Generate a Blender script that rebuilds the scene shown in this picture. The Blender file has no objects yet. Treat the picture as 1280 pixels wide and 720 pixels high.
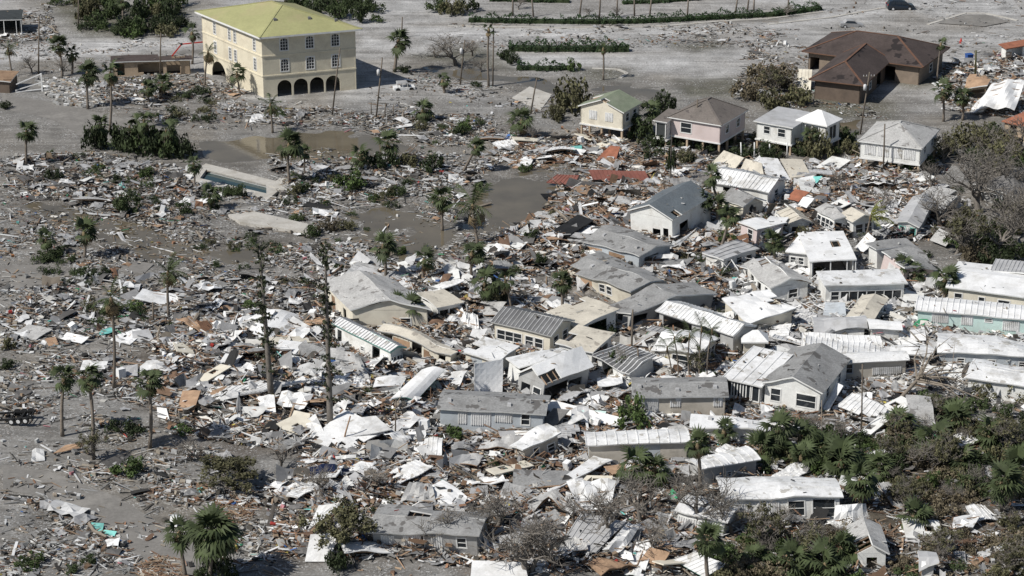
import bpy, math, random
import numpy as np
from mathutils import Vector, Matrix, Euler

SC = bpy.context.scene
COL = SC.collection
random.seed(11)
RNG = np.random.default_rng(7)
R = math.radians

# ---------------------------------------------------------------- camera, sky, sun, exposure
FPX = 2900.0                       # focal length in pixels of the 1280 px wide photograph
PITCH = R(21.0)                    # looking down
DIST = 290.0                       # metres to the point of ground in mid picture
CAM = Vector((0, -DIST * math.cos(PITCH), DIST * math.sin(PITCH)))
cam_data = bpy.data.cameras.new('camera')
cam_data.sensor_width = 36.0
cam_data.lens = FPX / 1280.0 * 36.0
cam_data.clip_start = 1.0
cam_data.clip_end = 6000.0
cam = bpy.data.objects.new('camera', cam_data)
cam.location = CAM
cam.rotation_euler = (math.pi / 2 - PITCH, 0, 0)
COL.objects.link(cam)
SC.camera = cam

SUN_EL = R(47.0)
SUN_H = Vector((-0.87, -0.49, 0)).normalized()      # the sun stands to the left and a little behind the camera
SUN = Vector((SUN_H.x * math.cos(SUN_EL), SUN_H.y * math.cos(SUN_EL), math.sin(SUN_EL)))
world = bpy.data.worlds.new('World')
SC.world = world
world.use_nodes = True
wn = world.node_tree
bg = wn.nodes['Background']
sky = wn.nodes.new('ShaderNodeTexSky')
sky.sky_type = 'NISHITA'
sky.sun_disc = False
sky.sun_elevation = SUN_EL
sky.sun_rotation = math.atan2(SUN.x, SUN.y) % (2 * math.pi)
wn.links.new(sky.outputs[0], bg.inputs[0])
bg.inputs[1].default_value = 0.065
sun_data = bpy.data.lights.new('sun', 'SUN')
sun_data.energy = 4.4
sun_data.angle = R(0.5)
sun_data.color = (1.0, 0.965, 0.91)
sun = bpy.data.objects.new('sun', sun_data)
sun.rotation_euler = (-SUN).to_track_quat('-Z', 'Y').to_euler()
COL.objects.link(sun)
SC.view_settings.view_transform = 'Standard'
SC.view_settings.look = 'None'
SC.view_settings.exposure = 0.0
SC.view_settings.gamma = 1.0
SC.view_settings.use_curve_mapping = False

# ---------------------------------------------------------------- measuring: a place in the photograph -> a place in the world
CF = Vector((0, math.cos(PITCH), -math.sin(PITCH)))
CU = Vector((0, math.sin(PITCH), math.cos(PITCH)))
def ray(px, py):
    return CF + Vector((1, 0, 0)) * ((px - 640) / FPX) + CU * ((360 - py) / FPX)
def P(px, py, z=0.0):
    d = ray(px, py)
    return CAM + d * ((z - CAM.z) / d.z)
def PD(px, py, Y):                  # on the upright plane y = Y
    d = ray(px, py)
    return CAM + d * ((Y - CAM.y) / d.y)
def scale_at(pt):                   # pixels per metre
    return FPX / (pt - CAM).dot(CF)

# ---------------------------------------------------------------- noise and polygons on arrays
def vnoise(x, y, seed=0):
    xi = np.floor(x).astype(np.int64); yi = np.floor(y).astype(np.int64)
    fx = x - xi; fy = y - yi
    fx = fx * fx * (3 - 2 * fx); fy = fy * fy * (3 - 2 * fy)
    def h(a, b):
        n = (a * 374761393 + b * 668265263 + seed * 982451653) & 0xffffffff
        n = ((n ^ (n >> 13)) * 1274126177) & 0xffffffff
        return ((n ^ (n >> 16)) & 0xffff) / 65535.0
    return (h(xi, yi) * (1 - fx) + h(xi + 1, yi) * fx) * (1 - fy) + (h(xi, yi + 1) * (1 - fx) + h(xi + 1, yi + 1) * fx) * fy
def inpoly(x, y, poly):
    r = np.zeros(x.shape, bool)
    n = len(poly)
    for i in range(n):
        x1, y1 = poly[i]; x2, y2 = poly[(i + 1) % n]
        if y1 == y2: continue
        c = ((y1 > y) != (y2 > y)) & (x < (x2 - x1) * (y - y1) / (y2 - y1) + x1)
        r ^= c
    return r
def polydist(x, y, poly):           # signed: positive inside
    d = np.full(x.shape, 1e9)
    n = len(poly)
    for i in range(n):
        x1, y1 = poly[i]; x2, y2 = poly[(i + 1) % n]
        ex, ey = x2 - x1, y2 - y1
        t = np.clip(((x - x1) * ex + (y - y1) * ey) / (ex * ex + ey * ey + 1e-9), 0, 1)
        d = np.minimum(d, np.hypot(x - x1 - t * ex, y - y1 - t * ey))
    return np.where(inpoly(x, y, poly), d, -d)
def wpoly(pts):
    return [(P(a, b).x, P(a, b).y) for a, b in pts]

# ---------------------------------------------------------------- materials
MATS = {}
def mat(name, col, rough=0.8, var=0.18, scale=2.0, metal=0.0, bump=0.0, bscale=None, stain=None, samt=0.5, sscale=0.6,
        rnd=0.0, streak=0.0, attr=None, spec=0.3, fine=0.0, wave=None, patch=None, pscale=.55, plo=.60, specks=None):
    if name in MATS: return MATS[name]
    m = bpy.data.materials.new(name)
    m.use_nodes = True
    nt = m.node_tree; N = nt.nodes; L = nt.links
    b = N['Principled BSDF']
    b.inputs['Roughness'].default_value = rough
    b.inputs['Metallic'].default_value = metal
    b.inputs['Specular IOR Level'].default_value = spec
    tc = N.new('ShaderNodeNewGeometry')
    pos = tc.outputs['Position']
    def noise(s, det=4, off=0.0, ro=.6):
        n = N.new('ShaderNodeTexNoise'); n.inputs['Scale'].default_value = s; n.inputs['Detail'].default_value = det
        n.inputs['Roughness'].default_value = ro
        if off:
            a = N.new('ShaderNodeVectorMath'); a.operation = 'ADD'; a.inputs[1].default_value = (off, off * 1.7, off * .6)
            L.new(pos, a.inputs[0]); L.new(a.outputs[0], n.inputs['Vector'])
        else: L.new(pos, n.inputs['Vector'])
        return n.outputs['Fac']
    def mix(fac, a, c, mode='MIX'):
        x = N.new('ShaderNodeMix'); x.data_type = 'RGBA'; x.blend_type = mode
        if isinstance(fac, float): x.inputs[0].default_value = fac
        else: L.new(fac, x.inputs[0])
        for i, v in ((6, a), (7, c)):
            if isinstance(v, (tuple, list)): x.inputs[i].default_value = (*v[:3], 1)
            else: L.new(v, x.inputs[i])
        return x.outputs[2]
    def ramp(v, lo, hi, o0=0.0, o1=1.0):
        x = N.new('ShaderNodeMapRange'); x.inputs[1].default_value = lo; x.inputs[2].default_value = hi
        x.inputs[3].default_value = o0; x.inputs[4].default_value = o1
        L.new(v, x.inputs[0]); return x.outputs[0]
    if attr:
        a = N.new('ShaderNodeAttribute'); a.attribute_name = attr; c = a.outputs['Color']
    else:
        c = tuple(col)
    if isinstance(c, tuple):
        lo = tuple(v * (1 - var) for v in c); hi = tuple(min(1, v * (1 + var)) for v in c)
        c = mix(ramp(noise(scale), .3, .7), lo, hi)
    else:
        c = mix(1.0, c, mix(ramp(noise(scale), .3, .7), (1 - var,) * 3, (1 + var,) * 3), 'MULTIPLY')
    if fine:
        c = mix(1.0, c, mix(ramp(noise(scale * 9, 3, 7.3), .35, .65), (1 - fine,) * 3, (1 + fine,) * 3), 'MULTIPLY')
    if streak:                              # flow marks and tyre lines drawn out along the road
        mp = N.new('ShaderNodeMapping'); mp.inputs['Scale'].default_value = (.05, .55, 1); mp.inputs['Rotation'].default_value = (0, 0, .16); L.new(pos, mp.inputs['Vector'])
        n2 = N.new('ShaderNodeTexNoise'); n2.inputs['Scale'].default_value = 1.0; n2.inputs['Detail'].default_value = 6; n2.inputs['Roughness'].default_value = .65; n2.inputs['Distortion'].default_value = .6; L.new(mp.outputs[0], n2.inputs['Vector'])
        c = mix(1.0, c, mix(ramp(n2.outputs['Fac'], .36, .64), (1 - streak,) * 3, (1 + streak * .7,) * 3), 'MULTIPLY')
    if stain:
        c = mix(ramp(noise(sscale, 6, 3.1, .68), .5, .68, 0, samt), c, tuple(stain))
    if specks:                              # grit and scraps too small to model, gathered in drifts
        dr = ramp(noise(.35, 4, 5.2, .6), .38, .62)
        for sc_, lo_, cc, am in specks:
            v = ramp(noise(sc_, 2, sc_ * 3.7, .5), lo_, lo_ + .03, 0, am)
            mm = N.new('ShaderNodeMath'); mm.operation = 'MULTIPLY'; L.new(v, mm.inputs[0]); L.new(dr, mm.inputs[1])
            c = mix(mm.outputs[0], c, cc)
    if patch:
        c = mix(ramp(noise(pscale, 3, 11.7, .55), plo, plo + .025, 0, .9), c, tuple(patch))
    if wave:
        w = N.new('ShaderNodeTexWave'); w.wave_type = 'BANDS'; w.bands_direction = 'Z'; w.inputs['Scale'].default_value = wave
        w.inputs['Distortion'].default_value = .3
        L.new(pos, w.inputs['Vector'])
        c = mix(ramp(w.outputs['Fac'], 0, .25, .35, 0), c, (.12, .12, .12))
    if rnd:
        o = N.new('ShaderNodeObjectInfo')
        c = mix(1.0, c, mix(o.outputs['Random'], (1 - rnd,) * 3, (1 + rnd * .6,) * 3), 'MULTIPLY')
    L.new(c, b.inputs['Base Color'])
    if bump:
        bp = N.new('ShaderNodeBump'); bp.inputs['Strength'].default_value = bump; bp.inputs['Distance'].default_value = .08
        L.new(noise(bscale or scale * 4, 5), bp.inputs['Height']); L.new(bp.outputs[0], b.inputs['Normal'])
    MATS[name] = m
    return m

DIRT = (.17, .145, .115)
M = dict(
    white_metal=mat('white_metal', (.74, .74, .73), .45, .10, .5, stain=(.38, .365, .33), samt=.7, sscale=.5, spec=.4, fine=.08, patch=(.42, .40, .36), pscale=.8, plo=.62),
    white_clean=mat('white_clean', (.78, .78, .77), .5, .08, .6, stain=(.48, .465, .43), samt=.55, sscale=.45, fine=.06),
    white_wall=mat('white_wall', (.76, .76, .73), .7, .08, .8, stain=(.42, .38, .32), samt=.5, sscale=.5, fine=.05),
    cream_wall=mat('cream_wall', (.68, .635, .53), .75, .08, .7, stain=(.40, .35, .28), samt=.45, sscale=.5),
    beige_wall=mat('beige_wall', (.55, .51, .44), .75, .08, .7, stain=(.3, .27, .22), samt=.5, sscale=.5, wave=2.6),
    grey_wall=mat('grey_wall', (.42, .42, .41), .75, .1, .7, stain=(.22, .2, .18), samt=.5, sscale=.5, wave=2.6),
    blue_wall=mat('blue_wall', (.50, .54, .57), .7, .08, .7, stain=(.3, .3, .29), samt=.4, sscale=.5, wave=2.6),
    mint_wall=mat('mint_wall', (.55, .70, .66), .7, .06, .7, stain=(.40, .44, .4), samt=.4, sscale=.5),
    pink_wall=mat('pink_wall', (.60, .51, .49), .75, .06, .6, stain=(.45, .35, .3), samt=.3, sscale=.5),
    yellow_wall=mat('yellow_wall', (.69, .63, .49), .8, .07, .5, stain=(.48, .42, .32), samt=.55, sscale=.35, fine=.05),
    brown_wall=mat('brown_wall', (.15, .115, .09), .85, .15, .7, stain=(.08, .065, .055), samt=.5, sscale=.4),
    dun_wall=mat('dun_wall', (.25, .20, .155), .85, .15, .7, stain=(.15, .12, .1), samt=.5, sscale=.4),
    tan_wall=mat('tan_wall', (.45, .35, .25), .85, .15, .7, stain=(.25, .2, .15), samt=.5, sscale=.4),
    grey_shingle=mat('grey_shingle', (.27, .27, .265), .9, .13, .5, stain=(.16, .155, .15), samt=.6, sscale=.45, fine=.16, patch=(.11, .105, .1), bump=.25, bscale=9),
    light_shingle=mat('light_shingle', (.43, .425, .41), .9, .12, .5, stain=(.26, .25, .24), samt=.6, sscale=.4, fine=.16, patch=(.2, .19, .18), pscale=.8, plo=.63, bump=.25, bscale=9),
    dark_shingle=mat('dark_shingle', (.17, .165, .16), .9, .16, .5, stain=(.09, .085, .08), samt=.5, sscale=.45, fine=.14, bump=.25, bscale=9),
    blue_shingle=mat('blue_shingle', (.125, .145, .16), .9, .12, .5, stain=(.2, .2, .195), samt=.4, sscale=.3, fine=.12, bump=.25, bscale=9),
    brown_shingle=mat('brown_shingle', (.072, .056, .051), .9, .14, .4, patch=(.022, .018, .018), pscale=.28, plo=.60, stain=(.035, .028, .026), samt=.7, sscale=.22, fine=.15, bump=.25, bscale=9),
    taupe_shingle=mat('taupe_shingle', (.165, .145, .13), .9, .12, .5, patch=(.09, .08, .075), pscale=.9, plo=.64, stain=(.10, .09, .08), samt=.5, sscale=.4, fine=.12, bump=.25, bscale=9),
    green_shingle=mat('green_shingle', (.205, .235, .165), .9, .12, .5, stain=(.30, .31, .24), samt=.5, sscale=.4, fine=.1),
    yellow_green_roof=mat('yellow_green_roof', (.335, .33, .16), .7, .10, .25, stain=(.38, .32, .19), samt=.7, sscale=.15, fine=.06),
    rust_ridge=mat('rust_ridge', (.15, .082, .055), .9, .2, 2),
    vent_metal_rib_shade=mat('vent_metal_rib_shade', (.14, .14, .14), .5, .2, .6, spec=.4, stain=(.3, .3, .29), samt=.4),  # dark metal of vents; on ribbed roofs it paints the shadow between ribs
    grey_metal=mat('grey_metal', (.44, .44, .44), .45, .16, .6, spec=.4, stain=(.26, .25, .23), samt=.55, sscale=.5),
    red_metal=mat('red_metal', (.22, .088, .068), .6, .16, .6, stain=(.2, .1, .08), samt=.5),
    rust_tile=mat('rust_tile', (.31, .125, .075), .85, .2, 1.2, stain=(.25, .12, .08), samt=.5, fine=.15),
    tan_roof=mat('tan_roof', (.55, .51, .43), .85, .12, .5, patch=(.3, .27, .23), pscale=.7, plo=.62, stain=(.36, .33, .28), samt=.6, sscale=.5, fine=.08),
    trim=mat('trim', (.74, .74, .72), .6, .08, 1, stain=(.5, .48, .44), samt=.4),
    teal_trim=mat('teal_trim', (.20, .52, .44), .6, .1, 1),
    brown_trim=mat('brown_trim', (.16, .09, .06), .8, .15, 1),
    glass=mat('glass', (.025, .03, .035), .12, .2, 1, spec=.6),
    screen=mat('screen', (.045, .05, .05), .7, .2, 1),
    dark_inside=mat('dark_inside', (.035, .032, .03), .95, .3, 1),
    wood=mat('wood', (.33, .235, .16), .85, .3, 1.5, stain=(.2, .12, .08), samt=.5, rnd=.35),
    raw_ply=mat('raw_ply', (.38, .255, .165), .85, .2, 1.2, stain=(.24, .14, .09), samt=.6, rnd=.3),
    pole_wood=mat('pole_wood', (.15, .125, .10), .9, .2, 1.2),
    palm_trunk=mat('palm_trunk', (.20, .17, .14), .95, .25, 2.0, bump=.4, bscale=6, rnd=.2),
    bark=mat('bark', (.17, .153, .134), .95, .25, 1.5, rnd=.2),
    pale_bark=mat('pale_bark', (.24, .205, .165), .95, .2, 1.5),
    twig=mat('twig', (.19, .172, .15), .95, .25, 1.5, rnd=.2),
    frond=mat('frond', (.056, .074, .030), .7, .35, .9, rnd=.35),
    frond_yellow=mat('frond_yellow', (.15, .16, .035), .7, .3, .9, rnd=.25),
    frond_dead=mat('frond_dead', (.19, .145, .085), .9, .3, .9, rnd=.3),
    leaf=mat('leaf', (.050, .070, .027), .75, .4, .7, rnd=.3),
    leaf_green=mat('leaf_green', (.070, .105, .032), .75, .4, .7, rnd=.3),
    leaf_olive=mat('leaf_olive', (.112, .108, .056), .8, .4, .7, rnd=.3),
    leaf_brown=mat('leaf_brown', (.155, .130, .085), .85, .35, .7, rnd=.3),
    leaf_dark=mat('leaf_dark', (.032, .046, .018), .75, .4, .7, rnd=.3),
    hedge=mat('hedge', (.030, .058, .022), .75, .4, .9),
    pine=mat('pine', (.050, .060, .032), .85, .4, 1.2),
    concrete=mat('concrete', (.46, .44, .40), .9, .12, .4, stain=(.30, .27, .22), samt=.6, sscale=.35, fine=.08),
    asphalt=mat('asphalt', (.20, .19, .175), .95, .12, .3, stain=(.30, .285, .26), samt=.7, sscale=.25, fine=.1),
    black=mat('black', (.018, .018, .018), .7, .3, 1),
    tyre=mat('tyre', (.02, .02, .02), .85, .2, 2),
    rim=mat('rim', (.6, .6, .6), .35, .1, 2),
    car_paint=mat('car_paint', (.018, .026, .038), .25, .1, 1, spec=.6),
    car_red=mat('car_red', (.24, .025, .02), .4, .2, 1, spec=.5),
    car_navy=mat('car_navy', (.012, .018, .05), .35, .1, 1, spec=.5),
    blue_plastic=mat('blue_plastic', (.03, .09, .30), .5, .1, 1),
    red_plastic=mat('red_plastic', (.45, .04, .03), .5, .2, 1),
    orange_plastic=mat('orange_plastic', (.55, .16, .03), .5, .2, 1),
    teal_sheet=mat('teal_sheet', (.22, .55, .50), .6, .2, 1, rnd=.3),
    tarp_blue=mat('tarp_blue', (.05, .16, .42), .6, .2, 1, rnd=.2),
    steel=mat('steel', (.32, .32, .32), .5, .15, 1, metal=.3),
    sheet_w=mat('sheet_w', (.70, .70, .69), .5, .12, .6, stain=(.36, .34, .31), samt=.6, sscale=.7, rnd=.28, spec=.4),
    sheet_g=mat('sheet_g', (.33, .33, .33), .55, .15, .6, stain=(.18, .17, .16), samt=.6, sscale=.7, rnd=.3, spec=.4),
    shingle_piece=mat('shingle_piece', (.13, .125, .12), .9, .2, .6, rnd=.4, fine=.12),
    debris=mat('debris', (1, 1, 1), .8, .18, 1.2, attr='col'),
)

# ---------------------------------------------------------------- mesh building
class MB:
    def __init__(s): s.v = []; s.f = []; s.m = []
    def face(s, pts, m=0):
        i = len(s.v); s.v.extend([tuple(p) for p in pts]); s.f.append(tuple(range(i, i + len(pts)))); s.m.append(m)
    def hexa(s, p, m=0, mt=None):             # 8 points: bottom ring then top ring
        i = len(s.v); s.v.extend([tuple(q) for q in p])
        for k, q in enumerate(((3, 2, 1, 0), (4, 5, 6, 7), (0, 1, 5, 4), (1, 2, 6, 5), (2, 3, 7, 6), (3, 0, 4, 7))):
            s.f.append(tuple(i + j for j in q)); s.m.append(mt if (k == 1 and mt is not None) else m)
    def box(s, x0, x1, y0, y1, z0, z1, m=0):
        s.hexa([(x0, y0, z0), (x1, y0, z0), (x1, y1, z0), (x0, y1, z0), (x0, y0, z1), (x1, y0, z1), (x1, y1, z1), (x0, y1, z1)], m)
    def bar(s, a, b, w, h=None, m=0, up=Vector((0, 0, 1))):
        a = Vector(a); b = Vector(b); h = h or w
        d = (b - a).normalized()
        if abs(d.dot(up)) > .95: up = Vector((1, 0, 0))
        r = d.cross(up).normalized() * (w / 2); u = r.cross(d).normalized() * (h / 2)
        s.hexa([a - r - u, a + r - u, b + r - u, b - r - u, a - r + u, a + r + u, b + r + u, b - r + u], m)
    def slab(s, top, t, m=0, ms=1, down=Vector((0, 0, -1))):
        top = [Vector(p) for p in top]; bot = [p + down * t for p in top]
        s.face(top, m); s.face(bot[::-1], ms)
        n = len(top)
        for i in range(n):
            j = (i + 1) % n
            s.face([top[j], top[i], bot[i], bot[j]], ms)
    def tube(s, pts, rad, n=6, m=0, cap=True):
        pts = [Vector(p) for p in pts]
        base = len(s.v)
        for k, p in enumerate(pts):
            d = (pts[min(k + 1, len(pts) - 1)] - pts[max(k - 1, 0)]).normalized()
            a = Vector((1, 0, 0)) if abs(d.x) < .8 else Vector((0, 1, 0))
            r = d.cross(a).normalized(); u = d.cross(r)
            for q in range(n):
                t = 2 * math.pi * q / n
                s.v.append(tuple(p + (r * math.cos(t) + u * math.sin(t)) * rad[k]))
        for k in range(len(pts) - 1):
            for q in range(n):
                q2 = (q + 1) % n
                s.f.append((base + k * n + q, base + (k + 1) * n + q, base + (k + 1) * n + q2, base + k * n + q2)); s.m.append(m)
        if cap:
            s.f.append(tuple(base + (len(pts) - 1) * n + q for q in range(n))[::-1]); s.m.append(m)
            s.f.append(tuple(base + q for q in range(n))); s.m.append(m)
    def mesh(s, name, mats, smooth=False):
        me = bpy.data.meshes.new(name)
        me.from_pydata(s.v, [], s.f)
        for x in (mats if isinstance(mats, (list, tuple)) else [mats]): me.materials.append(M[x] if isinstance(x, str) else x)
        me.polygons.foreach_set('material_index', s.m)
        if smooth: me.polygons.foreach_set('use_smooth', [True] * len(s.f))
        me.update()
        return me
    def build(s, name, mats, parent=None, smooth=False, loc=None):
        return link(name, s.mesh(name, mats, smooth), parent, loc)
def link(name, me, parent=None, loc=None):
    o = bpy.data.objects.new(name, me); COL.objects.link(o)
    if parent is not None: o.parent = parent
    if loc is not None: o.location = loc
    return o
def tag(o, label, cat, group=None):
    o['label'] = label; o['category'] = cat
    if group: o['group'] = group
    return o
def structure(o): o['kind'] = 'structure'; return o
def stuff(o): o['kind'] = 'stuff'; return o
def root(name, label, cat, loc, rz=0.0, group=None):
    e = bpy.data.objects.new(name, None); COL.objects.link(e)
    e.empty_display_size = .5
    e.location = loc; e.rotation_euler = (0, 0, rz)
    return tag(e, label, cat, group)
# ---------------------------------------------------------------- the lie of the land
# stretches of wreckage: outline in the photograph, pieces per m2, colours, height of the heap, size of pieces, how to find it
ZONES = [
    ('mud_field', [(0, 195), (120, 190), (250, 215), (420, 235), (560, 235), (640, 290), (560, 335), (470, 335), (400, 345), (330, 360), (150, 350), (0, 335)], 1.3, 'grey', .2, .9, 'in the grey mud field behind the tall stripped pines'),
    ('dark_band', [(20, 200), (110, 195), (200, 215), (260, 230), (240, 270), (130, 275), (30, 240)], 2.2, 'dark', .35, 1.0, 'in the dark heap of wreckage beside the long pool'),
    ('pool_side', [(330, 190), (420, 185), (560, 195), (640, 190), (600, 230), (470, 260), (350, 260)], 1.5, 'grey', .3, .95, 'between the long pool and the brown flood water'),
    ('front_yard', [(130, 95), (250, 95), (330, 125), (460, 140), (600, 145), (640, 172), (540, 190), (450, 165), (330, 160), (270, 165), (170, 150), (110, 120)], 1.9, 'grey', .28, .95, 'strewn in front of the yellow building'),
    ('block_rows', [(45, 100), (120, 100), (130, 135), (70, 135)], 3.0, 'stone', .2, .9, 'among the fallen grey blocks by the white rail frame'),
    ('far_left', [(0, 340), (150, 345), (330, 350), (420, 350), (400, 400), (300, 420), (200, 430), (60, 420), (0, 400)], 2.2, 'grey', .35, 1.1, 'around the leaning palms on the left-hand flat'),
    ('pale_field', [(0, 400), (120, 410), (260, 400), (300, 460), (260, 520), (150, 560), (0, 520)], 1.6, 'grey', .2, 1.1, 'on the flat around the three trimmed palms'),
    ('lower_left', [(0, 600), (60, 590), (160, 600), (230, 650), (330, 660), (350, 720), (0, 720)], 1.5, 'grey', .15, 1.1, 'on the bare sandy lot below the old road'),
    ('road_edge', [(0, 545), (160, 565), (260, 560), (330, 600), (330, 660), (230, 640), (120, 600), (0, 575)], 1.7, 'grey', .15, 1.1, 'along the edge of the old sandy road'),
    ('pine_heap', [(190, 430), (270, 400), (330, 385), (430, 390), (440, 440), (540, 470), (560, 560), (430, 590), (330, 560), (210, 545), (200, 490)], 3.2, 'mixed', .8, 1.25, 'in the heap around the two tall stripped pines'),
    ('wood_heap', [(260, 420), (330, 410), (380, 440), (340, 480), (240, 500), (220, 470)], 3.0, 'wood', .5, 1.1, 'in the brown timber heap left of the stripped pines'),
    ('centre_heap', [(400, 335), (560, 335), (640, 350), (720, 380), (700, 440), (640, 450), (600, 520), (540, 520), (520, 460), (430, 440)], 3.2, 'mixed', .8, 1.2, 'between the wrecked long trailers'),
    ('back_heap', [(585, 345), (600, 318), (640, 290), (680, 262), (700, 225), (780, 210), (860, 225), (900, 260), (960, 280), (960, 330), (900, 380), (800, 380), (700, 350)], 3.2, 'wood', .8, 1.2, 'around the slate gabled house'),
    ('stilt_heap', [(600, 165), (700, 175), (780, 180), (900, 190), (880, 215), (800, 230), (720, 215), (640, 210)], 2.8, 'wood', .5, 1.0, 'below the green roofed stilt house'),
    ('east_heap', [(900, 205), (1020, 205), (1140, 215), (1200, 250), (1170, 300), (1080, 300), (980, 300), (900, 270)], 3.0, 'mixed', .7, 1.1, 'around the pale bungalows under the bare trees'),
    ('far_east', [(920, 330), (1020, 340), (1150, 350), (1280, 380), (1280, 470), (1140, 480), (1040, 490), (920, 420)], 2.6, 'white', .6, 1.2, 'between the crumpled white trailers'),
    ('mid_heap', [(640, 450), (760, 440), (900, 400), (960, 430), (1040, 520), (960, 560), (760, 560), (640, 550)], 3.0, 'mixed', .6, 1.1, 'between the grey trailer and the sunroom house'),
    ('low_heap', [(400, 570), (560, 540), (730, 560), (880, 580), (900, 690), (860, 720), (640, 720), (470, 700), (350, 700), (330, 620)], 3.4, 'brown', .8, 1.1, 'in the brown heap under the bare oaks'),
    ('south_east', [(900, 560), (1060, 540), (1280, 520), (1280, 720), (900, 720)], .9, 'brown', .4, 1.0, 'in the torn scrub beside the white trailers'),
    ('brown_house_side', [(960, 50), (1010, 60), (1015, 110), (1060, 125), (1110, 150), (1000, 140), (920, 120), (930, 70)], 1.3, 'grey', .12, .8, 'beside the brown hip roofed building'),
    ('felled_side', [(1030, 478), (1140, 478), (1150, 520), (1120, 560), (1040, 550)], 2.2, 'mixed', .35, 1.0, 'between the sunroom house and the uprooted tree'),
    ('plank_pile', [(268, 628), (300, 622), (322, 632), (316, 652), (284, 658)], 9.0, 'planks', .35, .8, 'in the splintered plank pile behind the front palms'),
    ('plank_pile', [(178, 704), (205, 696), (232, 702), (234, 726), (178, 726)], 9.0, 'planks', .35, .8, 'in the splintered plank pile beside the front palms'),
    ('plank_pile', [(1150, 676), (1190, 664), (1240, 672), (1244, 706), (1180, 712)], 6.0, 'brown', .5, 1.0, 'in the split plank heap in the torn scrub'),
    ('road_litter', [(560, 30), (800, 32), (1000, 25), (1000, 60), (800, 60), (560, 60)], .5, 'grey', 0, .75, 'on the sandy road between the hedges'),
    ('far_lot', [(1000, 0), (1280, 0), (1280, 110), (1130, 100), (1160, 60), (1000, 30)], .12, 'grey', 0, .7, 'on the pale lot around the dark van'),
    ('sand_drive', [(450, 100), (520, 90), (640, 112), (720, 120), (640, 160), (470, 138)], .45, 'grey', .06, .7, 'on the sand right of the yellow building'),
    ('old_road', [(0, 55), (240, 50), (245, 70), (60, 92), (0, 110)], .35, 'grey', .05, .7, 'on the old road left of the yellow building'),
    ('cage_side', [(0, 20), (60, 5), (75, 50), (0, 55)], 1.5, 'grey', .15, .9, 'beside the dark pool cage'),
    ('east_wreck', [(1165, 85), (1280, 70), (1280, 150), (1180, 140)], 2.0, 'mixed', .4, 1.0, 'beside the white tarp and the orange roofs'),
]
for i, z in enumerate(ZONES): ZONES[i] = z + (wpoly(z[1]),)

WATER = [
    [(250, 182), (340, 172), (425, 163), (520, 180), (500, 200), (430, 205), (340, 203), (260, 198)],
    [(560, 250), (600, 228), (640, 214), (690, 198), (735, 216), (722, 262), (680, 276), (640, 290), (590, 292), (560, 270)],
    [(420, 262), (500, 255), (560, 270), (590, 300), (545, 330), (480, 318), (430, 290)],
    [(10, 245), (90, 250), (150, 265), (230, 300), (330, 290), (400, 300), (330, 330), (180, 330), (120, 300), (20, 275)],
    [(560, 84), (620, 90), (700, 96), (712, 110), (690, 118), (640, 106), (580, 96)],
    [(738, 108), (775, 102), (832, 110), (838, 122), (800, 134), (750, 124)],
    [(925, 140), (950, 143), (945, 165), (920, 160)],
    [(1040, 148), (1085, 150), (1080, 172), (1042, 168)],
    [(520, 84), (560, 84), (570, 92), (525, 92)],
    [(470, 340), (520, 345), (520, 352), (480, 352)],
]
WATER = [wpoly(w) for w in WATER]
ROADS = [
    [(0, 118), (60, 126), (170, 152), (230, 172), (225, 190), (120, 180), (60, 148), (0, 136)],
    [(0, 580), (60, 588), (150, 622), (240, 680), (300, 720), (200, 720), (130, 660), (60, 622), (0, 612)],
    [(0, 332), (60, 330), (95, 342), (40, 362), (0, 362)],
]
ROADS = [wpoly(r) for r in ROADS]
POOL = wpoly([(258, 213), (333, 232), (333, 243), (250, 224)])
BASE_FOOT = []                       # footprints of buildings, filled in further down

def smooth01(d, w): 
    t = np.clip(d / w * .5 + .5, 0, 1); return t * t * (3 - 2 * t)
def hf(x, y):
    x = np.asarray(x, float); y = np.asarray(y, float)
    h = (vnoise(x / 9, y / 9, 1) - .5) * .10 + (vnoise(x / 2.6, y / 2.6, 2) - .5) * .05 + .05
    jx = x + (vnoise(x / 3, y / 3, 5) - .5) * 4; jy = y + (vnoise(x / 3, y / 3, 6) - .5) * 4
    lump = np.clip((vnoise(x / 4.5, y / 4.5, 3) * .65 + vnoise(x / 1.8, y / 1.8, 4) * .35 - .18) * 1.5, 0, 1.3)
    m = np.zeros_like(h)
    for z in ZONES:
        if z[4] > 0: m = np.maximum(m, z[4] * smooth01(polydist(jx, jy, z[7]), 5))
    w = np.zeros_like(h)
    for p in WATER: w = np.maximum(w, smooth01(polydist(jx, jy, p) - .4, 3))
    h = h + m * lump * (1 - .75 * w) - .22 * w * (1 - .7 * np.clip(vnoise(x / 3.4, y / 3.4, 8) * 1.6 - .75, 0, 1))
    for p in ROADS:
        k = smooth01(polydist(x, y, p) + 1.0, 1.6)
        h = h * (1 - k) + .02 * k
    k = smooth01(polydist(x, y, POOL) + 1.2, 1.2)
    return h * (1 - k) - 1.6 * k
def H1(p): return float(hf(np.array([p[0]]), np.array([p[1]]))[0])
def G(px, py, dz=0.0):
    p = P(px, py)
    for _ in range(3): p = P(px, py, H1(p))
    p.z += dz; return p

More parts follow.
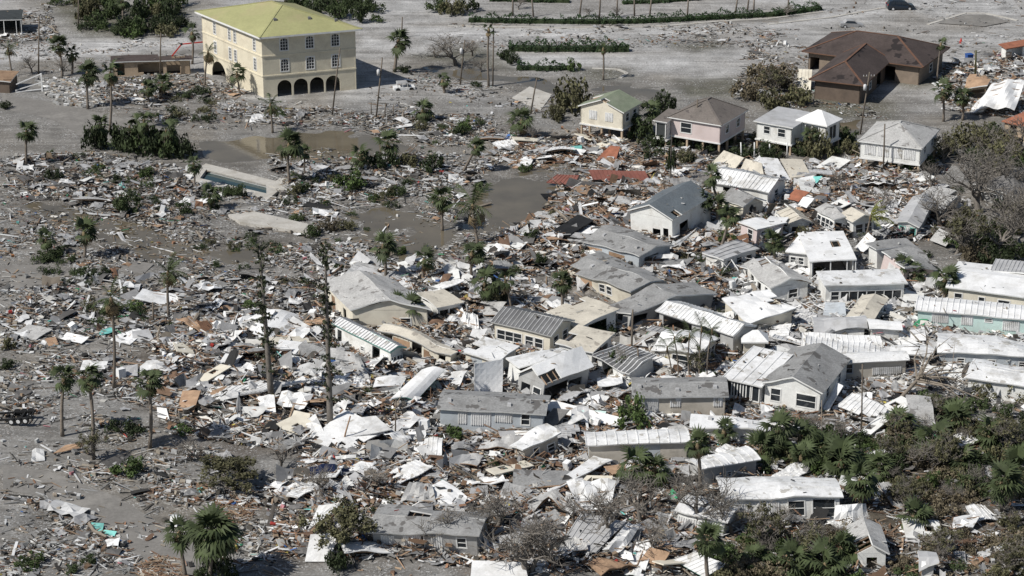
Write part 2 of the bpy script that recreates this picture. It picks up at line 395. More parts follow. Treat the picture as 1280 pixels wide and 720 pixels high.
def zonemask(x, y, names, soft=4):
    r = np.zeros(x.shape)
    for z in ZONES:
        if z[0] in names: r = np.maximum(r, smooth01(polydist(x, y, z[7]), soft))
    return r
SAND_TOP = wpoly([(-600, -40), (1900, -40), (1900, 60), (1280, 120), (1150, 130), (1000, 80), (840, 110), (660, 95), (560, 135), (450, 125), (330, 130), (240, 90), (60, 70), (-400, 110)])
GRASSY = [wpoly(p) for p in ([(840, 58), (895, 54), (905, 58), (870, 64)], [(725, 88), (775, 86), (785, 96), (750, 104)], [(845, 102), (935, 100), (960, 118), (860, 120)],
                             [(520, 72), (600, 56), (640, 90), (600, 85)], [(1110, 100), (1200, 85), (1240, 100), (1140, 110)], [(60, 5), (240, 10), (200, 45), (110, 45)], [(980, 110), (1110, 130), (1110, 150), (1020, 145)],
                             [(1060, 540), (1280, 540), (1280, 720), (900, 720), (960, 640)])]
GRIT = wpoly([(560, 46), (700, 50), (850, 46), (1000, 40), (1000, 60), (840, 66), (700, 60), (560, 56)])
BANDS = [wpoly(p) for p in ([(500, 33), (700, 36), (830, 35), (960, 28), (1110, 6), (1150, 6), (1000, 36), (850, 46), (700, 48), (520, 44)], [(455, 45), (520, 60), (640, 70), (840, 72), (840, 84), (640, 84), (540, 70), (450, 60)],
                            [(0, 60), (120, 52), (240, 46), (240, 62), (120, 70), (0, 78)])]
def ground_grid(x0, x1, y0, y1, nx, ny, name, drop=None):
    xs = np.linspace(x0, x1, nx); ys = np.linspace(y0, y1, ny)
    X, Y = np.meshgrid(xs, ys)
    x = X.ravel(); y = Y.ravel()
    z = hf(x, y)
    if drop: z = z - drop
    v = np.stack([x, y, z], 1)
    i = np.arange((nx - 1) * (ny - 1)); r = i // (nx - 1); c = i % (nx - 1)
    a = r * nx + c
    f = np.stack([a, a + 1, a + nx + 1, a + nx], 1)
    me = bpy.data.meshes.new(name)
    me.vertices.add(len(v)); me.vertices.foreach_set('co', v.ravel())
    me.loops.add(f.size); me.loops.foreach_set('vertex_index', f.ravel())
    me.polygons.add(len(f)); me.polygons.foreach_set('loop_start', np.arange(0, f.size, 4)); me.polygons.foreach_set('loop_total', np.full(len(f), 4))
    me.polygons.foreach_set('use_smooth', np.ones(len(f), bool))
    me.update()
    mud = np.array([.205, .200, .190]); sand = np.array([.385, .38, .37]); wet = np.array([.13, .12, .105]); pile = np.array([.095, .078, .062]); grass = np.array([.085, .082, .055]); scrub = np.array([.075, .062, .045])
    col = np.repeat(mud[None], len(x), 0)
    def blend(k, c):
        nonlocal col
        col = col * (1 - k[:, None]) + c[None] * k[:, None]
    jx = x + (vnoise(x / 4, y / 4, 15) - .5) * 7; jy = y + (vnoise(x / 4, y / 4, 16) - .5) * 7
    blend(smooth01(polydist(jx, jy, SAND_TOP), 8), sand)
    blend(np.where(y > 330, 1., 0.), sand)
    blend(zonemask(jx, jy, ('lower_left', 'road_edge', 'pale_field')) * .5, np.array([.23, .225, .212]))
    blend(np.clip(vnoise(x / 12, y / 12, 21) * 1.6 - .5, 0, 1) * .6, wet * 1.35)
    blend(np.clip(vnoise(x / 8 + 40, y / 8, 23) * 2 - .9, 0, 1) * .55 * (y < 150), np.array([.19, .165, .13]))
    blend(np.clip(vnoise(x / 3.1, y / 3.1, 25) * 2.4 - 1.35, 0, 1) * .5, np.array([.12, .112, .1]))
    blend(zonemask(jx, jy, ('pine_heap', 'wood_heap', 'centre_heap', 'back_heap', 'stilt_heap', 'low_heap', 'mid_heap', 'east_heap')) * .85, pile)  # brown heap litter, darkened to paint in the shadowy gaps
    blend(smooth01(polydist(jx, jy, GRIT), 3) * .7, sand * .72)
    for p in BANDS: blend(smooth01(polydist(x, y, p), 1.5) * .75, np.array([.46, .455, .445]))
    for p in GRASSY[:-1]: blend(smooth01(polydist(x, y, p) + .8, 3) * .85, grass)
    blend(smooth01(polydist(jx, jy, GRASSY[-1]), 8) * .9, scrub)  # brown scrub ground with the shadow under the bushes painted into its colour
    for p in WATER: blend(smooth01(polydist(jx, jy, p) + 1.5, 5) * .8, wet)
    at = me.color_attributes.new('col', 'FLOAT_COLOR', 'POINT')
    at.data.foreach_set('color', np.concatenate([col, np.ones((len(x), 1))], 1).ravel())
    me.materials.append(M['ground'])
    return me
M['ground'] = mat('ground', (1, 1, 1), .95, .22, .35, attr='col', fine=.2, streak=.28, bump=.35, bscale=2.5, stain=(.135, .125, .11), samt=.45, sscale=.11, specks=[(3.2, .60, (.5, .5, .49), .75), (5.5, .62, (.55, .55, .54), .7), (2.3, .63, (.07, .065, .06), .7), (4.4, .64, (.24, .17, .12), .6)])
GX0, GX1, GY0, GY1 = -112., 112., -82., 210.
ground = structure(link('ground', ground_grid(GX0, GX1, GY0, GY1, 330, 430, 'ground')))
mb = MB()                            # the same ground carried on to the horizon around the surveyed part
FAR = 3000.
for (a, b, c, d) in ((-FAR, FAR, GY1 - .4, FAR), (-FAR, FAR, -FAR, GY0 + .4), (-FAR, GX0 + .4, GY0 + .4, GY1 - .4), (GX1 - .4, FAR, GY0 + .4, GY1 - .4)):
    mb.face([(a, c, -.06), (b, c, -.06), (b, d, -.06), (a, d, -.06)])
M['far_ground'] = mat('far_ground', (.30, .28, .25), .95, .25, .08, fine=.2)
structure(mb.build('ground', 'far_ground'))

def water_mat(name, col, rough):
    m = mat(name, col, rough, .25, .12, spec=.5)
    nt = m.node_tree; b = nt.nodes['Principled BSDF']
    n = nt.nodes.new('ShaderNodeTexNoise'); n.inputs['Scale'].default_value = 1.6; n.inputs['Detail'].default_value = 3
    g = nt.nodes.new('ShaderNodeNewGeometry'); nt.links.new(g.outputs['Position'], n.inputs['Vector'])
    bp = nt.nodes.new('ShaderNodeBump'); bp.inputs['Strength'].default_value = .12; bp.inputs['Distance'].default_value = .05
    nt.links.new(n.outputs['Fac'], bp.inputs['Height']); nt.links.new(bp.outputs[0], b.inputs['Normal'])
    return m
M['flood_water'] = water_mat('flood_water', (.135, .114, .08), .05)
M['pool_water'] = water_mat('pool_water', (.03, .055, .055), .06)
for wi, p in enumerate(WATER):
    cx = sum(q[0] for q in p) / len(p); cy = sum(q[1] for q in p) / len(p)
    mb = MB(); mb.face([(cx + (a - cx) * 1.35 + (3 if a > cx else -3), cy + (b - cy) * 1.35 + (3 if b > cy else -3), -.035 - .006 * wi) for a, b in p][::-1])
    o = mb.build('flood_water', 'flood_water'); structure(o)
    if o.data.polygons[0].normal.z < 0: o.data.flip_normals()

def inset_poly(poly, k):
    cx = sum(q[0] for q in poly) / len(poly); cy = sum(q[1] for q in poly) / len(poly)
    return [(cx + (a - cx) * k, cy + (b - cy) * k) for a, b in poly]
for r in ROADS:
    mb = MB(); mb.face([(a, b, .045) for a, b in inset_poly(r, .97)])
    o = mb.build('road', 'asphalt'); structure(o)
    if o.data.polygons[0].normal.z < 0: o.data.flip_normals()

# long swimming pool with its pale coping
pc = [Vector((a, b, 0)) for a, b in POOL]
pr = root('swimming_pool', 'long narrow swimming pool with pale concrete deck amid wreckage', 'pool', (0, 0, 0))
ctr = sum(pc, Vector()) / 4
pr.location = ctr
q = [p - ctr for p in pc]
ux = (q[1] - q[0]).normalized(); uy = Vector((-ux.y, ux.x, 0))
if uy.dot(q[3] - q[0]) > 0: uy = -uy
def ringpt(i, k):
    s = {0: (-1, 1), 1: (1, 1), 2: (1, -1), 3: (-1, -1)}[i]
    return q[i] + ux * s[0] * k + uy * s[1] * k
for i in range(4):
    j = (i + 1) % 4
    mb = MB(); w = 2.0
    a, b, c, d = ringpt(i, 0), ringpt(j, 0), ringpt(j, w), ringpt(i, w)
    pts = [p + Vector((0, 0, .16)) for p in (a, b, c, d)]
    if (pts[1] - pts[0]).cross(pts[2] - pts[0]).z < 0: pts = pts[::-1]
    mb.slab(pts, .4, 0, 0); mb.build('deck_slab', 'concrete', pr)
    mb = MB(); pts = [p for p in (a + Vector((0, 0, .02)), b + Vector((0, 0, .02)), b + Vector((0, 0, -1.4)), a + Vector((0, 0, -1.4)))]
    mb.face(pts); mb.build('pool_wall', 'white_clean', pr)
mb = MB(); mb.face([p + Vector((0, 0, -.28)) for p in q]); o = mb.build('pool_surface', 'pool_water', pr)
if o.data.polygons[0].normal.z < 0: o.data.flip_normals()
# concrete slab left from a building
def slab_thing(name, label, cat, px, z, t, m, group=None):
    pts = [P(a, b, z) for a, b in px]
    c = sum(pts, Vector()) / len(pts); c.z = 0
    pts = [p - c for p in pts]
    if (pts[1] - pts[0]).cross(pts[2] - pts[0]).z < 0: pts = pts[::-1]
    mb = MB(); mb.slab(pts, t, 0, 0)
    return tag(mb.build(name, m, None, loc=c), label, cat, group)
slab_thing('foundation_slab', 'long pale raised concrete slab left from a vanished house', 'slab', [(285, 268), (318, 264), (403, 284), (396, 292), (300, 277)], .5, .7, 'concrete')
slab_thing('foundation_slab', 'flat grey concrete pad beside torn palm fronds', 'slab', [(150, 331), (172, 326), (192, 330), (180, 342), (156, 339)], .25, .5, 'asphalt')
slab_thing('foundation_slab', 'broad pale concrete apron beside the brown flood water channel', 'slab', [(640, 122), (662, 108), (690, 118), (676, 137)], .2, .45, 'concrete')
slab_thing('foundation_slab', 'pale square concrete pad next to the long pool', 'slab', [(338, 232), (350, 222), (364, 224), (358, 238)], .3, .5, 'concrete')

# kerbs of the half buried car park
def kerb(px, label_w=.3):
    wp = [P(*p) for p in px]
    mb = MB()
    for a, b in zip(wp, wp[1:]):
        d = (b - a).normalized(); n = Vector((-d.y, d.x, 0)) * label_w
        mb.hexa([q + Vector((0, 0, z)) for z in (-.2, .14) for q in (a - n, b - n, b + n, a + n)])
    structure(mb.build('kerb', 'concrete'))
kerb([(960, 31), (1040, 22), (1112, 9)]); kerb([(1160, 31), (1207, 17), (1232, 17), (1272, 26)]); kerb([(560, 33), (700, 35), (830, 33), (900, 27), (960, 24), (1030, 15)]); kerb([(775, 98), (784, 92), (772, 87), (740, 86)])
mb = MB(); mb.face([P(*p) + Vector((0, 0, .16)) for p in ((1172, 30), (1208, 19), (1232, 19), (1262, 28), (1230, 34))])
o = mb.build('parking_bay', 'asphalt'); structure(o)
if o.data.polygons[0].normal.z < 0: o.data.flip_normals()
# ---------------------------------------------------------------- building kit
SOUND = ('mint green', 'long beige trailer', 'row of dark screened', 'light blue grey trailer', 'beige trailer with grey', 'open carport', 'banked sunroom', 'dark ribbed roof and five', 'teal trim', 'slate blue', 'beige trailer with rolled', 'blue board on its side')
ROOFPTS = []; PERIM = []; PERIM_S = []; MARKS = []
def gridslab(mb, c, nx, ny, t=.08, warp=0.0, miss=0.0, m=0, ms=1, bend=0.0, fold=0.0, ribs=None, rib_h=.06, rib_w=.09, rng=None, pmiss=None):
    """a sheet through four corners a,b,c,d (u along a-b, v along a-d), bent, buckled and torn; ribs run along v"""
    rng = rng or random
    a, b, cc, d = [Vector(p) for p in c]
    nrm = (b - a).cross(d - a).normalized()
    ph = [rng.uniform(0, 6.28) for _ in range(6)]; fr = [rng.uniform(.7, 1.6) for _ in range(4)]
    def pt(u, v, off=0.0):
        p = a * (1 - u) * (1 - v) + b * u * (1 - v) + cc * u * v + d * (1 - u) * v
        k = bend * math.sin(math.pi * u) + warp * (math.sin(6.28 * fr[0] * u + ph[0]) * math.cos(5 * fr[1] * v + ph[1]) * .6 + math.sin(9 * fr[2] * v + 7 * fr[3] * u + ph[2]) * .4)
        if fold: k += fold * abs(((u * 2 + v * .7 + ph[3]) % 1.0) - .5) * 2
        return p + nrm * (k + off)
    keep = [[True] * ny for _ in range(nx)]
    if miss:
        cx, cy = rng.random(), rng.random()
        for i in range(nx):
            for j in range(ny):
                u = (i + .5) / nx; v = (j + .5) / ny
                dd = math.hypot(u - cx, (v - cy) * .8) + rng.uniform(-.12, .12)
                if dd < miss: keep[i][j] = False
    if pmiss:
        for i in range(nx):
            for j in range(ny):
                if pmiss((i + .5) / nx, (j + .5) / ny): keep[i][j] = False
    idx = {}
    def vid(i, j, k):
        if (i, j, k) not in idx:
            idx[(i, j, k)] = len(mb.v); mb.v.append(tuple(pt(i / nx, j / ny, 0 if k == 0 else -t)))
        return idx[(i, j, k)]
    K = lambda i, j: 0 <= i < nx and 0 <= j < ny and keep[i][j]
    for i in range(nx):
        for j in range(ny):
            if not keep[i][j]: continue
            mb.f.append((vid(i, j, 0), vid(i + 1, j, 0), vid(i + 1, j + 1, 0), vid(i, j + 1, 0))); mb.m.append(m)
            mb.f.append((vid(i, j + 1, 1), vid(i + 1, j + 1, 1), vid(i + 1, j, 1), vid(i, j, 1))); mb.m.append(ms)
            for (di, dj, p, q) in ((0, -1, (i, j), (i + 1, j)), (1, 0, (i + 1, j), (i + 1, j + 1)), (0, 1, (i + 1, j + 1), (i, j + 1)), (-1, 0, (i, j + 1), (i, j))):
                if not K(i + di, j + dj):
                    mb.f.append((vid(*p, 1), vid(*q, 1), vid(*q, 0), vid(*p, 0))); mb.m.append(ms)
    rmb = None
    if ribs:
        rmb = MB(); n = max(2, int((b - a).length / ribs)); seg = max(1, ny)
        du = (b - a).normalized() * (rib_w / 2)
        for k in range(n + 1):
            u = min(max(k / n, .004), .996); i = min(nx - 1, int(u * nx))
            for j in range(seg):
                if not keep[i][min(ny - 1, j * ny // seg)]: continue
                p, q = pt(u, j / seg, .004), pt(u, (j + 1) / seg, .004)
                n1 = nrm * rib_h
                rmb.hexa([p - du, p + du, q + du, q - du, p - du + n1, p + du + n1, q + du + n1, q - du + n1])
    return rmb, pt

def wall_run(mb, a, b, z0, z1, holes, t, m=0):
    """upright wall from a to b (local xy), outside on the right hand when walking a->b; holes = (u0,u1,h0,h1,kind) in metres"""
    a = Vector((a[0], a[1], 0)); b = Vector((b[0], b[1], 0))
    L = (b - a).length; d = (b - a) / L; n = Vector((d.y, -d.x, 0))      # outward
    us = sorted({0, L, *[max(0, min(L, h[0])) for h in holes], *[max(0, min(L, h[1])) for h in holes]})
    zs = sorted({z0, z1, *[max(z0, min(z1, h[2])) for h in holes], *[max(z0, min(z1, h[3])) for h in holes]})
    for i in range(len(us) - 1):
        run = None
        for j in range(len(zs) - 1):
            um = (us[i] + us[i + 1]) / 2; zm = (zs[j] + zs[j + 1]) / 2
            solid = not any(h[0] < um < h[1] and h[2] < zm < h[3] for h in holes)
            if solid:
                if run is None: run = zs[j]
                end = zs[j + 1]
            if run is not None and (not solid or j == len(zs) - 2):
                p, q = a + d * us[i], a + d * us[i + 1]
                z_ = Vector((0, 0, 1))
                mb.hexa([p + z_ * run, q + z_ * run, q - n * t + z_ * run, p - n * t + z_ * run, p + z_ * end, q + z_ * end, q - n * t + z_ * end, p - n * t + z_ * end], m)
                run = None
    for h in holes:
        if h[4] in ('arch', 'aw'):            # fill the corners above a round head
            w = (h[1] - h[0]) / 2; r = min(w, h[3] - h[2]); cu = (h[0] + h[1]) / 2; zc = h[3] - r
            for s in (-1, 1):
                for k in range(5):
                    t0, t1 = k / 5 * math.pi / 2, (k + 1) / 5 * math.pi / 2
                    u0, u1 = cu + s * w * math.sin(t0), cu + s * w * math.sin(t1)
                    za, zb = zc + r * math.cos(t0), zc + r * math.cos(t1)
                    p, q = a + d * u0, a + d * u1
                    Z = lambda z: Vector((0, 0, z))
                    mb.hexa([p + Z(za), q + Z(zb), q - n * t + Z(zb), p - n * t + Z(za), p + Z(h[3] + .002), q + Z(h[3] + .002), q - n * t + Z(h[3] + .002), p - n * t + Z(h[3] + .002)], m)
    return a, d, n

def opening(h, a, d, n, parent, frame_mat):
    k = h[4]
    if k in ('o', 'arch'): return
    u0, u1, z0, z1 = h[:4]
    def pt(u, z, o): return a + d * u + n * o + Vector((0, 0, z))
    org = pt((u0 + u1) / 2, (z0 + z1) / 2, 0)
    def q(u, z, o): return pt(u, z, o) - org
    if k in ('w', 'aw', 'g', 'sc'):
        f = .09 if k != 'aw' else .13
        mb = MB()
        def rect(ua, ub, za, zb, o0, o1): mb.hexa([q(ua, za, o1), q(ub, za, o1), q(ub, za, o0), q(ua, za, o0), q(ua, zb, o1), q(ub, zb, o1), q(ub, zb, o0), q(ua, zb, o0)])
        rect(u0 - f, u1 + f, z0 - f, z0 + .02, -.06, .05); rect(u0 - f, u1 + f, z1 - .02, z1 + f, -.06, .05)
        rect(u0 - f, u0 + .03, z0 + .02, z1 - .02, -.06, .045); rect(u1 - .03, u1 + f, z0 + .02, z1 - .02, -.06, .045)
        if k == 'w':
            rect(u0, u1, (z0 + z1) / 2 - .025, (z0 + z1) / 2 + .025, -.05, .01)
        if k == 'aw':
            for e in (1, 2, 3): rect(u0, u1, z0 + (z1 - z0) * e / 4 - .03, z0 + (z1 - z0) * e / 4 + .03, -.05, .01)
            for e in (1, 2): rect(u0 + (u1 - u0) * e / 3 - .03, u0 + (u1 - u0) * e / 3 + .03, z0, z1, -.045, .012)
        if k in ('g', 'sc'):
            nn = max(1, round((u1 - u0) / 1.1))
            for e in range(1, nn): rect(u0 + (u1 - u0) * e / nn - .045, u0 + (u1 - u0) * e / nn + .045, z0, z1, -.05, .02)
        w = mb.build('window', frame_mat, parent, loc=org)
        mb = MB(); mb.face([q(u0, z0, -.055), q(u1, z0, -.055), q(u1, z1, -.055), q(u0, z1, -.055)])
        mb.build('pane', 'screen' if k == 'sc' else 'glass', w)
    elif k == 's':                             # corrugated storm shutter over the window
        mb = MB(); nn = max(3, int((u1 - u0) / .22)); g = (u1 - u0) / nn
        mb.hexa([q(u0, z0, .03), q(u1, z0, .03), q(u1, z0, -.02), q(u0, z0, -.02), q(u0, z1, .03), q(u1, z1, .03), q(u1, z1, -.02), q(u0, z1, -.02)])
        for e in range(nn): mb.hexa([q(u0 + g * e, z0 - .04, .09), q(u0 + g * (e + .5), z0 - .04, .09), q(u0 + g * (e + .5), z0 - .04, .03), q(u0 + g * e, z0 - .04, .03), q(u0 + g * e, z1 + .04, .09), q(u0 + g * (e + .5), z1 + .04, .09), q(u0 + g * (e + .5), z1 + .04, .03), q(u0 + g * e, z1 + .04, .03)])
        mb.build('storm_shutter', 'white_metal', parent, loc=org)
    elif k in ('d', 'p', 'b'):
        mb = MB(); mb.hexa([q(u0 + .01, z0, -.02), q(u1 - .01, z0, -.02), q(u1 - .01, z0, -.08), q(u0 + .01, z0, -.08), q(u0 + .01, z1, -.02), q(u1 - .01, z1, -.02), q(u1 - .01, z1, -.08), q(u0 + .01, z1, -.08)])
        o = mb.build({'d': 'door', 'p': 'plywood_cover', 'b': 'blue_board'}[k], {'d': 'white_clean', 'p': 'raw_ply', 'b': 'blue_wall'}[k], parent, loc=org)
        if k == 'd':
            mb = MB(); mb.box(-.05, .05, -.03, .03, -.06, .06); mb.build('handle', 'steel', o, loc=q(u1 - .15, z0 + 1.0, .0))

def even(n, kind='w', w=1.1, z0=.9, z1=2.1, lo=.06, hi=.94):
    return [(lo + (hi - lo) * (i + .5) / n, w, z0, z1, kind) for i in range(n)]

def building(name, label, cat, A, B, C, h, wall='white_wall', roof='white_metal', kind='gx', rh=1.0, z0=0.0, ov=.35, f=(), r=(), l=(), trim='trim', frame='trim',
             ribs=None, miss=0.0, warp=0.02, t=.16, tilt=(0, 0), dz=0.0, at=None, skew=False, nowall='', into=None, vents=0, rib_mat=None, group=None, back=(), shift=0.0, Cleft=False, ridge_off=0.0, gable=None, hipk=1.0, seed=None, posts=None):
    rng = random.Random(seed if seed is not None else hash_str(label))
    a, b, c = P(*A, h), P(*B, h), P(*C, h)
    L = (b - a).length; ex = (b - a) / L; ey = Vector((-ex.y, ex.x, 0))
    dvec = (c - a) if Cleft else (c - b)
    W = dvec.dot(ey); sk = dvec.dot(ex) if skew else 0.0
    W = max(W, 2.0)
    rz = math.atan2(ex.y, ex.x)
    org = Vector((a.x, a.y, 0))
    if into is None:
        rt = root(name, label, cat, org + Vector((0, 0, dz)), rz, group)
        rt.rotation_euler = (R(tilt[0]), R(tilt[1]), rz)
        loc = Vector((0, 0, 0)); hold = rt; extra = 0
    else:
        rt = into[0]; hold = rt
    if label: MARKS.append(((a + b + c + (a + c - b)) / 4 if not Cleft else (b + c) / 2, label))
    inv = None
    if into is not None:
        M0 = Matrix.Translation(into[1]) @ Matrix.Rotation(into[2], 4, 'Z')
        M1 = Matrix.Translation(org) @ Matrix.Rotation(rz, 4, 'Z')
        inv = M0.inverted() @ M1
    def fin(o):
        if inv is not None: o.matrix_local = inv @ Matrix.Translation(o.location)
        return o
    def S(s, tt, z=0.0): return Vector((s * L + tt * sk, tt * W, z))
    # footprint for keeping litter out of rooms
    fp = [org + Matrix.Rotation(rz, 3, 'Z') @ S(s, tt) for s, tt in ((0, 0), (1, 0), (1, 1), (0, 1))]
    BASE_FOOT.append([(p.x, p.y) for p in fp])
    # walls
    ox, oy = ov / L, ov / W
    corners = {'f': (S(ox, oy), S(1 - ox, oy)), 'r': (S(1 - ox, oy), S(1 - ox, 1 - oy)), 'b': (S(1 - ox, 1 - oy), S(ox, 1 - oy)), 'l': (S(ox, 1 - oy), S(ox, oy))}
    if not miss and kind in ('gx', 'gy', 'shed') and z0 < 1.2 and rng.random() < .4: miss = rng.uniform(.1, .2)
    if tilt == (0, 0) and into is None and z0 < 1.2 and cat not in ('building', 'pool cage'): rt.rotation_euler = (R(rng.uniform(-1.6, 1.6)), R(rng.uniform(-1.2, 1.6)), rz)
    if z0 < 1.2: warp = max(warp, .045)
    zb = z0 if z0 > .6 else -.35
    top = h - t - .01
    wmb = MB(); todo = []
    for side, hl in (('f', f), ('r', r), ('b', back), ('l', l)):
        if side in nowall: continue
        p, q = corners[side]
        Lw = (q - p).length
        holes = []
        for (u, w, a0, a1, k) in hl:
            holes.append((max(.1, u * Lw - w / 2), min(Lw - .1, u * Lw + w / 2), z0 + a0, min(z0 + a1, top - .08), k))
        res = wall_run(wmb, p, q, zb, top + (.0 if side in 'fb' else .0), holes, .14)
        todo.append((holes, res))
    def gabtri(p, q, apex):
        d = (q - p).normalized(); n = Vector((d.y, -d.x, 0)) * .14
        i = len(wmb.v); wmb.v.extend([tuple(x) for x in (p, q, apex, p - n, q - n, apex - n)])
        wmb.f.extend([(i, i + 1, i + 2), (i + 5, i + 4, i + 3), (i, i + 2, i + 5, i + 3), (i + 2, i + 1, i + 4, i + 5)]); wmb.m.extend([0] * 4)
    Zt = Vector((0, 0, top))
    if kind == 'gx' and gable is None:
        k = rh * (1 - 2 * oy)
        if 'r' not in nowall: gabtri(corners['r'][0] + Zt, corners['r'][1] + Zt, S(1 - ox, .5 + ridge_off, top + k))
        if 'l' not in nowall: gabtri(corners['l'][0] + Zt, corners['l'][1] + Zt, S(ox, .5 + ridge_off, top + k))
    if kind == 'gy':
        k = rh * (1 - 2 * ox)
        if 'f' not in nowall: gabtri(corners['f'][0] + Zt, corners['f'][1] + Zt, S(.5 + ridge_off, oy, top + k))
        if 'b' not in nowall: gabtri(corners['b'][0] + Zt, corners['b'][1] + Zt, S(.5 + ridge_off, 1 - oy, top + k))
    if wmb.f:
        wo = fin(wmb.build('wall', wall, rt))
        for holes, (wa, wd, wn_) in todo:
            for hh in holes: opening(hh, wa, wd, wn_, wo, frame)
    if z0 > .6:
        nx, ny = max(2, round(L / 3.2)), max(2, round(W / 3.2))
        for i in range(nx + 1):
            for j in range(ny + 1):
                p = S(ox + .02 + (1 - 2 * ox - .04) * i / nx, oy + .02 + (1 - 2 * oy - .04) * j / ny)
                mb = MB(); mb.box(-.14, .14, -.14, .14, -.3, z0); fin(mb.build('stilt', 'tan_wall', rt, loc=p))
        mb = MB(); e = .03; mb.slab([S(e, e, z0 - .003), S(1 - e, e, z0 - .003), S(1 - e, 1 - e, z0 - .003), S(e, 1 - e, z0 - .003)], .22, 0, 0); fin(mb.build('floor', 'trim', rt))
    else:
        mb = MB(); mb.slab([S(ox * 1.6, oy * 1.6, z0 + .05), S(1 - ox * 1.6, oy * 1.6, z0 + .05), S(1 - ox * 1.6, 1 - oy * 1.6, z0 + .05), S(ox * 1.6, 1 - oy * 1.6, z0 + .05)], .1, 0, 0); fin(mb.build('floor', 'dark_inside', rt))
    if posts:
        for u in posts:
            mb = MB(); mb.box(-.06, .06, -.06, .06, -.2, h - t); fin(mb.build('post', 'trim', rt, loc=S(u, .02)))
    # roof
    rmb = MB(); slopes = []; ro = ridge_off
    if kind == 'gx':
        slopes = [(S(0, 0, h), S(1, 0, h), S(1, .5 + ro, h + rh), S(0, .5 + ro, h + rh)), (S(1, 1, h), S(0, 1, h), S(0, .5 + ro, h + rh), S(1, .5 + ro, h + rh))]
    elif kind == 'gy':
        slopes = [(S(0, 1, h), S(0, 0, h), S(.5 + ro, 0, h + rh), S(.5 + ro, 1, h + rh)), (S(1, 0, h), S(1, 1, h), S(.5 + ro, 1, h + rh), S(.5 + ro, 0, h + rh))]
    elif kind == 'shed':
        slopes = [(S(0, 0, h), S(1, 0, h), S(1, 1, h + rh), S(0, 1, h + rh))]
    elif kind == 'shedx':
        slopes = [(S(0, 1, h), S(0, 0, h), S(1, 0, h + rh), S(1, 1, h + rh))]
    elif kind == 'bow':
        n = 6
        for i in range(n):
            t0, t1 = i / n, (i + 1) / n
            slopes.append((S(0, t0, h + rh * math.sin(math.pi * t0)), S(1, t0, h + rh * math.sin(math.pi * t0)), S(1, t1, h + rh * math.sin(math.pi * t1)), S(0, t1, h + rh * math.sin(math.pi * t1))))
        for side, s in (('l', ox), ('r', 1 - ox)):
            if side in nowall: continue
            pts = [S(s, oy + (1 - 2 * oy) * k / 6, top + (rh * math.sin(math.pi * (oy + (1 - 2 * oy) * k / 6)) if 0 < k < 6 else 0) - .01) for k in range(7)]
            g = MB(); g.face(pts if side == 'r' else pts[::-1]); fin(g.build('end_wall', wall, rt))
    poly = []
    if kind == 'hip':
        if L >= W:
            k = min(.5, W / 2 / L * hipk); r0, r1 = S(k, .5, h + rh), S(1 - k, .5, h + rh)
            poly = [[S(0, 0, h), S(1, 0, h), r1, r0], [S(1, 0, h), S(1, 1, h), r1], [S(1, 1, h), S(0, 1, h), r0, r1], [S(0, 1, h), S(0, 0, h), r0]]
        else:
            k = min(.5, L / 2 / W * hipk); r0, r1 = S(.5, k, h + rh), S(.5, 1 - k, h + rh)
            poly = [[S(0, 0, h), S(1, 0, h), r0], [S(1, 0, h), S(1, 1, h), r1, r0], [S(1, 1, h), S(0, 1, h), r1], [S(0, 1, h), S(0, 0, h), r0, r1]]
    elif kind == 'winghip':
        k = min(.6, L / 2 / W * hipk); r0, r1 = S(.5, k, h + rh), S(.5, 1, h + rh)
        poly = [[S(0, 0, h), S(1, 0, h), r0], [S(1, 0, h), S(1, 1, h), r1, r0], [S(0, 1, h), S(0, 0, h), r0, r1]]
    for pl in poly: rmb.slab(pl, t, 0, 1)
    ribm = MB(); pts_fn = []
    if into is None: Mw = Matrix.Translation(rt.location) @ rt.rotation_euler.to_matrix().to_4x4()
    else: Mw = Matrix.Translation(org) @ Matrix.Rotation(rz, 4, 'Z')
    PERIM.append([(p.x, p.y) for p in fp]); PERIM_S.append(.45 if any(w in label for w in SOUND) else 1.0)
    for s in slopes:
        lu = (s[1] - s[0]).length; lv = (s[3] - s[0]).length
        g, fn = gridslab(rmb, s, max(2, int(lu / 1.1)), max(1, int(lv / 1.0)), t, warp, miss, 0, 1, ribs=ribs, rng=rng)
        pts_fn.append((fn, s))
        if z0 < 1.2:
            for _ in range(int(lu * lv * .16)): ROOFPTS.append(tuple(Mw @ fn(rng.uniform(.03, .97), rng.uniform(.05, .95), .05)))
        if g: off = len(ribm.v); ribm.v += g.v; ribm.f += [tuple(i + off for i in q) for q in g.f]; ribm.m += g.m
    ro_ = None
    if rmb.f:
        ro_ = fin(rmb.build('roof', [roof, trim], rt))
        if ribm.f:
            o = ribm.build('rib', rib_mat or roof, ro_); stuff(o)
        if vents and pts_fn:
            fn, s = pts_fn[0]
            for k in range(vents):
                p = fn((k + .5) / vents + rng.uniform(-.05, .05), rng.uniform(.45, .8), 0)
                mb = MB()
                if k % 2: mb.tube([(0, 0, -.05), (0, 0, .45)], [.08, .08], 6)
                else: mb.hexa([(-.25, -.25, -.06), (.25, -.25, -.06), (.25, .25, -.06), (-.25, .25, -.06), (-.2, -.2, .22), (.2, -.2, .22), (.2, .2, .26), (-.2, .2, .26)])
                mb.build('roof_vent', 'grey_metal', ro_, loc=p)
        if miss and kind in ('gx', 'gy', 'shed'):
            for s in slopes:                     # rafters laid bare by the torn sheathing
                n = max(3, int((s[1] - s[0]).length / .8))
                for k in range(n):
                    u = (k + .5) / n
                    p = s[0].lerp(s[1], u); q = s[3].lerp(s[2], u); dn = Vector((0, 0, -t - .07))
                    mb = MB(); mb.bar(p.lerp(q, .04) + dn, p.lerp(q, .96) + dn, .06, .13); mb.build('rafter', 'wood', ro_)
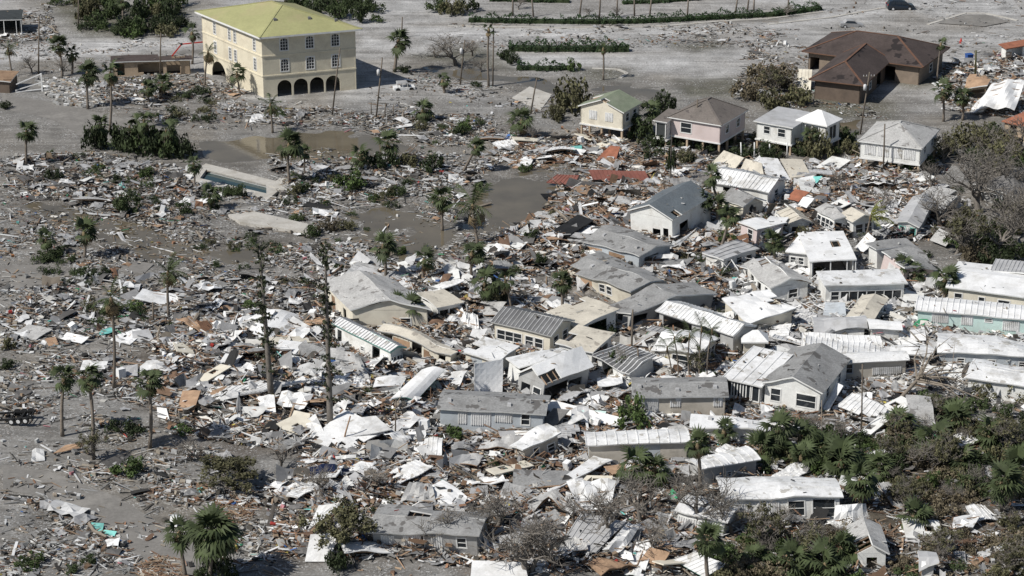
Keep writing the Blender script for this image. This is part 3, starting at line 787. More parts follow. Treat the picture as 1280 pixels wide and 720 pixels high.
        if kind in ('hip', 'winghip') and roof in ('brown_shingle', 'yellow_green_roof', 'taupe_shingle', 'grey_shingle', 'light_shingle'):
            cm = {'brown_shingle': 'rust_ridge', 'yellow_green_roof': 'yellow_green_roof'}.get(roof, roof)
            pr_ = set()
            for pl in poly:
                for i in range(len(pl)):
                    p, q = pl[i], pl[(i + 1) % len(pl)]
                    if max(p.z, q.z) > h + .1:
                        key = tuple(sorted((tuple(round(x, 2) for x in p), tuple(round(x, 2) for x in q))))
                        if key in pr_: continue
                        pr_.add(key); mb = MB(); up = Vector((0, 0, .02)); mb.bar(p + up, q + up, .32, .07); mb.build('ridge_cap', cm, ro_)
    if into is None and z0 < 1.2 and cat in ('house', 'trailer', 'roof', 'shed', 'hut') and name not in ('tiled_house',): CRUSH.append((rt, L, W, h, rng.random(), len(CRUSH)))
    return rt, org, rz, (S, L, W, h, rh), ro_, fin
CRUSH = []
def tri(x): return abs((x % 1.0) - .5) * 4 - 1
def rack_all():
    """storm damage: lean, sag and crush the wrecked homes, walls, roofs, windows and all"""
    for rt, L, W, h, q, k in CRUSH:
        rng = random.Random(k * 7 + 1)
        if any(w in rt['label'] for w in SOUND): A, B, ln = .03, .05, .02
        elif q < .18: A, B, ln = .05, .08, .04
        elif q < .6: A, B, ln = .14, .16, .10
        else: A, B, ln = .32, .24, .18
        cx, cy = rng.choice((0, 1)) * L, rng.choice((0, 1)) * W
        lx, ly = rng.uniform(-ln, ln), rng.uniform(-ln, ln); ph = [rng.uniform(0, 6.28) for _ in range(4)]
        def bend(p):
            d = math.hypot(p.x - cx, (p.y - cy) * 1.4) / (.75 * max(L, W)); c = max(0.0, 1 - d)
            z = p.z * (1 - A * c * c * (3 - 2 * c)) if p.z > 0 else p.z
            t = max(0.0, p.z) / h
            z += B * min(1, t) ** 2 * (tri(p.x * .11 + ph[0]) * .5 + tri(p.x * .23 + p.y * .17 + ph[2]) * .35 + math.sin(p.x * .9 + ph[1]) * math.cos(p.y * .8) * .3)
            return Vector((p.x + lx * max(0, z) + .12 * B * t * math.sin(p.y * 1.7 + ph[3]), p.y + ly * max(0, z) + .12 * B * t * math.sin(p.x * 1.5 + ph[0]), z))
        def walk(o, Mx):
            for ch in o.children:
                Mc = Mx @ ch.matrix_basis
                if ch.data:
                    Mi = Mc.inverted()
                    for v in ch.data.vertices: v.co = Mi @ bend(Mc @ v.co)
                walk(ch, Mc)
        walk(rt, Matrix.Identity(4))
def hash_str(s):
    v = 7
    for ch in s: v = (v * 31 + ord(ch)) % 1000003
    return v
# ---------------------------------------------------------------- the buildings
yw = [(u, 1.25, z, z + 1.95, 'aw') for u in (.235, .508, .782) for z in (7.6, 4.2)]
ya = [(u, 2.35, -.3, 2.75, 'arch') for u in (.226, .400, .573, .745)]
yl = [(u, .75, z, z + 1.9, 'aw') for u in (.22, .47, .56) for z in (7.4, 4.2)] + [(.26, 4.6, -.3, 2.9, 'arch'), (.88, .75, 7.4, 9.3, 'aw'), (.88, .75, 4.2, 6.1, 'aw')]
yb = building('apartment_building', 'three storey yellow building with arched windows and yellow green hip roof', 'building', (324, 47), (453, 36), (243, 14), 10.2, 'yellow_wall', 'yellow_green_roof', 'hip', 2.8,
              f=yw + ya, l=yl, r=[(.5, 1.2, 7.5, 9.3, 'aw'), (.5, 1.2, 4.2, 6, 'aw')], ov=.75, Cleft=True, skew=True, t=.3)
S_, L_, W_, h_, rh_ = yb[3]
for zz in (3.5, 6.75):
    mb = MB()
    o1, o2 = .75 / L_, .75 / W_
    pp = [S_(o1, o2), S_(1 - o1, o2), S_(1 - o1, 1 - o2), S_(o1, 1 - o2)]
    for i in range(4):
        a, b = pp[i], pp[(i + 1) % 4]; d = (b - a).normalized(); n = Vector((d.y, -d.x, 0))
        mb.hexa([x + Vector((0, 0, z)) for z in (zz, zz + .22) for x in (a + n * .09, b + n * .09, b - n * .05, a - n * .05)])
    mb.build('string_course', 'yellow_wall', yb[0])
for k, (s, tt) in enumerate(((.3, .22), (.62, .2), (.84, .14))):
    zr = h_ + rh_ * min(1, tt / .47)
    mb = MB(); mb.hexa([(-.3, -.3, -.1), (.3, -.3, -.1), (.3, .3, -.1), (-.3, .3, -.1), (-.22, -.22, .4), (.22, -.22, .4), (.22, .22, .45), (-.22, .22, .45)]); mb.build('roof_vent', 'vent_metal_rib_shade', yb[4], loc=S_(s, tt, zr))

bb = building('brown_hall', 'long brown hip roofed building with a projecting front wing and missing shingles', 'building', (1002, 64), (1154, 84), (1171, 57), 3.4, 'dun_wall', 'brown_shingle', 'hip', 2.7,
              f=[(.06, 1.6, 0, 2.4, 'o'), (.72, 2.6, .2, 2.6, 'o')], r=[(.5, 1.4, .9, 2.2, 'w')], trim='brown_trim', ov=.9)
building('', '', '', (1011, 99), (1080, 107), (1106, 74), 3.4, 'brown_wall', 'brown_shingle', 'winghip', 2.3, into=bb[:3], trim='brown_trim', ov=.8, nowall='b', r=[(.4, 1.2, 1, 2.2, 'w'), (.75, 2.4, .1, 2.5, 'o')])
S_, L_, W_, h_, rh_ = bb[3]
for u in (.0, .45, .9):
    mb = MB(); mb.box(-.35, .35, -.25, .05, -.5, .5)
    p = P(1045 + u * 8, 108 + u, 0); 
    M0 = (Matrix.Translation(bb[1]) @ Matrix.Rotation(bb[2], 4, 'Z')).inverted()
    q_ = M0 @ P(1045 + u * 9, 114.5 + u * 1.0, 0); o = mb.build('meter_box', 'grey_metal', bb[0], loc=(q_.x, q_.y - .15, 1.6))

building('stilt_house', 'green roofed cream cottage raised on posts', 'house', (722, 132), (780, 141), (797, 127), 5.0, 'cream_wall', 'green_shingle', 'gy', 1.5, z0=2.3, f=[(.3, 1.3, .9, 2.2, 's'), (.68, 1.3, .9, 2.2, 's')], r=even(2, 'w'), miss=.16)
pk = building('stilt_house', 'pink raised house with taupe hip roof and screened porch', 'house', (834, 146), (902, 157), (928, 136), 5.0, 'pink_wall', 'taupe_shingle', 'hip', 2.3, z0=2.2, f=[(.32, 1.7, .7, 2.2, 'w')], r=even(2, 'w'), l=even(1, 'w'), hipk=.9)
building('', '', '', (816, 150), (834, 153), (845, 141), 4.6, 'white_wall', 'taupe_shingle', 'shed', .5, z0=1.8, into=pk[:3], f=[(.5, 1.7, .3, 2.4, 'sc')], l=[(.5, 2, .3, 2.4, 'sc')])
wb = building('stilt_house', 'white flat roofed raised house with a small metal pyramid roof', 'house', (942, 151), (991, 160), (1003, 141), 4.4, 'white_wall', 'grey_metal', 'shed', .35, z0=1.7, f=[(.3, 1.0, 1, 2.1, 'w'), (.72, 1.2, .9, 2.1, 'w')], l=even(1))
building('', '', '', (994, 150), (1034, 158), (1046, 147), 4.6, 'white_wall', 'white_clean', 'hip', 1.5, z0=1.7, into=wb[:3], f=[(.5, 2.2, .2, 2.4, 'sc')], r=[(.5, 2.0, .4, 2.4, 'sc')])
building('stilt_house', 'raised house with light grey hip roof and shuttered front by bare trees', 'house', (1072, 176), (1153, 186), (1172, 161), 4.6, 'white_wall', 'light_shingle', 'hip', 2.0, z0=2.1, f=even(4, 's', 1.7, .6, 2.2), r=even(2), vents=0)
# collapsed corner at the right
building('wrecked_house', 'brown shattered timber house shell beside the white tarp', 'house', (1207, 104), (1236, 107), (1240, 98), 2.9, 'tan_wall', 'raw_ply', 'shed', .2, f=[(.3, 1.6, .3, 2.2, 'o'), (.75, 1.2, .6, 2.2, 'o')], miss=.3, warp=.1, r=[(.5, 2, .3, 2.2, 'o')])
building('tiled_house', 'orange tile roofed house half buried in scrub behind the white tarp', 'house', (1252, 151), (1312, 165), (1322, 142), 2.6, 'tan_wall', 'rust_tile', 'hip', 2.0, trim='rust_tile', f=even(3, 'o'))
building('tiled_house', 'low orange awning roof at the edge of the pale lot', 'canopy', (1258, 61), (1310, 52), (1316, 46), 2.2, 'white_wall', 'rust_tile', 'shed', .4, trim='rust_tile', f=even(2, 'o', 2.5, 0, 2))
building('shingled_house', 'dark grey hip roof sunk among bare trees near a white cabin wreck', 'house', (1212, 226), (1268, 244), (1310, 215), 2.3, 'grey_wall', 'dark_shingle', 'hip', 1.5, f=even(3, 'w'))
# east side bungalows
building('bungalow', 'white bungalow with ribbed metal roof beside the cream wall slabs', 'house', (886, 224), (962, 238), (986, 223), 2.7, 'white_wall', 'white_metal', 'gx', 1.0, ribs=.62, f=[(.30, 1.6, .5, 2.2, 'o'), (.5, 1.1, .6, 2.1, 'w')], r=even(1, 'w'))
building('bungalow', 'small grey roofed bungalow with open gable end below the palm cluster', 'house', (898, 246), (928, 258), (946, 246), 2.6, 'cream_wall', 'grey_shingle', 'gx', .9, f=[(.35, 1.8, .3, 2.0, 'o')], r=[(.5, 1.2, .6, 2.0, 'o')])
building('shed_house', 'flat white roofed pink box of a house beside the palm cluster', 'house', (921, 276), (945, 287), (955, 266), 2.6, 'pink_wall', 'white_clean', 'shed', .1, f=[(.6, 1.0, .8, 2, 'w')], r=even(2, 'w'))
building('shed_house', 'small white annex with one dark window beside the flat roofed pink house', 'house', (944, 288), (967, 291), (972, 275), 2.1, 'white_wall', 'white_metal', 'shed', .3, f=[(.35, .9, .7, 1.7, 'w')], warp=.1)
building('bungalow', 'tilted cottage with ribbed grey roof and broken windows', 'house', (963, 259), (985, 273), (1005, 262), 2.6, 'white_wall', 'tan_roof', 'gx', .7, ribs=.9, f=even(2, 'w', 1.3, .4, 1.9), tilt=(-4, 7), warp=.06, r=[(.5, 2.2, .2, 1.9, 'o')])
building('bungalow', 'white bungalow with a row of green windows and dark porch opening', 'house', (1016, 261), (1040, 276), (1062, 269), 2.7, 'white_wall', 'light_shingle', 'gx', .7, f=[(.12, 1.0, .8, 2.1, 'w'), (.38, 1.0, .8, 2.1, 'w'), (.62, 1.0, .8, 2.1, 'w'), (.85, 1.0, .8, 2.1, 'w')], r=[(.25, 2.0, .1, 2.2, 'o'), (.7, 1, .6, 2.1, 'w')])
building('bungalow', 'pale roofed bungalow wing against the curving yellow green palm', 'house', (1050, 268), (1067, 278), (1091, 269), 2.7, 'white_wall', 'tan_roof', 'gx', .8, r=even(2, 'w'), f=even(1))
building('bungalow', 'bungalow with teal shutters and grey metal roof under bare trees', 'house', (1118, 273), (1149, 277), (1172, 250), 2.6, 'white_wall', 'grey_metal', 'gy', .7, f=[(.25, .7, .6, 2.0, 'w'), (.5, .9, .5, 2.0, 's'), (.78, .7, .6, 2.0, 'w')], frame='teal_trim', warp=.05)
building('bungalow', 'broad grey roof caught in bare branches behind the teal shuttered bungalow', 'house', (1142, 250), (1182, 258), (1196, 240), 2.4, 'grey_wall', 'light_shingle', 'shed', .3, warp=.12, f=even(2, 'w'))
building('carport_house', 'wide white metal roofed house with open carport', 'house', (1013, 326), (1072, 325), (1076, 293), 2.9, 'white_wall', 'white_clean', 'shed', .5, nowall='f', posts=(.02, .45, .8, .98), r=even(1))
building('shed_house', 'grey walled lean-to with two windows beside the open carport', 'house', (982, 313), (1012, 318), (1014, 296), 2.6, 'grey_wall', 'white_clean', 'shed', .5, f=[(.3, 1.0, .9, 1.8, 'w'), (.62, 1.0, .9, 1.8, 'w')])
building('long_house', 'grey flat roofed house with peach side wall behind the fan palms', 'house', (1096, 312), (1124, 333), (1160, 322), 2.9, 'pink_wall', 'grey_shingle', 'shed', .15, f=[(.45, 1.6, .6, 2.0, 's'), (.75, 1.6, .6, 2.0, 's')], r=even(2, 'o'))
building('long_house', 'grey flat roof slab with white edge above the peach walled house', 'house', (1083, 303), (1097, 312), (1170, 318), 2.9, 'white_wall', 'grey_shingle', 'shed', .1)
building('trailer_home', 'white trailer with ribbed awning roof and a row of dark screened windows', 'trailer', (1030, 357), (1135, 353), (1117, 337), 2.9, 'white_wall', 'white_metal', 'shed', .2, f=[(.12, 1.0, .8, 1.9, 'w'), (.58, 7.6, .7, 1.9, 'g')], Cleft=False)
building('trailer_home', 'long beige trailer with bright white roof behind the fan palm', 'trailer', (1182, 358), (1330, 376), (1318, 341), 2.8, 'cream_wall', 'white_clean', 'gx', .5, f=[(.09, .9, .8, 2.0, 'w'), (.3, .7, .9, 1.9, 'w'), (.5, 1.4, .8, 1.9, 'w')])
building('awning', 'corrugated grey awning strip above the long beige trailer', 'roof', (1238, 337), (1310, 346), (1308, 332), 3.3, 'white_wall', 'grey_metal', 'shed', .1, ribs=.5, nowall='fr')
building('trailer_home', 'long mint green trailer with white rolled roof edge', 'trailer', (1144, 386), (1330, 402), (1326, 384), 2.7, 'mint_wall', 'white_clean', 'gx', .35, ribs=.7, f=[(.16, 2.0, .7, 1.9, 's'), (.35, 1.4, .7, 1.9, 's'), (.5, .8, 1.3, 1.7, 'w'), (.66, 2.0, .5, 1.7, 's')], z0=.5)
building('bungalow', 'low grey gabled roof with pale blue wall beside the mint trailer', 'house', (1056, 394), (1090, 399), (1142, 378), 2.4, 'blue_wall', 'tan_roof', 'gy', .5, r=even(3, 'w', .8, .8, 1.8))
# damaged ridge houses between
building('gable_cottage', 'pale grey collapsed cottage with white bargeboards and low broken gable', 'house', (930, 332), (963, 359), (1008, 347), 2.6, 'white_wall', 'light_shingle', 'gx', .9, miss=.12, warp=.1, f=even(3, 'o', 1.0, .5, 1.9), r=[(.6, 1.2, .8, 1.9, 'w')], tilt=(2, 2))
building('flat_topped_house', 'white flat roof carrying heaped scraps beside the blue awning window', 'house', (902, 372), (936, 398), (985, 382), 2.5, 'cream_wall', 'white_clean', 'shed', .2, f=[(.4, 1.6, .8, 2.0, 'b'), (.85, 1, .4, 2, 'o')], warp=.12, miss=.15)
building('flat_topped_house', 'long flat silver roof with palm shadow beside the palm cluster', 'house', (878, 316), (905, 325), (960, 312), 2.4, 'white_wall', 'grey_metal', 'shed', .15, ribs=.8, warp=.06, r=even(3, 'o', 1, .5, 1.8))
building('flat_topped_house', 'blue grey flat roof ahead of the lone fan palm', 'house', (925, 326), (946, 341), (975, 330), 2.5, 'white_wall', 'grey_metal', 'shed', .1, warp=.05, f=even(2, 'o', .9, .6, 1.9))
building('slate_gable_house', 'slate blue gabled house leaning on its broken front', 'house', (785, 263), (843, 276), (868, 244), 3.6, 'white_wall', 'blue_shingle', 'gy', 1.6, f=[(.62, 1.2, .5, 1.7, 'o'), (.84, .8, .3, 2.0, 'o')], tilt=(2, -2), warp=.05, r=[(.3, 2.2, .2, 2.2, 'o')])
building('shingled_house', 'grey roofed house split open at its right end below the slate house', 'house', (725, 293), (799, 318), (842, 303), 2.7, 'blue_wall', 'grey_shingle', 'gx', .6, f=[(.2, 2.6, .4, 1.9, 'p'), (.6, 2.8, .3, 1.9, 'p')], r=[(.4, 2.6, .1, 2.1, 'o')], vents=3, warp=.05)
building('shingled_house', 'grey roofed cream house with torn orange sheathing at the back corner', 'house', (706, 328), (790, 364), (842, 350), 2.6, 'cream_wall', 'grey_shingle', 'gx', .7, f=[(.12, 1.0, .2, 2.0, 'o'), (.3, 2.2, .4, 1.9, 'p'), (.55, 1, .7, 1.8, 'w'), (.66, .9, .7, 1.8, 'w')], miss=.18, warp=.06, vents=2)
building('shingled_house', 'dark grey wide gabled roof behind the white ribbed roof', 'house', (756, 374), (784, 390), (890, 364), 2.6, 'grey_wall', 'grey_shingle', 'gx', .9, r=[(.12, 2.0, .2, 2.1, 'o'), (.4, 2, .4, 2, 'o')], f=even(1, 'o'))
building('ribbed_house', 'white ribbed roof house sagging over a timber pile', 'house', (820, 386), (918, 422), (942, 409), 2.6, 'grey_wall', 'white_metal', 'gx', .8, ribs=.55, f=[(.25, 4.6, 0, 2.2, 'o'), (.7, 3.0, .2, 2.2, 'o')], warp=.06)
building('ribbed_house', 'cream house with dark ribbed roof and five front windows', 'house', (613, 402), (689, 419), (719, 400), 2.8, 'cream_wall', 'vent_metal_rib_shade', 'gx', 1.0, ribs=.52, rib_mat='grey_metal', f=[(u, 1.05, .7, 1.9, 'w') for u in (.12, .27, .42, .63, .8)], r=even(2, 'w'))  # dark roof sheet stands in for the shadows its ribs cast
building('patio_cover', 'plain pale flat roof behind the dark ribbed house', 'house', (683, 391), (725, 408), (764, 386), 2.5, 'white_wall', 'tan_roof', 'shed', .2, r=[(.5, 3, .2, 2, 'o')])
building('patio_cover', 'wide pale patio roof with a broken tree leaning over it', 'house', (694, 429), (742, 439), (772, 419), 2.6, 'white_wall', 'tan_roof', 'shed', .15, f=[(.2, 2, .2, 1.9, 'o'), (.62, 2.4, .6, 1.9, 's')], r=[(.5, 3, .3, 2, 'o')])
gh = building('gable_cottage', 'bright white gabled metal roof cottage with a wrecked grey front', 'house', (640, 462), (677, 478), (721, 448), 2.9, 'grey_wall', 'white_clean', 'gy', 1.7, f=[(.3, 1.4, .3, 2.0, 'o'), (.75, 1.2, .4, 2.0, 'w')], r=[(.25, 4.0, .1, 2.2, 'o'), (.7, 2, .3, 2.0, 'o')], tilt=(0, 3))
building('', '', '', (628, 448), (645, 461), (688, 430), 2.9, 'white_wall', 'white_metal', 'shedx', .7, into=gh[:3])
building('patio_cover', 'striped black and white metal patio roof by the leafy poles', 'roof', (745, 444), (790, 460), (828, 446), 2.5, 'white_wall', 'vent_metal_rib_shade', 'shed', .2, ribs=.55, rib_mat='white_metal', f=[(.3, 1.6, .2, 2, 'o'), (.75, 1.2, 0, 2.1, 'd')], warp=.04)  # black stripes are rib shadows put into the roof colour
building('bungalow', 'white roofed bungalow with dark front windows behind the slender palms', 'house', (812, 428), (874, 440), (925, 424), 2.6, 'cream_wall', 'white_metal', 'gx', .6, f=[(.15, 1.4, .6, 1.9, 's'), (.65, 2.6, .4, 1.9, 'w')], r=even(4, 'w', 1.0, .6, 1.9))
building('small_hut', 'little cream hut with a white tent shaped roof', 'hut', (926, 427), (960, 428), (962, 418), 2.4, 'cream_wall', 'white_clean', 'hip', 1.1, f=[(.5, .8, .9, 1.6, 'w')])
# trailers of the middle
building('trailer_home', 'light blue grey trailer with grey shingle roof and storm shutters', 'trailer', (545, 511), (682, 517), (681, 491), 2.6, 'blue_wall', 'grey_shingle', 'gx', .55, z0=.4, f=[(.22, 1.0, .5, 1.9, 's'), (.4, 2.2, .4, 1.9, 's'), (.62, 1.9, .9, 1.9, 's'), (.83, .9, .7, 1.9, 'w')], vents=4)
building('trailer_home', 'beige trailer with grey shingle roof and round leafy bush at its corner', 'trailer', (790, 496), (911, 497), (909, 474), 2.7, 'beige_wall', 'grey_shingle', 'gx', .55, z0=.5, f=[(.15, 2.2, .3, 1.9, 's'), (.45, 1.2, .9, 2.0, 's'), (.92, 1.0, .9, 2.0, 's')], vents=5)
sr = building('sunroom_house', 'white house with banked sunroom windows and grey gabled roof', 'house', (951, 477), (1028, 490), (1030, 440), 3.2, 'white_wall', 'grey_shingle', 'gy', 1.3, f=[(.2, 1.1, .6, 2.1, 'w'), (.75, 2.2, .5, 2.0, 'w')], r=even(2), ridge_off=0, z0=.5)
building('', '', '', (902, 472), (952, 483), (947, 442), 2.9, 'white_wall', 'white_metal', 'shed', .9, into=sr[:3], ribs=1.1, f=[(u, 1.0, .4, 2.2, 'g') for u in (.12, .3, .47, .64, .85)], z0=.4)
building('trailer_home', 'long white trailer with seamed roof and a blue board on its side', 'trailer', (733, 556), (864, 554), (862, 537), 2.7, 'beige_wall', 'white_metal', 'bow', .3, f=[(.58, 3.0, .4, 2.1, 'b')], l=[(.5, 1.6, .3, 2, 'b')], ribs=1.0, z0=.4)
building('trailer_home', 'grey sided trailer with ribbed white roof pushed askew under the palms', 'trailer', (876, 587), (952, 572), (942, 555), 2.5, 'grey_wall', 'white_metal', 'bow', .3, ribs=.8, z0=.2, f=[(.5, .5, .8, 1.3, 'w')])
building('flat_topped_house', 'low flat white roof of a long buried trailer next to the sunroom house', 'trailer', (860, 533), (962, 537), (960, 523), 1.9, 'white_wall', 'white_clean', 'shed', .15, f=[(.68, .5, .5, .9, 'w')], vents=2)
building('trailer_home', 'white trailer with broad white rolled roof and shuttered front amid bare trees', 'trailer', (905, 626), (1057, 624), (1046, 595), 2.9, 'white_wall', 'white_metal', 'bow', .45, f=[(.12, 2.4, .4, 1.8, 's'), (.38, 2.2, .4, 2.0, 's'), (.62, 1.6, .5, 2.0, 'w'), (.86, 2.2, .3, 2.2, 'w')], z0=.3)
building('trailer_home', 'crushed white trailer side with pale square panels behind the bare oak', 'trailer', (838, 637), (905, 650), (912, 625), 2.5, 'white_wall', 'white_metal', 'bow', .3, f=even(4, 's', 1.5, .5, 1.8), tilt=(0, 3))
building('gable_cottage', 'speckled white gabled shed draped with torn scrub', 'shed', (1070, 692), (1114, 692), (1100, 655), 2.2, 'white_wall', 'light_shingle', 'gy', .9, f=even(1, 'o', 1.0, .3, 1.6), warp=.06)
building('shed_house', 'grey box shed with small vent in the torn scrub', 'shed', (1148, 706), (1172, 706), (1168, 697), 2.4, 'grey_wall', 'grey_metal', 'shed', .12, f=[(.5, .6, .6, 1.0, 'w')], l=[(.5, 1, .2, 1.8, 'p')])
building('small_hut', 'small grey roofed hut beneath the uprooted tree', 'hut', (1136, 525), (1168, 526), (1160, 498), 2.2, 'grey_wall', 'light_shingle', 'shed', .5, f=[(.4, 1.1, .1, 1.9, 'd')])
building('trailer_home', 'grey trailer with bare shutters lying behind the leaning oak', 'trailer', (462, 654), (602, 668), (612, 640), 2.8, 'grey_wall', 'grey_shingle', 'gx', .6, f=[(.14, 1.3, .5, 1.9, 's'), (.38, 1.8, .4, 2.1, 's'), (.46, .6, .5, 2.0, 'w'), (.62, 1.2, .6, 1.9, 's'), (.85, .9, .8, 1.9, 'w')], miss=.1, z0=.3)
building('trailer_home', 'white trailer with teal trim and ribbed roof among timber wreckage', 'trailer', (413, 403), (487, 437), (503, 428), 2.6, 'white_wall', 'white_metal', 'gx', .5, ribs=.5, rib_mat='grey_metal', trim='teal_trim', f=[(.08, .8, .2, 2.0, 'o'), (.5, .6, .8, 1.3, 'w'), (.74, 1.4, .2, 2.1, 'o'), (.9, .7, .6, 1.6, 'w')], r=even(3, 'w', .9, .4, 1.7))
building('gable_cottage', 'pale grey roofed cottage with torn orange corner and dark gable wall', 'house', (440, 388), (541, 386), (500, 350), 3.0, 'cream_wall', 'light_shingle', 'gy', 1.3, l=[(.3, 1.2, .3, 2.2, 'p'), (.7, 1.0, .5, 2.0, 'o')], tilt=(0, 1), f=[(.7, 1.2, .6, 1.8, 'w')], Cleft=False, skew=True)
building('long_house', 'long cream wreck with gutted rooms and peeling pale roof', 'house', (470, 410), (563, 439), (578, 430), 2.6, 'cream_wall', 'tan_roof', 'gx', .45, f=[(.1, 1.4, .3, 2.1, 'o'), (.3, 2.6, .3, 2.0, 'p'), (.52, 1.5, .2, 2.2, 'o'), (.66, .9, .6, 1.9, 'p'), (.88, 1.0, .3, 2.1, 'o')], miss=.1, warp=.06)
building('bungalow', 'tan roofed cottage tipped towards the crumpled metal behind the trailers', 'house', (546, 383), (580, 375), (574, 356), 2.4, 'white_wall', 'tan_roof', 'shed', .6, tilt=(-5, 4), warp=.06, f=even(2, 'o', 1.2, .3, 1.8))
building('flat_topped_house', 'white flat roofed cottage with blue doorway in the timber heap', 'house', (577, 438), (622, 450), (635, 430), 2.3, 'cream_wall', 'white_metal', 'shed', .2, f=[(.35, 1.6, .2, 1.8, 'b')], warp=.08, miss=.12)
building('trailer_home', 'beige tilted trailer with two dark windows beside the grey trailer', 'trailer', (657, 560), (706, 545), (690, 534), 2.3, 'beige_wall', 'white_metal', 'shed', .3, f=[(.35, .7, .5, 1.7, 'w'), (.78, .9, .6, 1.4, 'w')], tilt=(0, -4))
building('trailer_home', 'long bowed grey white trailer behind the corrugated siding sheet', 'trailer', (1018, 410), (1085, 410), (1080, 397), 2.3, 'white_wall', 'grey_metal', 'bow', .5)
building('trailer_home', 'white bowed trailer roof touching the blue covered wreck', 'trailer', (1086, 411), (1128, 411), (1122, 399), 2.3, 'white_wall', 'white_clean', 'bow', .45)
building('trailer_home', 'beige trailer with rolled white roof and blue window frame', 'trailer', (1036, 455), (1138, 450), (1124, 438), 2.5, 'beige_wall', 'white_metal', 'bow', .5, f=[(.2, 1.6, .7, 1.8, 'w'), (.75, 3.4, .4, 1.2, 's')], frame='blue_wall', z0=.4)
building('trailer_home', 'smashed white trailer with corrugated front beside the sunroom house', 'trailer', (1001, 438), (1110, 446), (1102, 424), 2.2, 'white_metal', 'white_metal', 'shed', .1, warp=.1, ribs=.6, f=even(2, 'w', .7, .6, 1.2))
building('trailer_home', 'low grey white trailer wedged behind the uprooted tree', 'trailer', (1110, 440), (1165, 446), (1160, 430), 2.0, 'grey_wall', 'white_metal', 'bow', .35)
building('trailer_home', 'long white roofed trailer half hidden by the uprooted tree crown', 'trailer', (1205, 472), (1310, 486), (1306, 462), 2.3, 'white_wall', 'white_metal', 'bow', .4)
building('trailer_home', 'white topped trailer with blue strip below the mint trailer', 'trailer', (1170, 438), (1310, 447), (1306, 424), 2.2, 'blue_wall', 'white_metal', 'bow', .4, f=even(3, 'w', .8, .7, 1.3))
building('ruined_store', 'low brown roofless ruin with gaping openings beside the yellow building', 'ruin', (138, 78), (240, 74), (234, 68), 2.6, 'tan_wall', 'brown_shingle', 'shed', .2, f=[(.1, 1.2, .2, 2.2, 'o'), (.36, 1.0, .6, 2, 'o'), (.52, 3.2, 0, 2.2, 'o'), (.78, 2.2, .2, 2.3, 'o')], miss=.25, warp=.12, nowall='')
building('pool_cage', 'dark screened pool cage with white posts', 'pool cage', (-30, 26), (27, 24), (25, 14), 2.8, 'screen', 'screen', 'shed', .3, nowall='f', posts=(.2, .6, .87, .98))
building('kiosk', 'small tan roofed kiosk on the sandy verge', 'hut', (-14, 100), (13, 101), (11, 91), 2.2, 'brown_wall', 'raw_ply', 'shed', .4)
rack_all()
# ---------------------------------------------------------------- torn roofs and big sheets lying about
def sheet(name, label, cat, quad, m='white_metal', t=.07, warp=.08, bend=0.0, fold=0.0, ribs=None, miss=0.0, edge=None, under=None, group=None):
    rng = random.Random(hash_str(label))
    pts = []
    for (px, py, z) in quad:
        p = P(px, py, z); p = P(px, py, max(0, H1(p)) + z); pts.append(p)
    c = sum(pts, Vector()) / 4; c.z = min(p.z for p in pts)
    pts = [p - c for p in pts]
    if (pts[1] - pts[0]).cross(pts[3] - pts[0]).z < 0: pts = [pts[0], pts[3], pts[2], pts[1]]
    mb = MB()
    lu = (pts[1] - pts[0]).length; lv = (pts[3] - pts[0]).length
    g, fn = gridslab(mb, pts, max(3, min(14, int(lu / .6))), max(3, min(14, int(lv / .6))), t, warp, miss, 0, 1, bend, fold, ribs, .05, .08, rng)
    rt = root(name, label, cat, c, 0, group)
    o = mb.build('panel', [m, edge or m], rt)
    if g and g.f: stuff(g.build('rib', m, o))
    n = max(2, int(lv / 1.3))
    for k in range(n):                      # battens still nailed beneath
        v = (k + .5) / n
        b = MB(); b.bar(fn(.03, v, -t - .05), fn(.5, v, -t - .05), .06, .09); b.bar(fn(.5, v, -t - .05), fn(.97, v, -t - .05), .06, .09)
        b.build('batten', 'wood', rt)
    return rt
T = sheet
T('torn_sheet', 'white curling roof sheet with a teal edge over timber wreckage', 'roof sheet', [(486, 500, .5), (520, 501, .5), (556, 462, 1.9), (527, 462, 1.9)], 'white_clean', .10, .05, bend=.5, edge='teal_trim')
T('fallen_siding', 'big bright white wall panel propped upright before the white gabled cottage', 'wall panel', [(593, 491, .2), (628, 492, .2), (629, 449, 3.4), (593, 455, 3.2)], 'white_clean', .12, .02)
T('torn_sheet', 'long pale ribbed roof strip sloping below the first stripped pine', 'roof sheet', [(250, 504, .2), (330, 488, 1.0), (385, 475, 1.2), (262, 484, .7)], 'white_metal', .15, .06, ribs=.5)
T('torn_sheet', 'broad white torn roof behind the first stripped pine', 'roof sheet', [(312, 424, .6), (350, 425, .4), (382, 397, .6), (332, 386, 1.8)], 'white_metal', .14, .10, bend=.4)
T('torn_sheet', 'white roof half lifted into a point left of the first stripped pine', 'roof sheet', [(293, 411, .1), (322, 414, .8), (345, 388, 1.9), (330, 385, 1.6)], 'white_metal', .14, .06)
T('torn_sheet', 'large pale speckled roof sheet behind the second stripped pine', 'roof sheet', [(392, 466, .3), (462, 474, .3), (450, 445, 1.0), (410, 434, 1.2)], 'light_shingle', .12, .10, fold=.2)
T('torn_sheet', 'folded white sheet metal between the two stripped pines', 'roof sheet', [(346, 508, .3), (380, 514, .3), (392, 494, 1.2), (352, 490, 1.2)], 'white_metal', .05, .12, fold=.5)
T('torn_sheet', 'crumpled white sheet at the foot of the first stripped pine', 'roof sheet', [(325, 515, .3), (345, 518, .2), (343, 495, 1.1), (322, 497, .9)], 'white_metal', .05, .14, fold=.4)
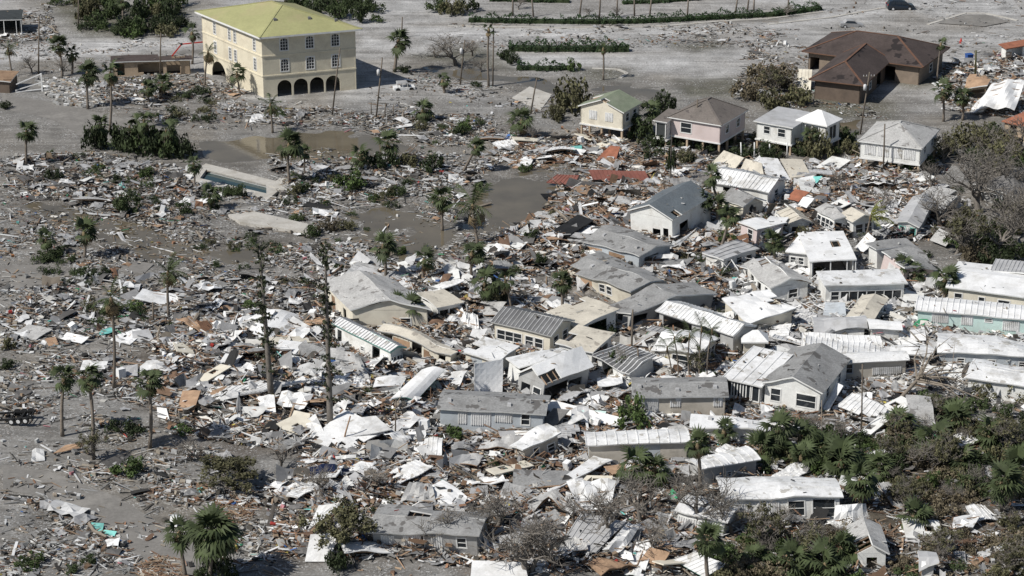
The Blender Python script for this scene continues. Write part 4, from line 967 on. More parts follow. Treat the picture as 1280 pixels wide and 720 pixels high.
T('torn_sheet', 'white broken roof wedge at the foot of the second stripped pine', 'roof sheet', [(384, 552, .3), (425, 566, .3), (480, 540, .9), (430, 512, 1.5)], 'white_metal', .12, .08, bend=.3, miss=.1)
T('torn_sheet', 'grey white panel edge resting by the dark timber lattice', 'roof sheet', [(425, 548, .9), (490, 537, 1.3), (470, 520, 1.6), (432, 522, 1.4)], 'sheet_w', .1, .06)
T('fallen_siding', 'pale wall panel with small red marks between the stripped pines', 'wall panel', [(360, 532, .2), (385, 535, .2), (388, 517, 1.2), (364, 512, 1.2)], 'cream_wall', .12, .04)
T('fallen_siding', 'white flat panel beside the teal trimmed trailer', 'wall panel', [(340, 440, .4), (362, 450, .3), (382, 428, 1.0), (350, 424, 1.2)], 'white_clean', .1, .05)
T('torn_sheet', 'wide white sheet with curled lip below the teal trimmed trailer', 'roof sheet', [(466, 484, .5), (500, 486, .4), (508, 472, 1.0), (470, 472, .9)], 'white_metal', .07, .06, bend=.3)
T('torn_sheet', 'long white roof strip curving past the leafless oak heap', 'roof sheet', [(660, 628, .4), (700, 608, .8), (766, 575, 1.2), (742, 570, 1.3)], 'white_metal', .1, .08)
T('torn_sheet', 'white buckled roof sheet under the bare oak limbs', 'roof sheet', [(722, 636, .3), (765, 630, .3), (770, 600, 1.2), (708, 602, 1.0)], 'white_metal', .06, .14, fold=.3)
T('torn_sheet', 'dark grey torn roof with orange decking edge in the brown heap', 'roof sheet', [(640, 612, .6), (700, 606, .7), (738, 590, .9), (642, 586, 1.0)], 'grey_shingle', .16, .08, edge='raw_ply')
T('torn_sheet', 'ribbed grey metal roof crashed under the leaning oak', 'roof sheet', [(700, 683, .5), (745, 690, .5), (783, 652, 1.4), (728, 640, 1.6)], 'grey_metal', .06, .12, ribs=.5)
T('torn_sheet', 'twisted white gutter metal beside the crashed ribbed roof', 'roof sheet', [(752, 690, .4), (775, 694, .3), (800, 660, 1.5), (785, 655, 1.6)], 'white_metal', .05, .2, fold=.6)
T('fallen_siding', 'orange brown square plywood floor lying by the crashed ribbed roof', 'floor panel', [(800, 700, .4), (826, 708, .4), (838, 690, .9), (812, 684, 1.0)], 'raw_ply', .1, .04)
T('torn_sheet', 'pale teal edged ribbed roof corner by the front sabal palm', 'roof sheet', [(842, 700, .6), (880, 722, .5), (910, 706, 1.2), (870, 690, 1.3)], 'white_metal', .1, .05, ribs=.5, edge='teal_trim')
T('fallen_siding', 'tall white upturned box side beside the split timber frame', 'wall panel', [(381, 702, .1), (413, 702, .1), (422, 665, 2.3), (388, 668, 2.2)], 'white_clean', .2, .03)
T('fallen_siding', 'torn timber framed gable with white sheathing above the upturned white box', 'wall panel', [(385, 662, .6), (416, 640, 1.8), (428, 628, 2.6), (398, 632, 2.3)], 'white_clean', .12, .05, edge='raw_ply')
T('fallen_siding', 'brown split timber gable face beside the upturned white box', 'wall panel', [(384, 668, .3), (408, 658, .6), (424, 638, 1.8), (398, 652, 1.2)], 'raw_ply', .1, .05)
T('torn_sheet', 'big white roof fold with grey dust in the brown heap', 'roof sheet', [(500, 628, .5), (545, 628, .4), (540, 606, 1.2), (512, 604, 1.5)], 'light_shingle', .1, .12, fold=.3)
T('torn_sheet', 'plain white roof end cut by the picture foot near the red scrap', 'roof sheet', [(588, 722, .6), (660, 722, .6), (655, 702, 1.1), (590, 701, 1.2)], 'white_clean', .12, .06)
T('torn_sheet', 'white rolled sheet metal among torn scrub and split planks', 'roof sheet', [(1190, 660, .4), (1215, 662, .3), (1228, 643, 1.0), (1192, 648, .9)], 'white_metal', .05, .16, fold=.4)
T('torn_sheet', 'pale metal scrap lying before the split planks in scrub', 'roof sheet', [(1130, 676, .2), (1155, 680, .2), (1165, 668, .6), (1138, 665, .5)], 'grey_metal', .05, .12)
T('torn_sheet', 'bulging white awning skin at the end of the rolled roof trailer', 'roof sheet', [(1040, 658, .5), (1086, 655, .4), (1082, 630, 2.0), (1044, 632, 2.2)], 'white_metal', .06, .16, bend=.4, fold=.3)
T('torn_sheet', 'long sagging white roof panel in front of the white gabled cottage', 'roof sheet', [(680, 512, .5), (772, 533, .4), (778, 522, .9), (690, 500, 1.1)], 'white_clean', .1, .06)
T('torn_sheet', 'mint streaked flat panel in front of the grey trailer', 'roof sheet', [(712, 526, .3), (752, 528, .3), (758, 514, .8), (716, 512, .9)], 'mint_wall', .08, .08)
T('torn_sheet', 'dark upturned roof corner beside the grey trailer', 'roof sheet', [(674, 530, .2), (690, 536, .2), (712, 512, 1.5), (692, 510, 1.4)], 'dark_shingle', .12, .06)
T('torn_sheet', 'white corrugated siding fallen flat before the bowed trailers', 'roof sheet', [(1001, 436, 1.2), (1108, 441, .9), (1100, 420, 2.0), (1003, 415, 2.3)], 'white_metal', .06, .10, ribs=.7)
T('torn_sheet', 'rust stained broken roof flap beside the tilted cottage', 'roof sheet', [(983, 248, .7), (998, 252, .5), (1012, 240, 1.4), (994, 236, 1.6)], 'rust_tile', .1, .06)
T('torn_sheet', 'white curved awning between the tilted cottage and green windowed bungalow', 'roof sheet', [(997, 256, .8), (1008, 260, .8), (1018, 248, 1.7), (1004, 246, 1.7)], 'white_clean', .08, .06, bend=.3)
T('fallen_siding', 'cream wall slab leaning back beside the ribbed roof bungalow', 'wall panel', [(890, 203, .2), (918, 212, .2), (930, 197, 1.8), (905, 188, 1.8)], 'tan_roof', .16, .03)
T('fallen_siding', 'cream wall slab split by a dark gap next to the leaning one', 'wall panel', [(925, 212, .2), (955, 222, .2), (952, 204, 1.6), (932, 198, 1.8)], 'tan_roof', .16, .04)
T('torn_sheet', 'wide pale flat roof slab resting on the cream wall slabs', 'roof sheet', [(958, 218, .7), (988, 224, .6), (972, 198, 1.3), (948, 196, 1.5)], 'white_metal', .16, .04)
T('torn_sheet', 'second pale roof slab with a raised seam near the dark scrub', 'roof sheet', [(988, 222, .6), (1014, 220, .5), (1003, 199, 1.2), (975, 198, 1.3)], 'tan_roof', .16, .04)
T('torn_sheet', 'white flat roof end sliding off the second pale roof slab', 'roof sheet', [(996, 233, .5), (1020, 230, .4), (1018, 219, .9), (1000, 222, .9)], 'white_metal', .12, .06)
T('torn_sheet', 'brick red metal roof strip lying beside the flood water', 'roof sheet', [(683, 228, .4), (718, 231, .3), (724, 219, .9), (697, 218, .9)], 'red_metal', .1, .05, ribs=.6)
T('torn_sheet', 'brick red ribbed metal roof thrown on the timber heap', 'roof sheet', [(742, 226, .5), (813, 226, .4), (806, 214, 1.2), (736, 212, 1.2)], 'red_metal', .1, .06, ribs=.6)
T('torn_sheet', 'rust orange collapsed roof cone in the timber below the stilt house', 'roof sheet', [(745, 200, .3), (770, 200, .3), (775, 183, 1.4), (762, 182, 1.6)], 'rust_tile', .1, .1)
T('torn_sheet', 'charred black roof lying in the timber beside the flood water', 'roof sheet', [(672, 300, .4), (692, 306, .4), (742, 275, 1.2), (722, 268, 1.3)], 'black', .12, .12, miss=.1)
T('torn_sheet', 'pale grey wall sheet lying flat beside the charred roof', 'wall panel', [(645, 282, .2), (690, 280, .2), (700, 265, .5), (672, 264, .5)], 'light_shingle', .1, .06)
T('torn_sheet', 'white wall sheet left of the charred roof', 'wall panel', [(590, 325, .3), (640, 322, .2), (660, 302, .8), (610, 305, .9)], 'white_wall', .1, .07)
T('torn_sheet', 'grey roof piece dropped at the edge of the wet lot', 'roof sheet', [(535, 338, .2), (565, 345, .2), (575, 328, .9), (548, 322, 1.0)], 'light_shingle', .1, .08)
T('torn_sheet', 'steel grey torn sheet behind the tan roofed cottage', 'roof sheet', [(585, 372, .5), (605, 376, .4), (603, 356, 1.6), (588, 358, 1.5)], 'grey_metal', .05, .12, fold=.5)
T('torn_sheet', 'white fluted sheet twisted in front of the dark ribbed house', 'roof sheet', [(574, 408, .4), (600, 414, .4), (597, 395, 1.6), (580, 392, 1.5)], 'white_metal', .05, .14, fold=.5, ribs=.4)
T('torn_sheet', 'long white wing of roof broken off below the slate gabled house', 'roof sheet', [(822, 314, .5), (850, 306, .6), (872, 284, 1.6), (862, 292, 1.3)], 'white_metal', .1, .08)
T('torn_sheet', 'grey fallen roof leaf below the split open house', 'roof sheet', [(815, 336, .3), (850, 340, .3), (868, 322, 1.1), (830, 326, 1.0)], 'grey_shingle', .12, .08)
T('fallen_siding', 'white door sized panel leaning on the slate house front', 'wall panel', [(800, 287, .2), (812, 288, .2), (815, 268, 2.1), (806, 267, 2.1)], 'white_clean', .1, .02)
T('torn_sheet', 'pale grey flat roof piece beside the sandy verge palms', 'roof sheet', [(12, 420, .2), (45, 424, .2), (66, 411, .6), (36, 405, .6)], 'light_shingle', .1, .06)
T('torn_sheet', 'white crumpled sheet lying beside the pale grey flat roof piece', 'roof sheet', [(75, 424, .2), (102, 430, .2), (112, 422, .6), (84, 416, .7)], 'white_clean', .05, .12, fold=.2)
T('torn_sheet', 'steel blue flat sheet in the dark scrap below the leaning palm', 'roof sheet', [(166, 426, .3), (194, 427, .3), (186, 411, .8), (165, 414, .8)], 'grey_metal', .06, .05)
T('torn_sheet', 'white wavy sheet lying beside the tall thin topped palm', 'roof sheet', [(100, 462, .2), (130, 464, .2), (135, 452, .6), (104, 450, .6)], 'white_metal', .05, .14)
T('torn_sheet', 'grey blue metal sheet lying right of the tall thin topped palm', 'roof sheet', [(146, 468, .2), (172, 470, .2), (172, 455, .7), (150, 458, .7)], 'grey_metal', .05, .08)
T('torn_sheet', 'white flat panel on the brown timber heap', 'wall panel', [(270, 458, .4), (290, 460, .4), (304, 444, .9), (282, 442, .9)], 'white_clean', .08, .06)
T('fallen_siding', 'brown torn stud wall lying on the timber heap', 'wall panel', [(222, 512, .3), (242, 514, .3), (251, 488, 1.0), (228, 488, 1.0)], 'raw_ply', .12, .06)
T('fallen_siding', 'white square door lying near the trimmed palm', 'door', [(197, 521, .2), (212, 525, .2), (208, 510, .8), (196, 509, .7)], 'white_clean', .08, .02)
T('fallen_siding', 'tan plywood sheet lying at the road edge', 'plywood sheet', [(66, 567, .3), (100, 560, .3), (108, 553, .7), (82, 556, .7)], 'raw_ply', .06, .05)
T('torn_sheet', 'turquoise plastic sheet lying on the sandy lot', 'plastic sheet', [(116, 664, .1), (128, 664, .1), (130, 654, .4), (114, 653, .4)], 'teal_sheet', .05, .06)
T('torn_sheet', 'turquoise plastic strip curled beside the turquoise sheet', 'plastic sheet', [(128, 667, .1), (143, 670, .1), (146, 664, .3), (130, 662, .3)], 'teal_sheet', .05, .06)
T('torn_sheet', 'torn white tarpaulin heap draped over the ruin beside the orange roofs', 'tarpaulin', [(1216, 141, .3), (1268, 140, 1.0), (1282, 103, 3.4), (1240, 108, 2.6)], 'white_clean', .05, .3, bend=.7, fold=.5)
T('torn_sheet', 'white tarpaulin hem spread flat before the orange roofs', 'tarpaulin', [(1214, 137, .1), (1228, 142, .1), (1252, 120, 1.5), (1238, 112, 1.7)], 'white_clean', .05, .2, fold=.3)
T('fallen_siding', 'pale louvred trailer side lying by the brown hall corner', 'wall panel', [(996, 111, .2), (1013, 113, .2), (1015, 87, 2.4), (998, 86, 2.4)], 'cream_wall', .12, .02, ribs=.5)
T('torn_sheet', 'blue tarp corner lying beside the beige tilted trailer', 'tarpaulin', [(945, 392, 1.2), (958, 396, 1.1), (968, 384, 1.9), (955, 380, 1.9)], 'tarp_blue', .04, .08)
T('fallen_siding', 'blue and white striped siding piece beside the corrugated siding', 'wall panel', [(1028, 396, .4), (1058, 396, .4), (1056, 378, 1.6), (1032, 378, 1.6)], 'blue_wall', .08, .05)
T('torn_sheet', 'long white gable wing split off beside the sunroom house', 'roof sheet', [(1028, 512, .2), (1034, 516, .2), (1054, 482, 2.0), (1046, 478, 2.1)], 'white_clean', .1, .04)
T('torn_sheet', 'white roof flap hanging off the flat pink box house', 'roof sheet', [(1068, 310, .3), (1080, 316, .3), (1096, 300, 1.6), (1086, 292, 1.9)], 'white_metal', .06, .1, fold=.3)
T('torn_sheet', 'pale square roof lodged between bare trunks beside the white trailer', 'roof sheet', [(1162, 300, .5), (1182, 308, .4), (1193, 295, 1.6), (1174, 285, 1.8)], 'light_shingle', .1, .05)

# extra hull shaped things among the wreckage
def boat(px, py, L, rz, label):
    c = G(px, py, .35); rt = root('dinghy', label, 'boat', c, R(rz)); rt.rotation_euler = (R(18), R(-12), R(rz))
    st = [(-.5, .36, .02), (-.3, .42, 0), (0, .44, 0), (.25, .36, .05), (.42, .18, .16), (.5, .02, .3)]
    mb = MB(); n = 9
    for s, w, k in st:
        for i in range(n):
            a = math.pi * i / (n - 1)
            mb.v.append((s * L, math.cos(a) * w * L * .45, (-math.sin(a) ** .7 * .16 + k * .3) * L))
    for i in range(len(st) - 1):
        for j in range(n - 1):
            a = i * n + j; mb.f.append((a, a + 1, a + n + 1, a + n)); mb.m.append(0)
    mb.f.append(tuple(range(n))); mb.m.append(0)
    mb.build('hull', 'white_clean', rt, True)
    d = MB(); d.face([(s * L * .96, w * L * .42, .3 * k * L - .06) for s, w, k in st] + [(s * L * .96, -w * L * .42, .3 * k * L - .06) for s, w, k in st[::-1]][0:]); d.build('deck', 'white_metal', rt)
    for s in (-.25, .1):
        b = MB(); b.box(s * L - .15, s * L + .15, -.38 * .45 * L, .38 * .45 * L, -.05, .05); b.build('bench', 'trim', rt)
    return rt
boat(817, 405, 5.2, 35, 'white boat hull stranded on the timber pile under the ribbed roof')
# ---------------------------------------------------------------- vegetation
def fan_frond(seed, m, droop=.5, n=11):
    rng = random.Random(seed); mb = MB()
    mb.bar((0, 0, 0), (.42, 0, .06), .03, .02)
    for k in range(n):
        a = R(-95 + 190 * k / (n - 1)) + rng.uniform(-.06, .06)
        L = (.58 - .14 * abs(k / (n - 1) - .5) * 2) * rng.uniform(.85, 1.1)
        c, s = math.cos(a), math.sin(a); o = Vector((.42, 0, .06)); w = .055
        d = Vector((c, s, 0)); e = Vector((-s, c, 0))
        p1 = o + d * L * .5 + Vector((0, 0, .02 - droop * .06)); p2 = o + d * L + Vector((0, 0, -droop * L * rng.uniform(.5, 1.0)))
        i = len(mb.v); mb.v.extend([tuple(x) for x in (o - e * .012, o + e * .012, p1 + e * w, p1 - e * w, p2)])
        mb.f += [(i, i + 1, i + 2, i + 3), (i + 3, i + 2, i + 4)]; mb.m += [0, 0]
    return mb.mesh('frond', m)
def pinnate_frond(seed, m, droop=.6, n=11):
    rng = random.Random(seed); mb = MB(); pts = []
    for k in range(6):
        t = k / 5; pts.append(Vector((t * (1 - .18 * droop * t), 0, .28 * t - droop * .75 * t * t)))
    mb.tube(pts, [.018, .016, .013, .01, .007, .003], 3, cap=False)
    for k in range(n):
        t = .12 + .86 * k / (n - 1); x = t * 5; i0 = min(4, int(x)); p = pts[i0].lerp(pts[i0 + 1], x - i0)
        L = .30 * math.sin(math.pi * (.15 + .8 * t)) + .07
        for s in (-1, 1):
            tip = p + Vector((L * .5, s * L * .75, -L * rng.uniform(.3, .9))); i = len(mb.v)
            mb.v.extend([tuple(v) for v in (p, p + Vector((.05, 0, 0)), tip)]); mb.f.append((i, i + 1, i + 2)); mb.m.append(0)
    return mb.mesh('frond', m)
FAN = [fan_frond(i, 'frond', .35 + .12 * i) for i in range(4)]
FAN_DEAD = [fan_frond(9 + i, 'frond_dead', .8) for i in range(2)]
PIN = [pinnate_frond(i, 'frond', .5 + .15 * i) for i in range(3)]
PIN_Y = [pinnate_frond(5 + i, 'frond_yellow', .6 + .1 * i) for i in range(2)]
def crown_core(name, r, h):
    mb = MB(); mb.tube([(0, 0, -h), (0, 0, -h * .3), (0, 0, h * .5), (0, 0, h)], [r * .7, r, r * .7, r * .1], 7)
    return mb
PALMS = 0
def palm(bx, by, cx, cy, label, kind='sabal', crown=1.7, n=26, dead=5, tr=.19, wind=.15, group=None, name=None):
    global PALMS; PALMS += 1
    rng = random.Random(PALMS * 17 + 3); n = max(7, int(n * rng.uniform(.6, 1.05))); dead = int(dead * rng.uniform(.8, 1.8)); wind += rng.uniform(-.15, .35)
    g = G(bx, by); top = PD(cx, cy, g.y + rng.uniform(-.3, .3))
    hgt = max(.6, top.z - g.z)
    rt = root(name or {'sabal': 'sabal_palm', 'coco': 'coconut_palm', 'royal': 'slender_palm'}[kind], label, 'palm tree', g, 0, group)
    d = top - g; mb = MB(); pts = []; rad = []; crown *= 1.18
    bow = Vector((rng.uniform(-.3, .3), rng.uniform(-.3, .3), 0)) * min(1, hgt / 8)
    for k in range(8):
        t = k / 7; pts.append(d * t + bow * math.sin(math.pi * t) - Vector((0, 0, .3)) * (k == 0)); rad.append(tr * (1.35 if k == 0 else 1.05 - .25 * t + (.12 if k % 2 else 0)))
    mb.tube(pts, rad, 7); mb.build('trunk', 'palm_trunk', rt, True)
    core = crown_core('crown', tr * 1.5, .45); co = core.build('crown', 'frond_dead', rt, True, loc=d)
    src = {'sabal': FAN, 'coco': PIN, 'royal': PIN, 'yellow': PIN_Y}[kind if kind != 'coco_y' else 'yellow']
    for k in range(n + dead):
        isd = k >= n
        me = rng.choice(FAN_DEAD if isd else src)
        az = k * 2.399 + rng.uniform(-.3, .3)
        el = (1.3 - 2.25 * (k / n) ** .9 + rng.uniform(-.35, .35)) if not isd else rng.uniform(-1.35, -1.0)
        s = crown * rng.uniform(.65, 1.15) * (.85 if isd else 1)
        o = bpy.data.objects.new('frond', me); COL.objects.link(o); o.parent = co
        v = Vector((math.cos(az) * math.cos(el), math.sin(az) * math.cos(el), math.sin(el))) + Vector((wind, wind * .3, 0))
        v.normalize(); az2 = math.atan2(v.y, v.x); el2 = math.asin(max(-1, min(1, v.z)))
        o.rotation_euler = (rng.uniform(-.4, .4), -el2, az2); o.scale = (s, s, s)
        o.location = v * tr * .6 + Vector((0, 0, .12))
    return rt
pl = palm
# left and back
pl(110, 136, 109, 92, 'dense sabal palm standing by the fallen grey blocks', crown=1.9, n=32)
pl(137, 165, 138, 92, 'tall droopy palm beside the dark shrubs by the old road', crown=2.0, n=18, wind=.1, dead=9)
pl(78, 95, 73, 58, 'sabal palm with ragged crown, taller of a pair near the utility pole', crown=1.7, n=26)
pl(90, 92, 90, 68, 'shorter sabal palm of the pair near the utility pole', crown=1.6, n=24)
pl(15, 95, 10, 62, 'thin ragged palm by the tan kiosk', 'coco', crown=1.7, n=14, tr=.14)
pl(33, 207, 33, 166, 'bushy sabal palm on the mud flat', crown=1.7, n=28)
pl(153, 30, 153, 2, 'sabal palm rising from the scrub behind the old road', crown=1.7)
pl(240, 80, 240, 42, 'palm pressed against the left wall of the yellow building', 'sabal', crown=1.6, n=18, dead=8)
pl(256, 108, 260, 66, 'bent brown palm in front of the yellow building garage', 'coco', crown=1.9, n=12, dead=9, tr=.15)
pl(341, 166, 338, 132, 'wind torn palm among the rubble before the arches', 'coco', crown=2.0, n=15, dead=6, tr=.16)
pl(493, 90, 498, 52, 'thick crowned sabal palm on the sand right of the yellow building', crown=2.3, n=34, dead=8, tr=.26)
pl(556, 116, 553, 102, 'stubby drooping palm alone on the sand', crown=1.4, n=14, dead=10, wind=.3)
pl(611, 108, 611, 38, 'tall palm with a tiny crown beside the utility poles', crown=1.2, n=12, tr=.17)
pl(754, 100, 754, 62, 'slim palm with a worn crown near the hedge end', crown=1.0, n=9, dead=6, tr=.15)
pl(362, 228, 361, 182, 'large sabal palm at the end of the long pool', crown=2.4, n=30, dead=9)
pl(381, 218, 381, 192, 'thin palm beside the large palm at the pool end', crown=1.2, n=14, tr=.12)
pl(553, 289, 554, 250, 'sabal palm leaning out of the wet lot', crown=1.9, n=24, wind=-.35)
pl(598, 308, 591, 258, 'wind swept coconut palm on the edge of the flood water', 'coco', crown=3.2, n=20, dead=3, wind=.1)
pl(482, 350, 479, 308, 'round headed sabal palm behind the pale grey cottage', crown=1.9, n=36)
pl(590, 352, 590, 317, 'sabal palm in the grey roof wreckage', crown=1.8, n=30)
pl(529, 350, 530, 326, 'short shaggy palm left of the grey roof wreckage', crown=1.7, n=20, dead=7)
pl(106, 322, 105, 292, 'sabal palm with dark round head in the mud field', crown=1.9, n=32)
pl(211, 395, 210, 342, 'wind torn palm above the dark scrap heap', 'coco', crown=2.2, n=14, dead=8, tr=.16)
pl(142, 487, 139, 375, 'tall thin topped palm on the left-hand flat', 'coco', crown=2.1, n=14, dead=8, tr=.17, wind=-.1)
pl(78, 545, 80, 474, 'leftmost of the three trimmed sabal palms on the flat', crown=1.6, n=26, dead=6)
pl(116, 574, 111, 473, 'tallest of the three trimmed sabal palms on the flat', crown=1.6, n=28, dead=6)
pl(187, 560, 186, 480, 'round headed palm, the one nearest the timber heap of the three trimmed palms', crown=1.6, n=30, dead=6)
pl(703, 393, 702, 354, 'sabal palm before the dark grey wide gabled roof', crown=1.5, n=26)
pl(500, 405, 497, 384, 'left head of the low twin palms beside the long cream wreck', crown=1.6, n=24)
pl(513, 406, 515, 386, 'right head of the low twin palms beside the long cream wreck', crown=1.6, n=24)
pl(578, 215, 594, 185, 'leaning sabal palm beside the brown flood water', crown=1.5, n=26)
pl(232, 722, 224, 668, 'front sabal palm with narrower head by the split planks', crown=1.7, n=26, dead=6)
pl(262, 726, 264, 668, 'bushy front sabal palm with a dense dark head', crown=2.5, n=54, dead=6)
pl(886, 730, 884, 678, 'front sabal palm beside the teal edged roof corner', crown=1.7, n=32)
pl(874, 625, 872, 558, 'sabal palm rising between the two white trailers', crown=1.6, n=24, dead=6)
pl(900, 260, 889, 221, 'back palm of the cluster beside the slate gabled house', crown=1.5, n=28)
pl(877, 283, 879, 253, 'left palm of the cluster beside the slate gabled house', crown=1.7, n=30)
pl(897, 282, 898, 258, 'middle palm of the cluster beside the slate gabled house', crown=1.7, n=26)
pl(897, 322, 911, 272, 'front curving palm of the cluster beside the slate gabled house', crown=1.6, n=28)
pl(967, 330, 967, 304, 'lone fan palm in front of the carport house', crown=1.6, n=36)
pl(1180, 374, 1181, 350, 'wide fan palm before the long beige trailer', crown=2.0, n=26)
pl(1133, 354, 1128, 334, 'pale silvery fan palm by the peach walled house', crown=1.6, n=18)
pl(1144, 356, 1143, 342, 'yellow green fan palm beside the silvery one', crown=1.5, n=18)
pl(1171, 102, 1176, 56, 'leaning palm at the corner of the brown hall', crown=1.1, n=14, tr=.14)
pl(1179, 152, 1178, 114, 'sabal palm, nearer the brown hall of two behind the bare scrub', crown=1.8, n=30)
pl(1203, 150, 1203, 122, 'sabal palm beside the white tarp ruin', crown=1.8, n=30)
pl(651, 172, 652, 152, 'feathery palm left of the green roofed cottage', crown=2.2, n=20, dead=6)
pl(970, 570, 972, 540, 'fan palm in front of the sunroom house', crown=2.0, n=28)
pl(995, 568, 1000, 548, 'broad fan palm right of the palm before the sunroom house', crown=1.9, n=26)
pl(1075, 632, 1075, 602, 'drooping fan palm at the end of the rolled roof trailer', crown=2.2, n=30, wind=-.2)
pl(790, 608, 793, 582, 'fan palm with yellowing heads in the brown heap', crown=2.0, n=26)
pl(815, 612, 818, 588, 'second fan palm beside the one with yellowing heads', crown=1.9, n=24)
pl(1055, 705, 1052, 690, 'low fan palm in the torn scrub by the speckled shed', crown=2.0, n=24)
pl(905, 556, 905, 540, 'stub palm behind the askew ribbed trailer', crown=1.4, n=18)
pl(1250, 640, 1252, 606, 'bushy palm in the torn scrub by the split planks', crown=2.4, n=34)
for k, (x, y, w_) in enumerate(((1000, 585, 'beside the askew ribbed trailer'), (1025, 575, 'in the scrub behind the rolled roof trailer'), (1050, 590, 'with drooping tips behind the rolled roof trailer'), (1098, 600, 'at the bare track edge below the uprooted tree'), (1120, 545, 'under the small grey roofed hut'), (1165, 565, 'beneath the uprooted tree crown'), (1200, 590, 'in the darkest scrub below the uprooted tree'), (1235, 560, 'beside the tangled stripped tree'), (1270, 600, 'at the scrub end by the bushy palm'), (940, 712, 'beside the front sabal palm in scrub'), (985, 716, 'in the scrub below the rolled roof trailer'), (1030, 720, 'in the scrub left of the speckled shed'), (1140, 660, 'by the pale metal scrap in scrub'), (950, 575, 'at the corner of the askew ribbed trailer'), (1190, 540, 'between the hut and the white roofed trailer'))):
    pl(x, y, x + 1, y - 12, 'low fan palm ' + w_, crown=1.9 + .3 * (k % 3), n=26, dead=5)
for k, (bx, by, cx, cy, w_) in enumerate(((243, 232, 242, 206, 'at the corner of the pool deck'), (262, 262, 262, 246, 'in the wreckage before the pool'), (126, 186, 125, 158, 'rising from the tall dark shrub'), (160, 190, 162, 160, 'rising from the first of the dark shrub row'), (182, 194, 180, 152, 'tallest in the dark shrub row'), (206, 197, 208, 164, 'rising from the end of the dark shrub row'), (186, 128, 184, 112, 'in the rubble before the brown ruin'), (202, 122, 203, 106, 'under the utility pole by the brown ruin'), (530, 152, 528, 138, 'on the sandy rubble by the low green shrub'), (300, 118, 296, 92, 'at the wall of the yellow building'), (452, 212, 450, 196, 'above the wide green shrub'), (486, 205, 484, 180, 'above the big dark shrub'), (60, 318, 58, 300, 'above the spreading dark shrub'), (815, 165, 812, 140, 'between the green roofed cottage and the pink house'), (790, 168, 788, 148, 'at the green roofed cottage side'), (1010, 196, 1012, 170, 'before the pyramid roof'), (640, 390, 632, 352, 'beside the dark ribbed house'), (610, 385, 606, 355, 'behind the twisted fluted sheet'))):
    pl(bx, by, cx, cy, 'dark ragged palm ' + w_, crown=1.5 + .25 * (k % 3), n=22, dead=5, tr=.14)
# slender palm clump by the white roofed bungalow
for i, (bx, by, cx, cy) in enumerate(((848, 472, 843, 424), (862, 474, 862, 420), (874, 474, 877, 412), (884, 476, 890, 414), (840, 470, 834, 436))):
    pl(bx, by, cx, cy, ('slender grey palm in the clump before the white roofed bungalow'), 'royal', crown=1.6, n=8, dead=0, tr=.08, group='slender palm clump')
# yellow green curving palm
def yellow_palm():
    FANX = FAN[:]; 
    rt = palm(1080, 304, 1088, 272, 'curving yellow green palm in front of the pale bungalow', 'coco', crown=2.6, n=14, dead=0, tr=.13, wind=.7)
    for c in rt.children:
        if c.name.startswith('crown'):
            for k, f_ in enumerate(c.children): f_.data = PIN_Y[k % 2]
yellow_palm()

# leaf mass shapes
def leaf_mass(seed, n, lobes, size, flat=1.0, m='leaf', spread=1.0):
    rng = np.random.default_rng(seed)
    cs = []
    for _ in range(lobes):
        v = rng.normal(size=3); v /= np.linalg.norm(v); v[2] = abs(v[2]) * .8
        cs.append(np.append(v * rng.uniform(.25, .95) * spread, rng.uniform(.12, .36)))
    cs = np.array(cs)
    k = rng.integers(0, lobes, n)
    d = rng.normal(size=(n, 3)); d /= np.linalg.norm(d, axis=1)[:, None]
    r = cs[k, 3] * rng.uniform(.35, 1.08, n) ** .6
    p = cs[k, :3] + d * r[:, None]
    p[:, 2] = np.maximum(p[:, 2] * flat + .15, -.02)
    nrm = d + rng.normal(size=(n, 3)) * .6; nrm /= np.linalg.norm(nrm, axis=1)[:, None]
    t = np.cross(nrm, rng.normal(size=(n, 3))); t /= np.linalg.norm(t, axis=1)[:, None]
    b = np.cross(nrm, t)
    s = size * rng.uniform(.6, 1.3, n)[:, None]
    v = np.stack([p - t * s * .5, p + b * s * .28, p + t * s * .5, p - b * s * .28], 1).reshape(-1, 3)
    return quads_mesh('foliage', v, m)
def quads_mesh(name, v, m, per=4):
    me = bpy.data.meshes.new(name); nf = len(v) // 4
    me.vertices.add(len(v)); me.vertices.foreach_set('co', v.astype(np.float32).ravel())
    me.loops.add(len(v)); me.loops.foreach_set('vertex_index', np.arange(len(v)))
    me.polygons.add(nf); me.polygons.foreach_set('loop_start', np.arange(0, len(v), 4)); me.polygons.foreach_set('loop_total', np.full(nf, 4))
    me.materials.append(M[m] if isinstance(m, str) else m); me.update()
    return me
BUSH = {m: [leaf_mass(40 + 7 * i + j, 950, 22, .15, .85, m) for i in range(2)] for j, m in enumerate(('leaf', 'leaf_green', 'leaf_olive', 'leaf_brown', 'leaf_dark'))}
def stem_mesh():
    mb = MB(); rng = random.Random(4)
    for k in range(6):
        a = k * 1.05; mb.tube([(0, 0, -.15), (math.cos(a) * .12, math.sin(a) * .12, .25), (math.cos(a) * .38, math.sin(a) * .38, .62)], [.035, .025, .01], 4)
    return mb.mesh('stem', 'bark')
STEM = stem_mesh()
NB = 0; LOT = []
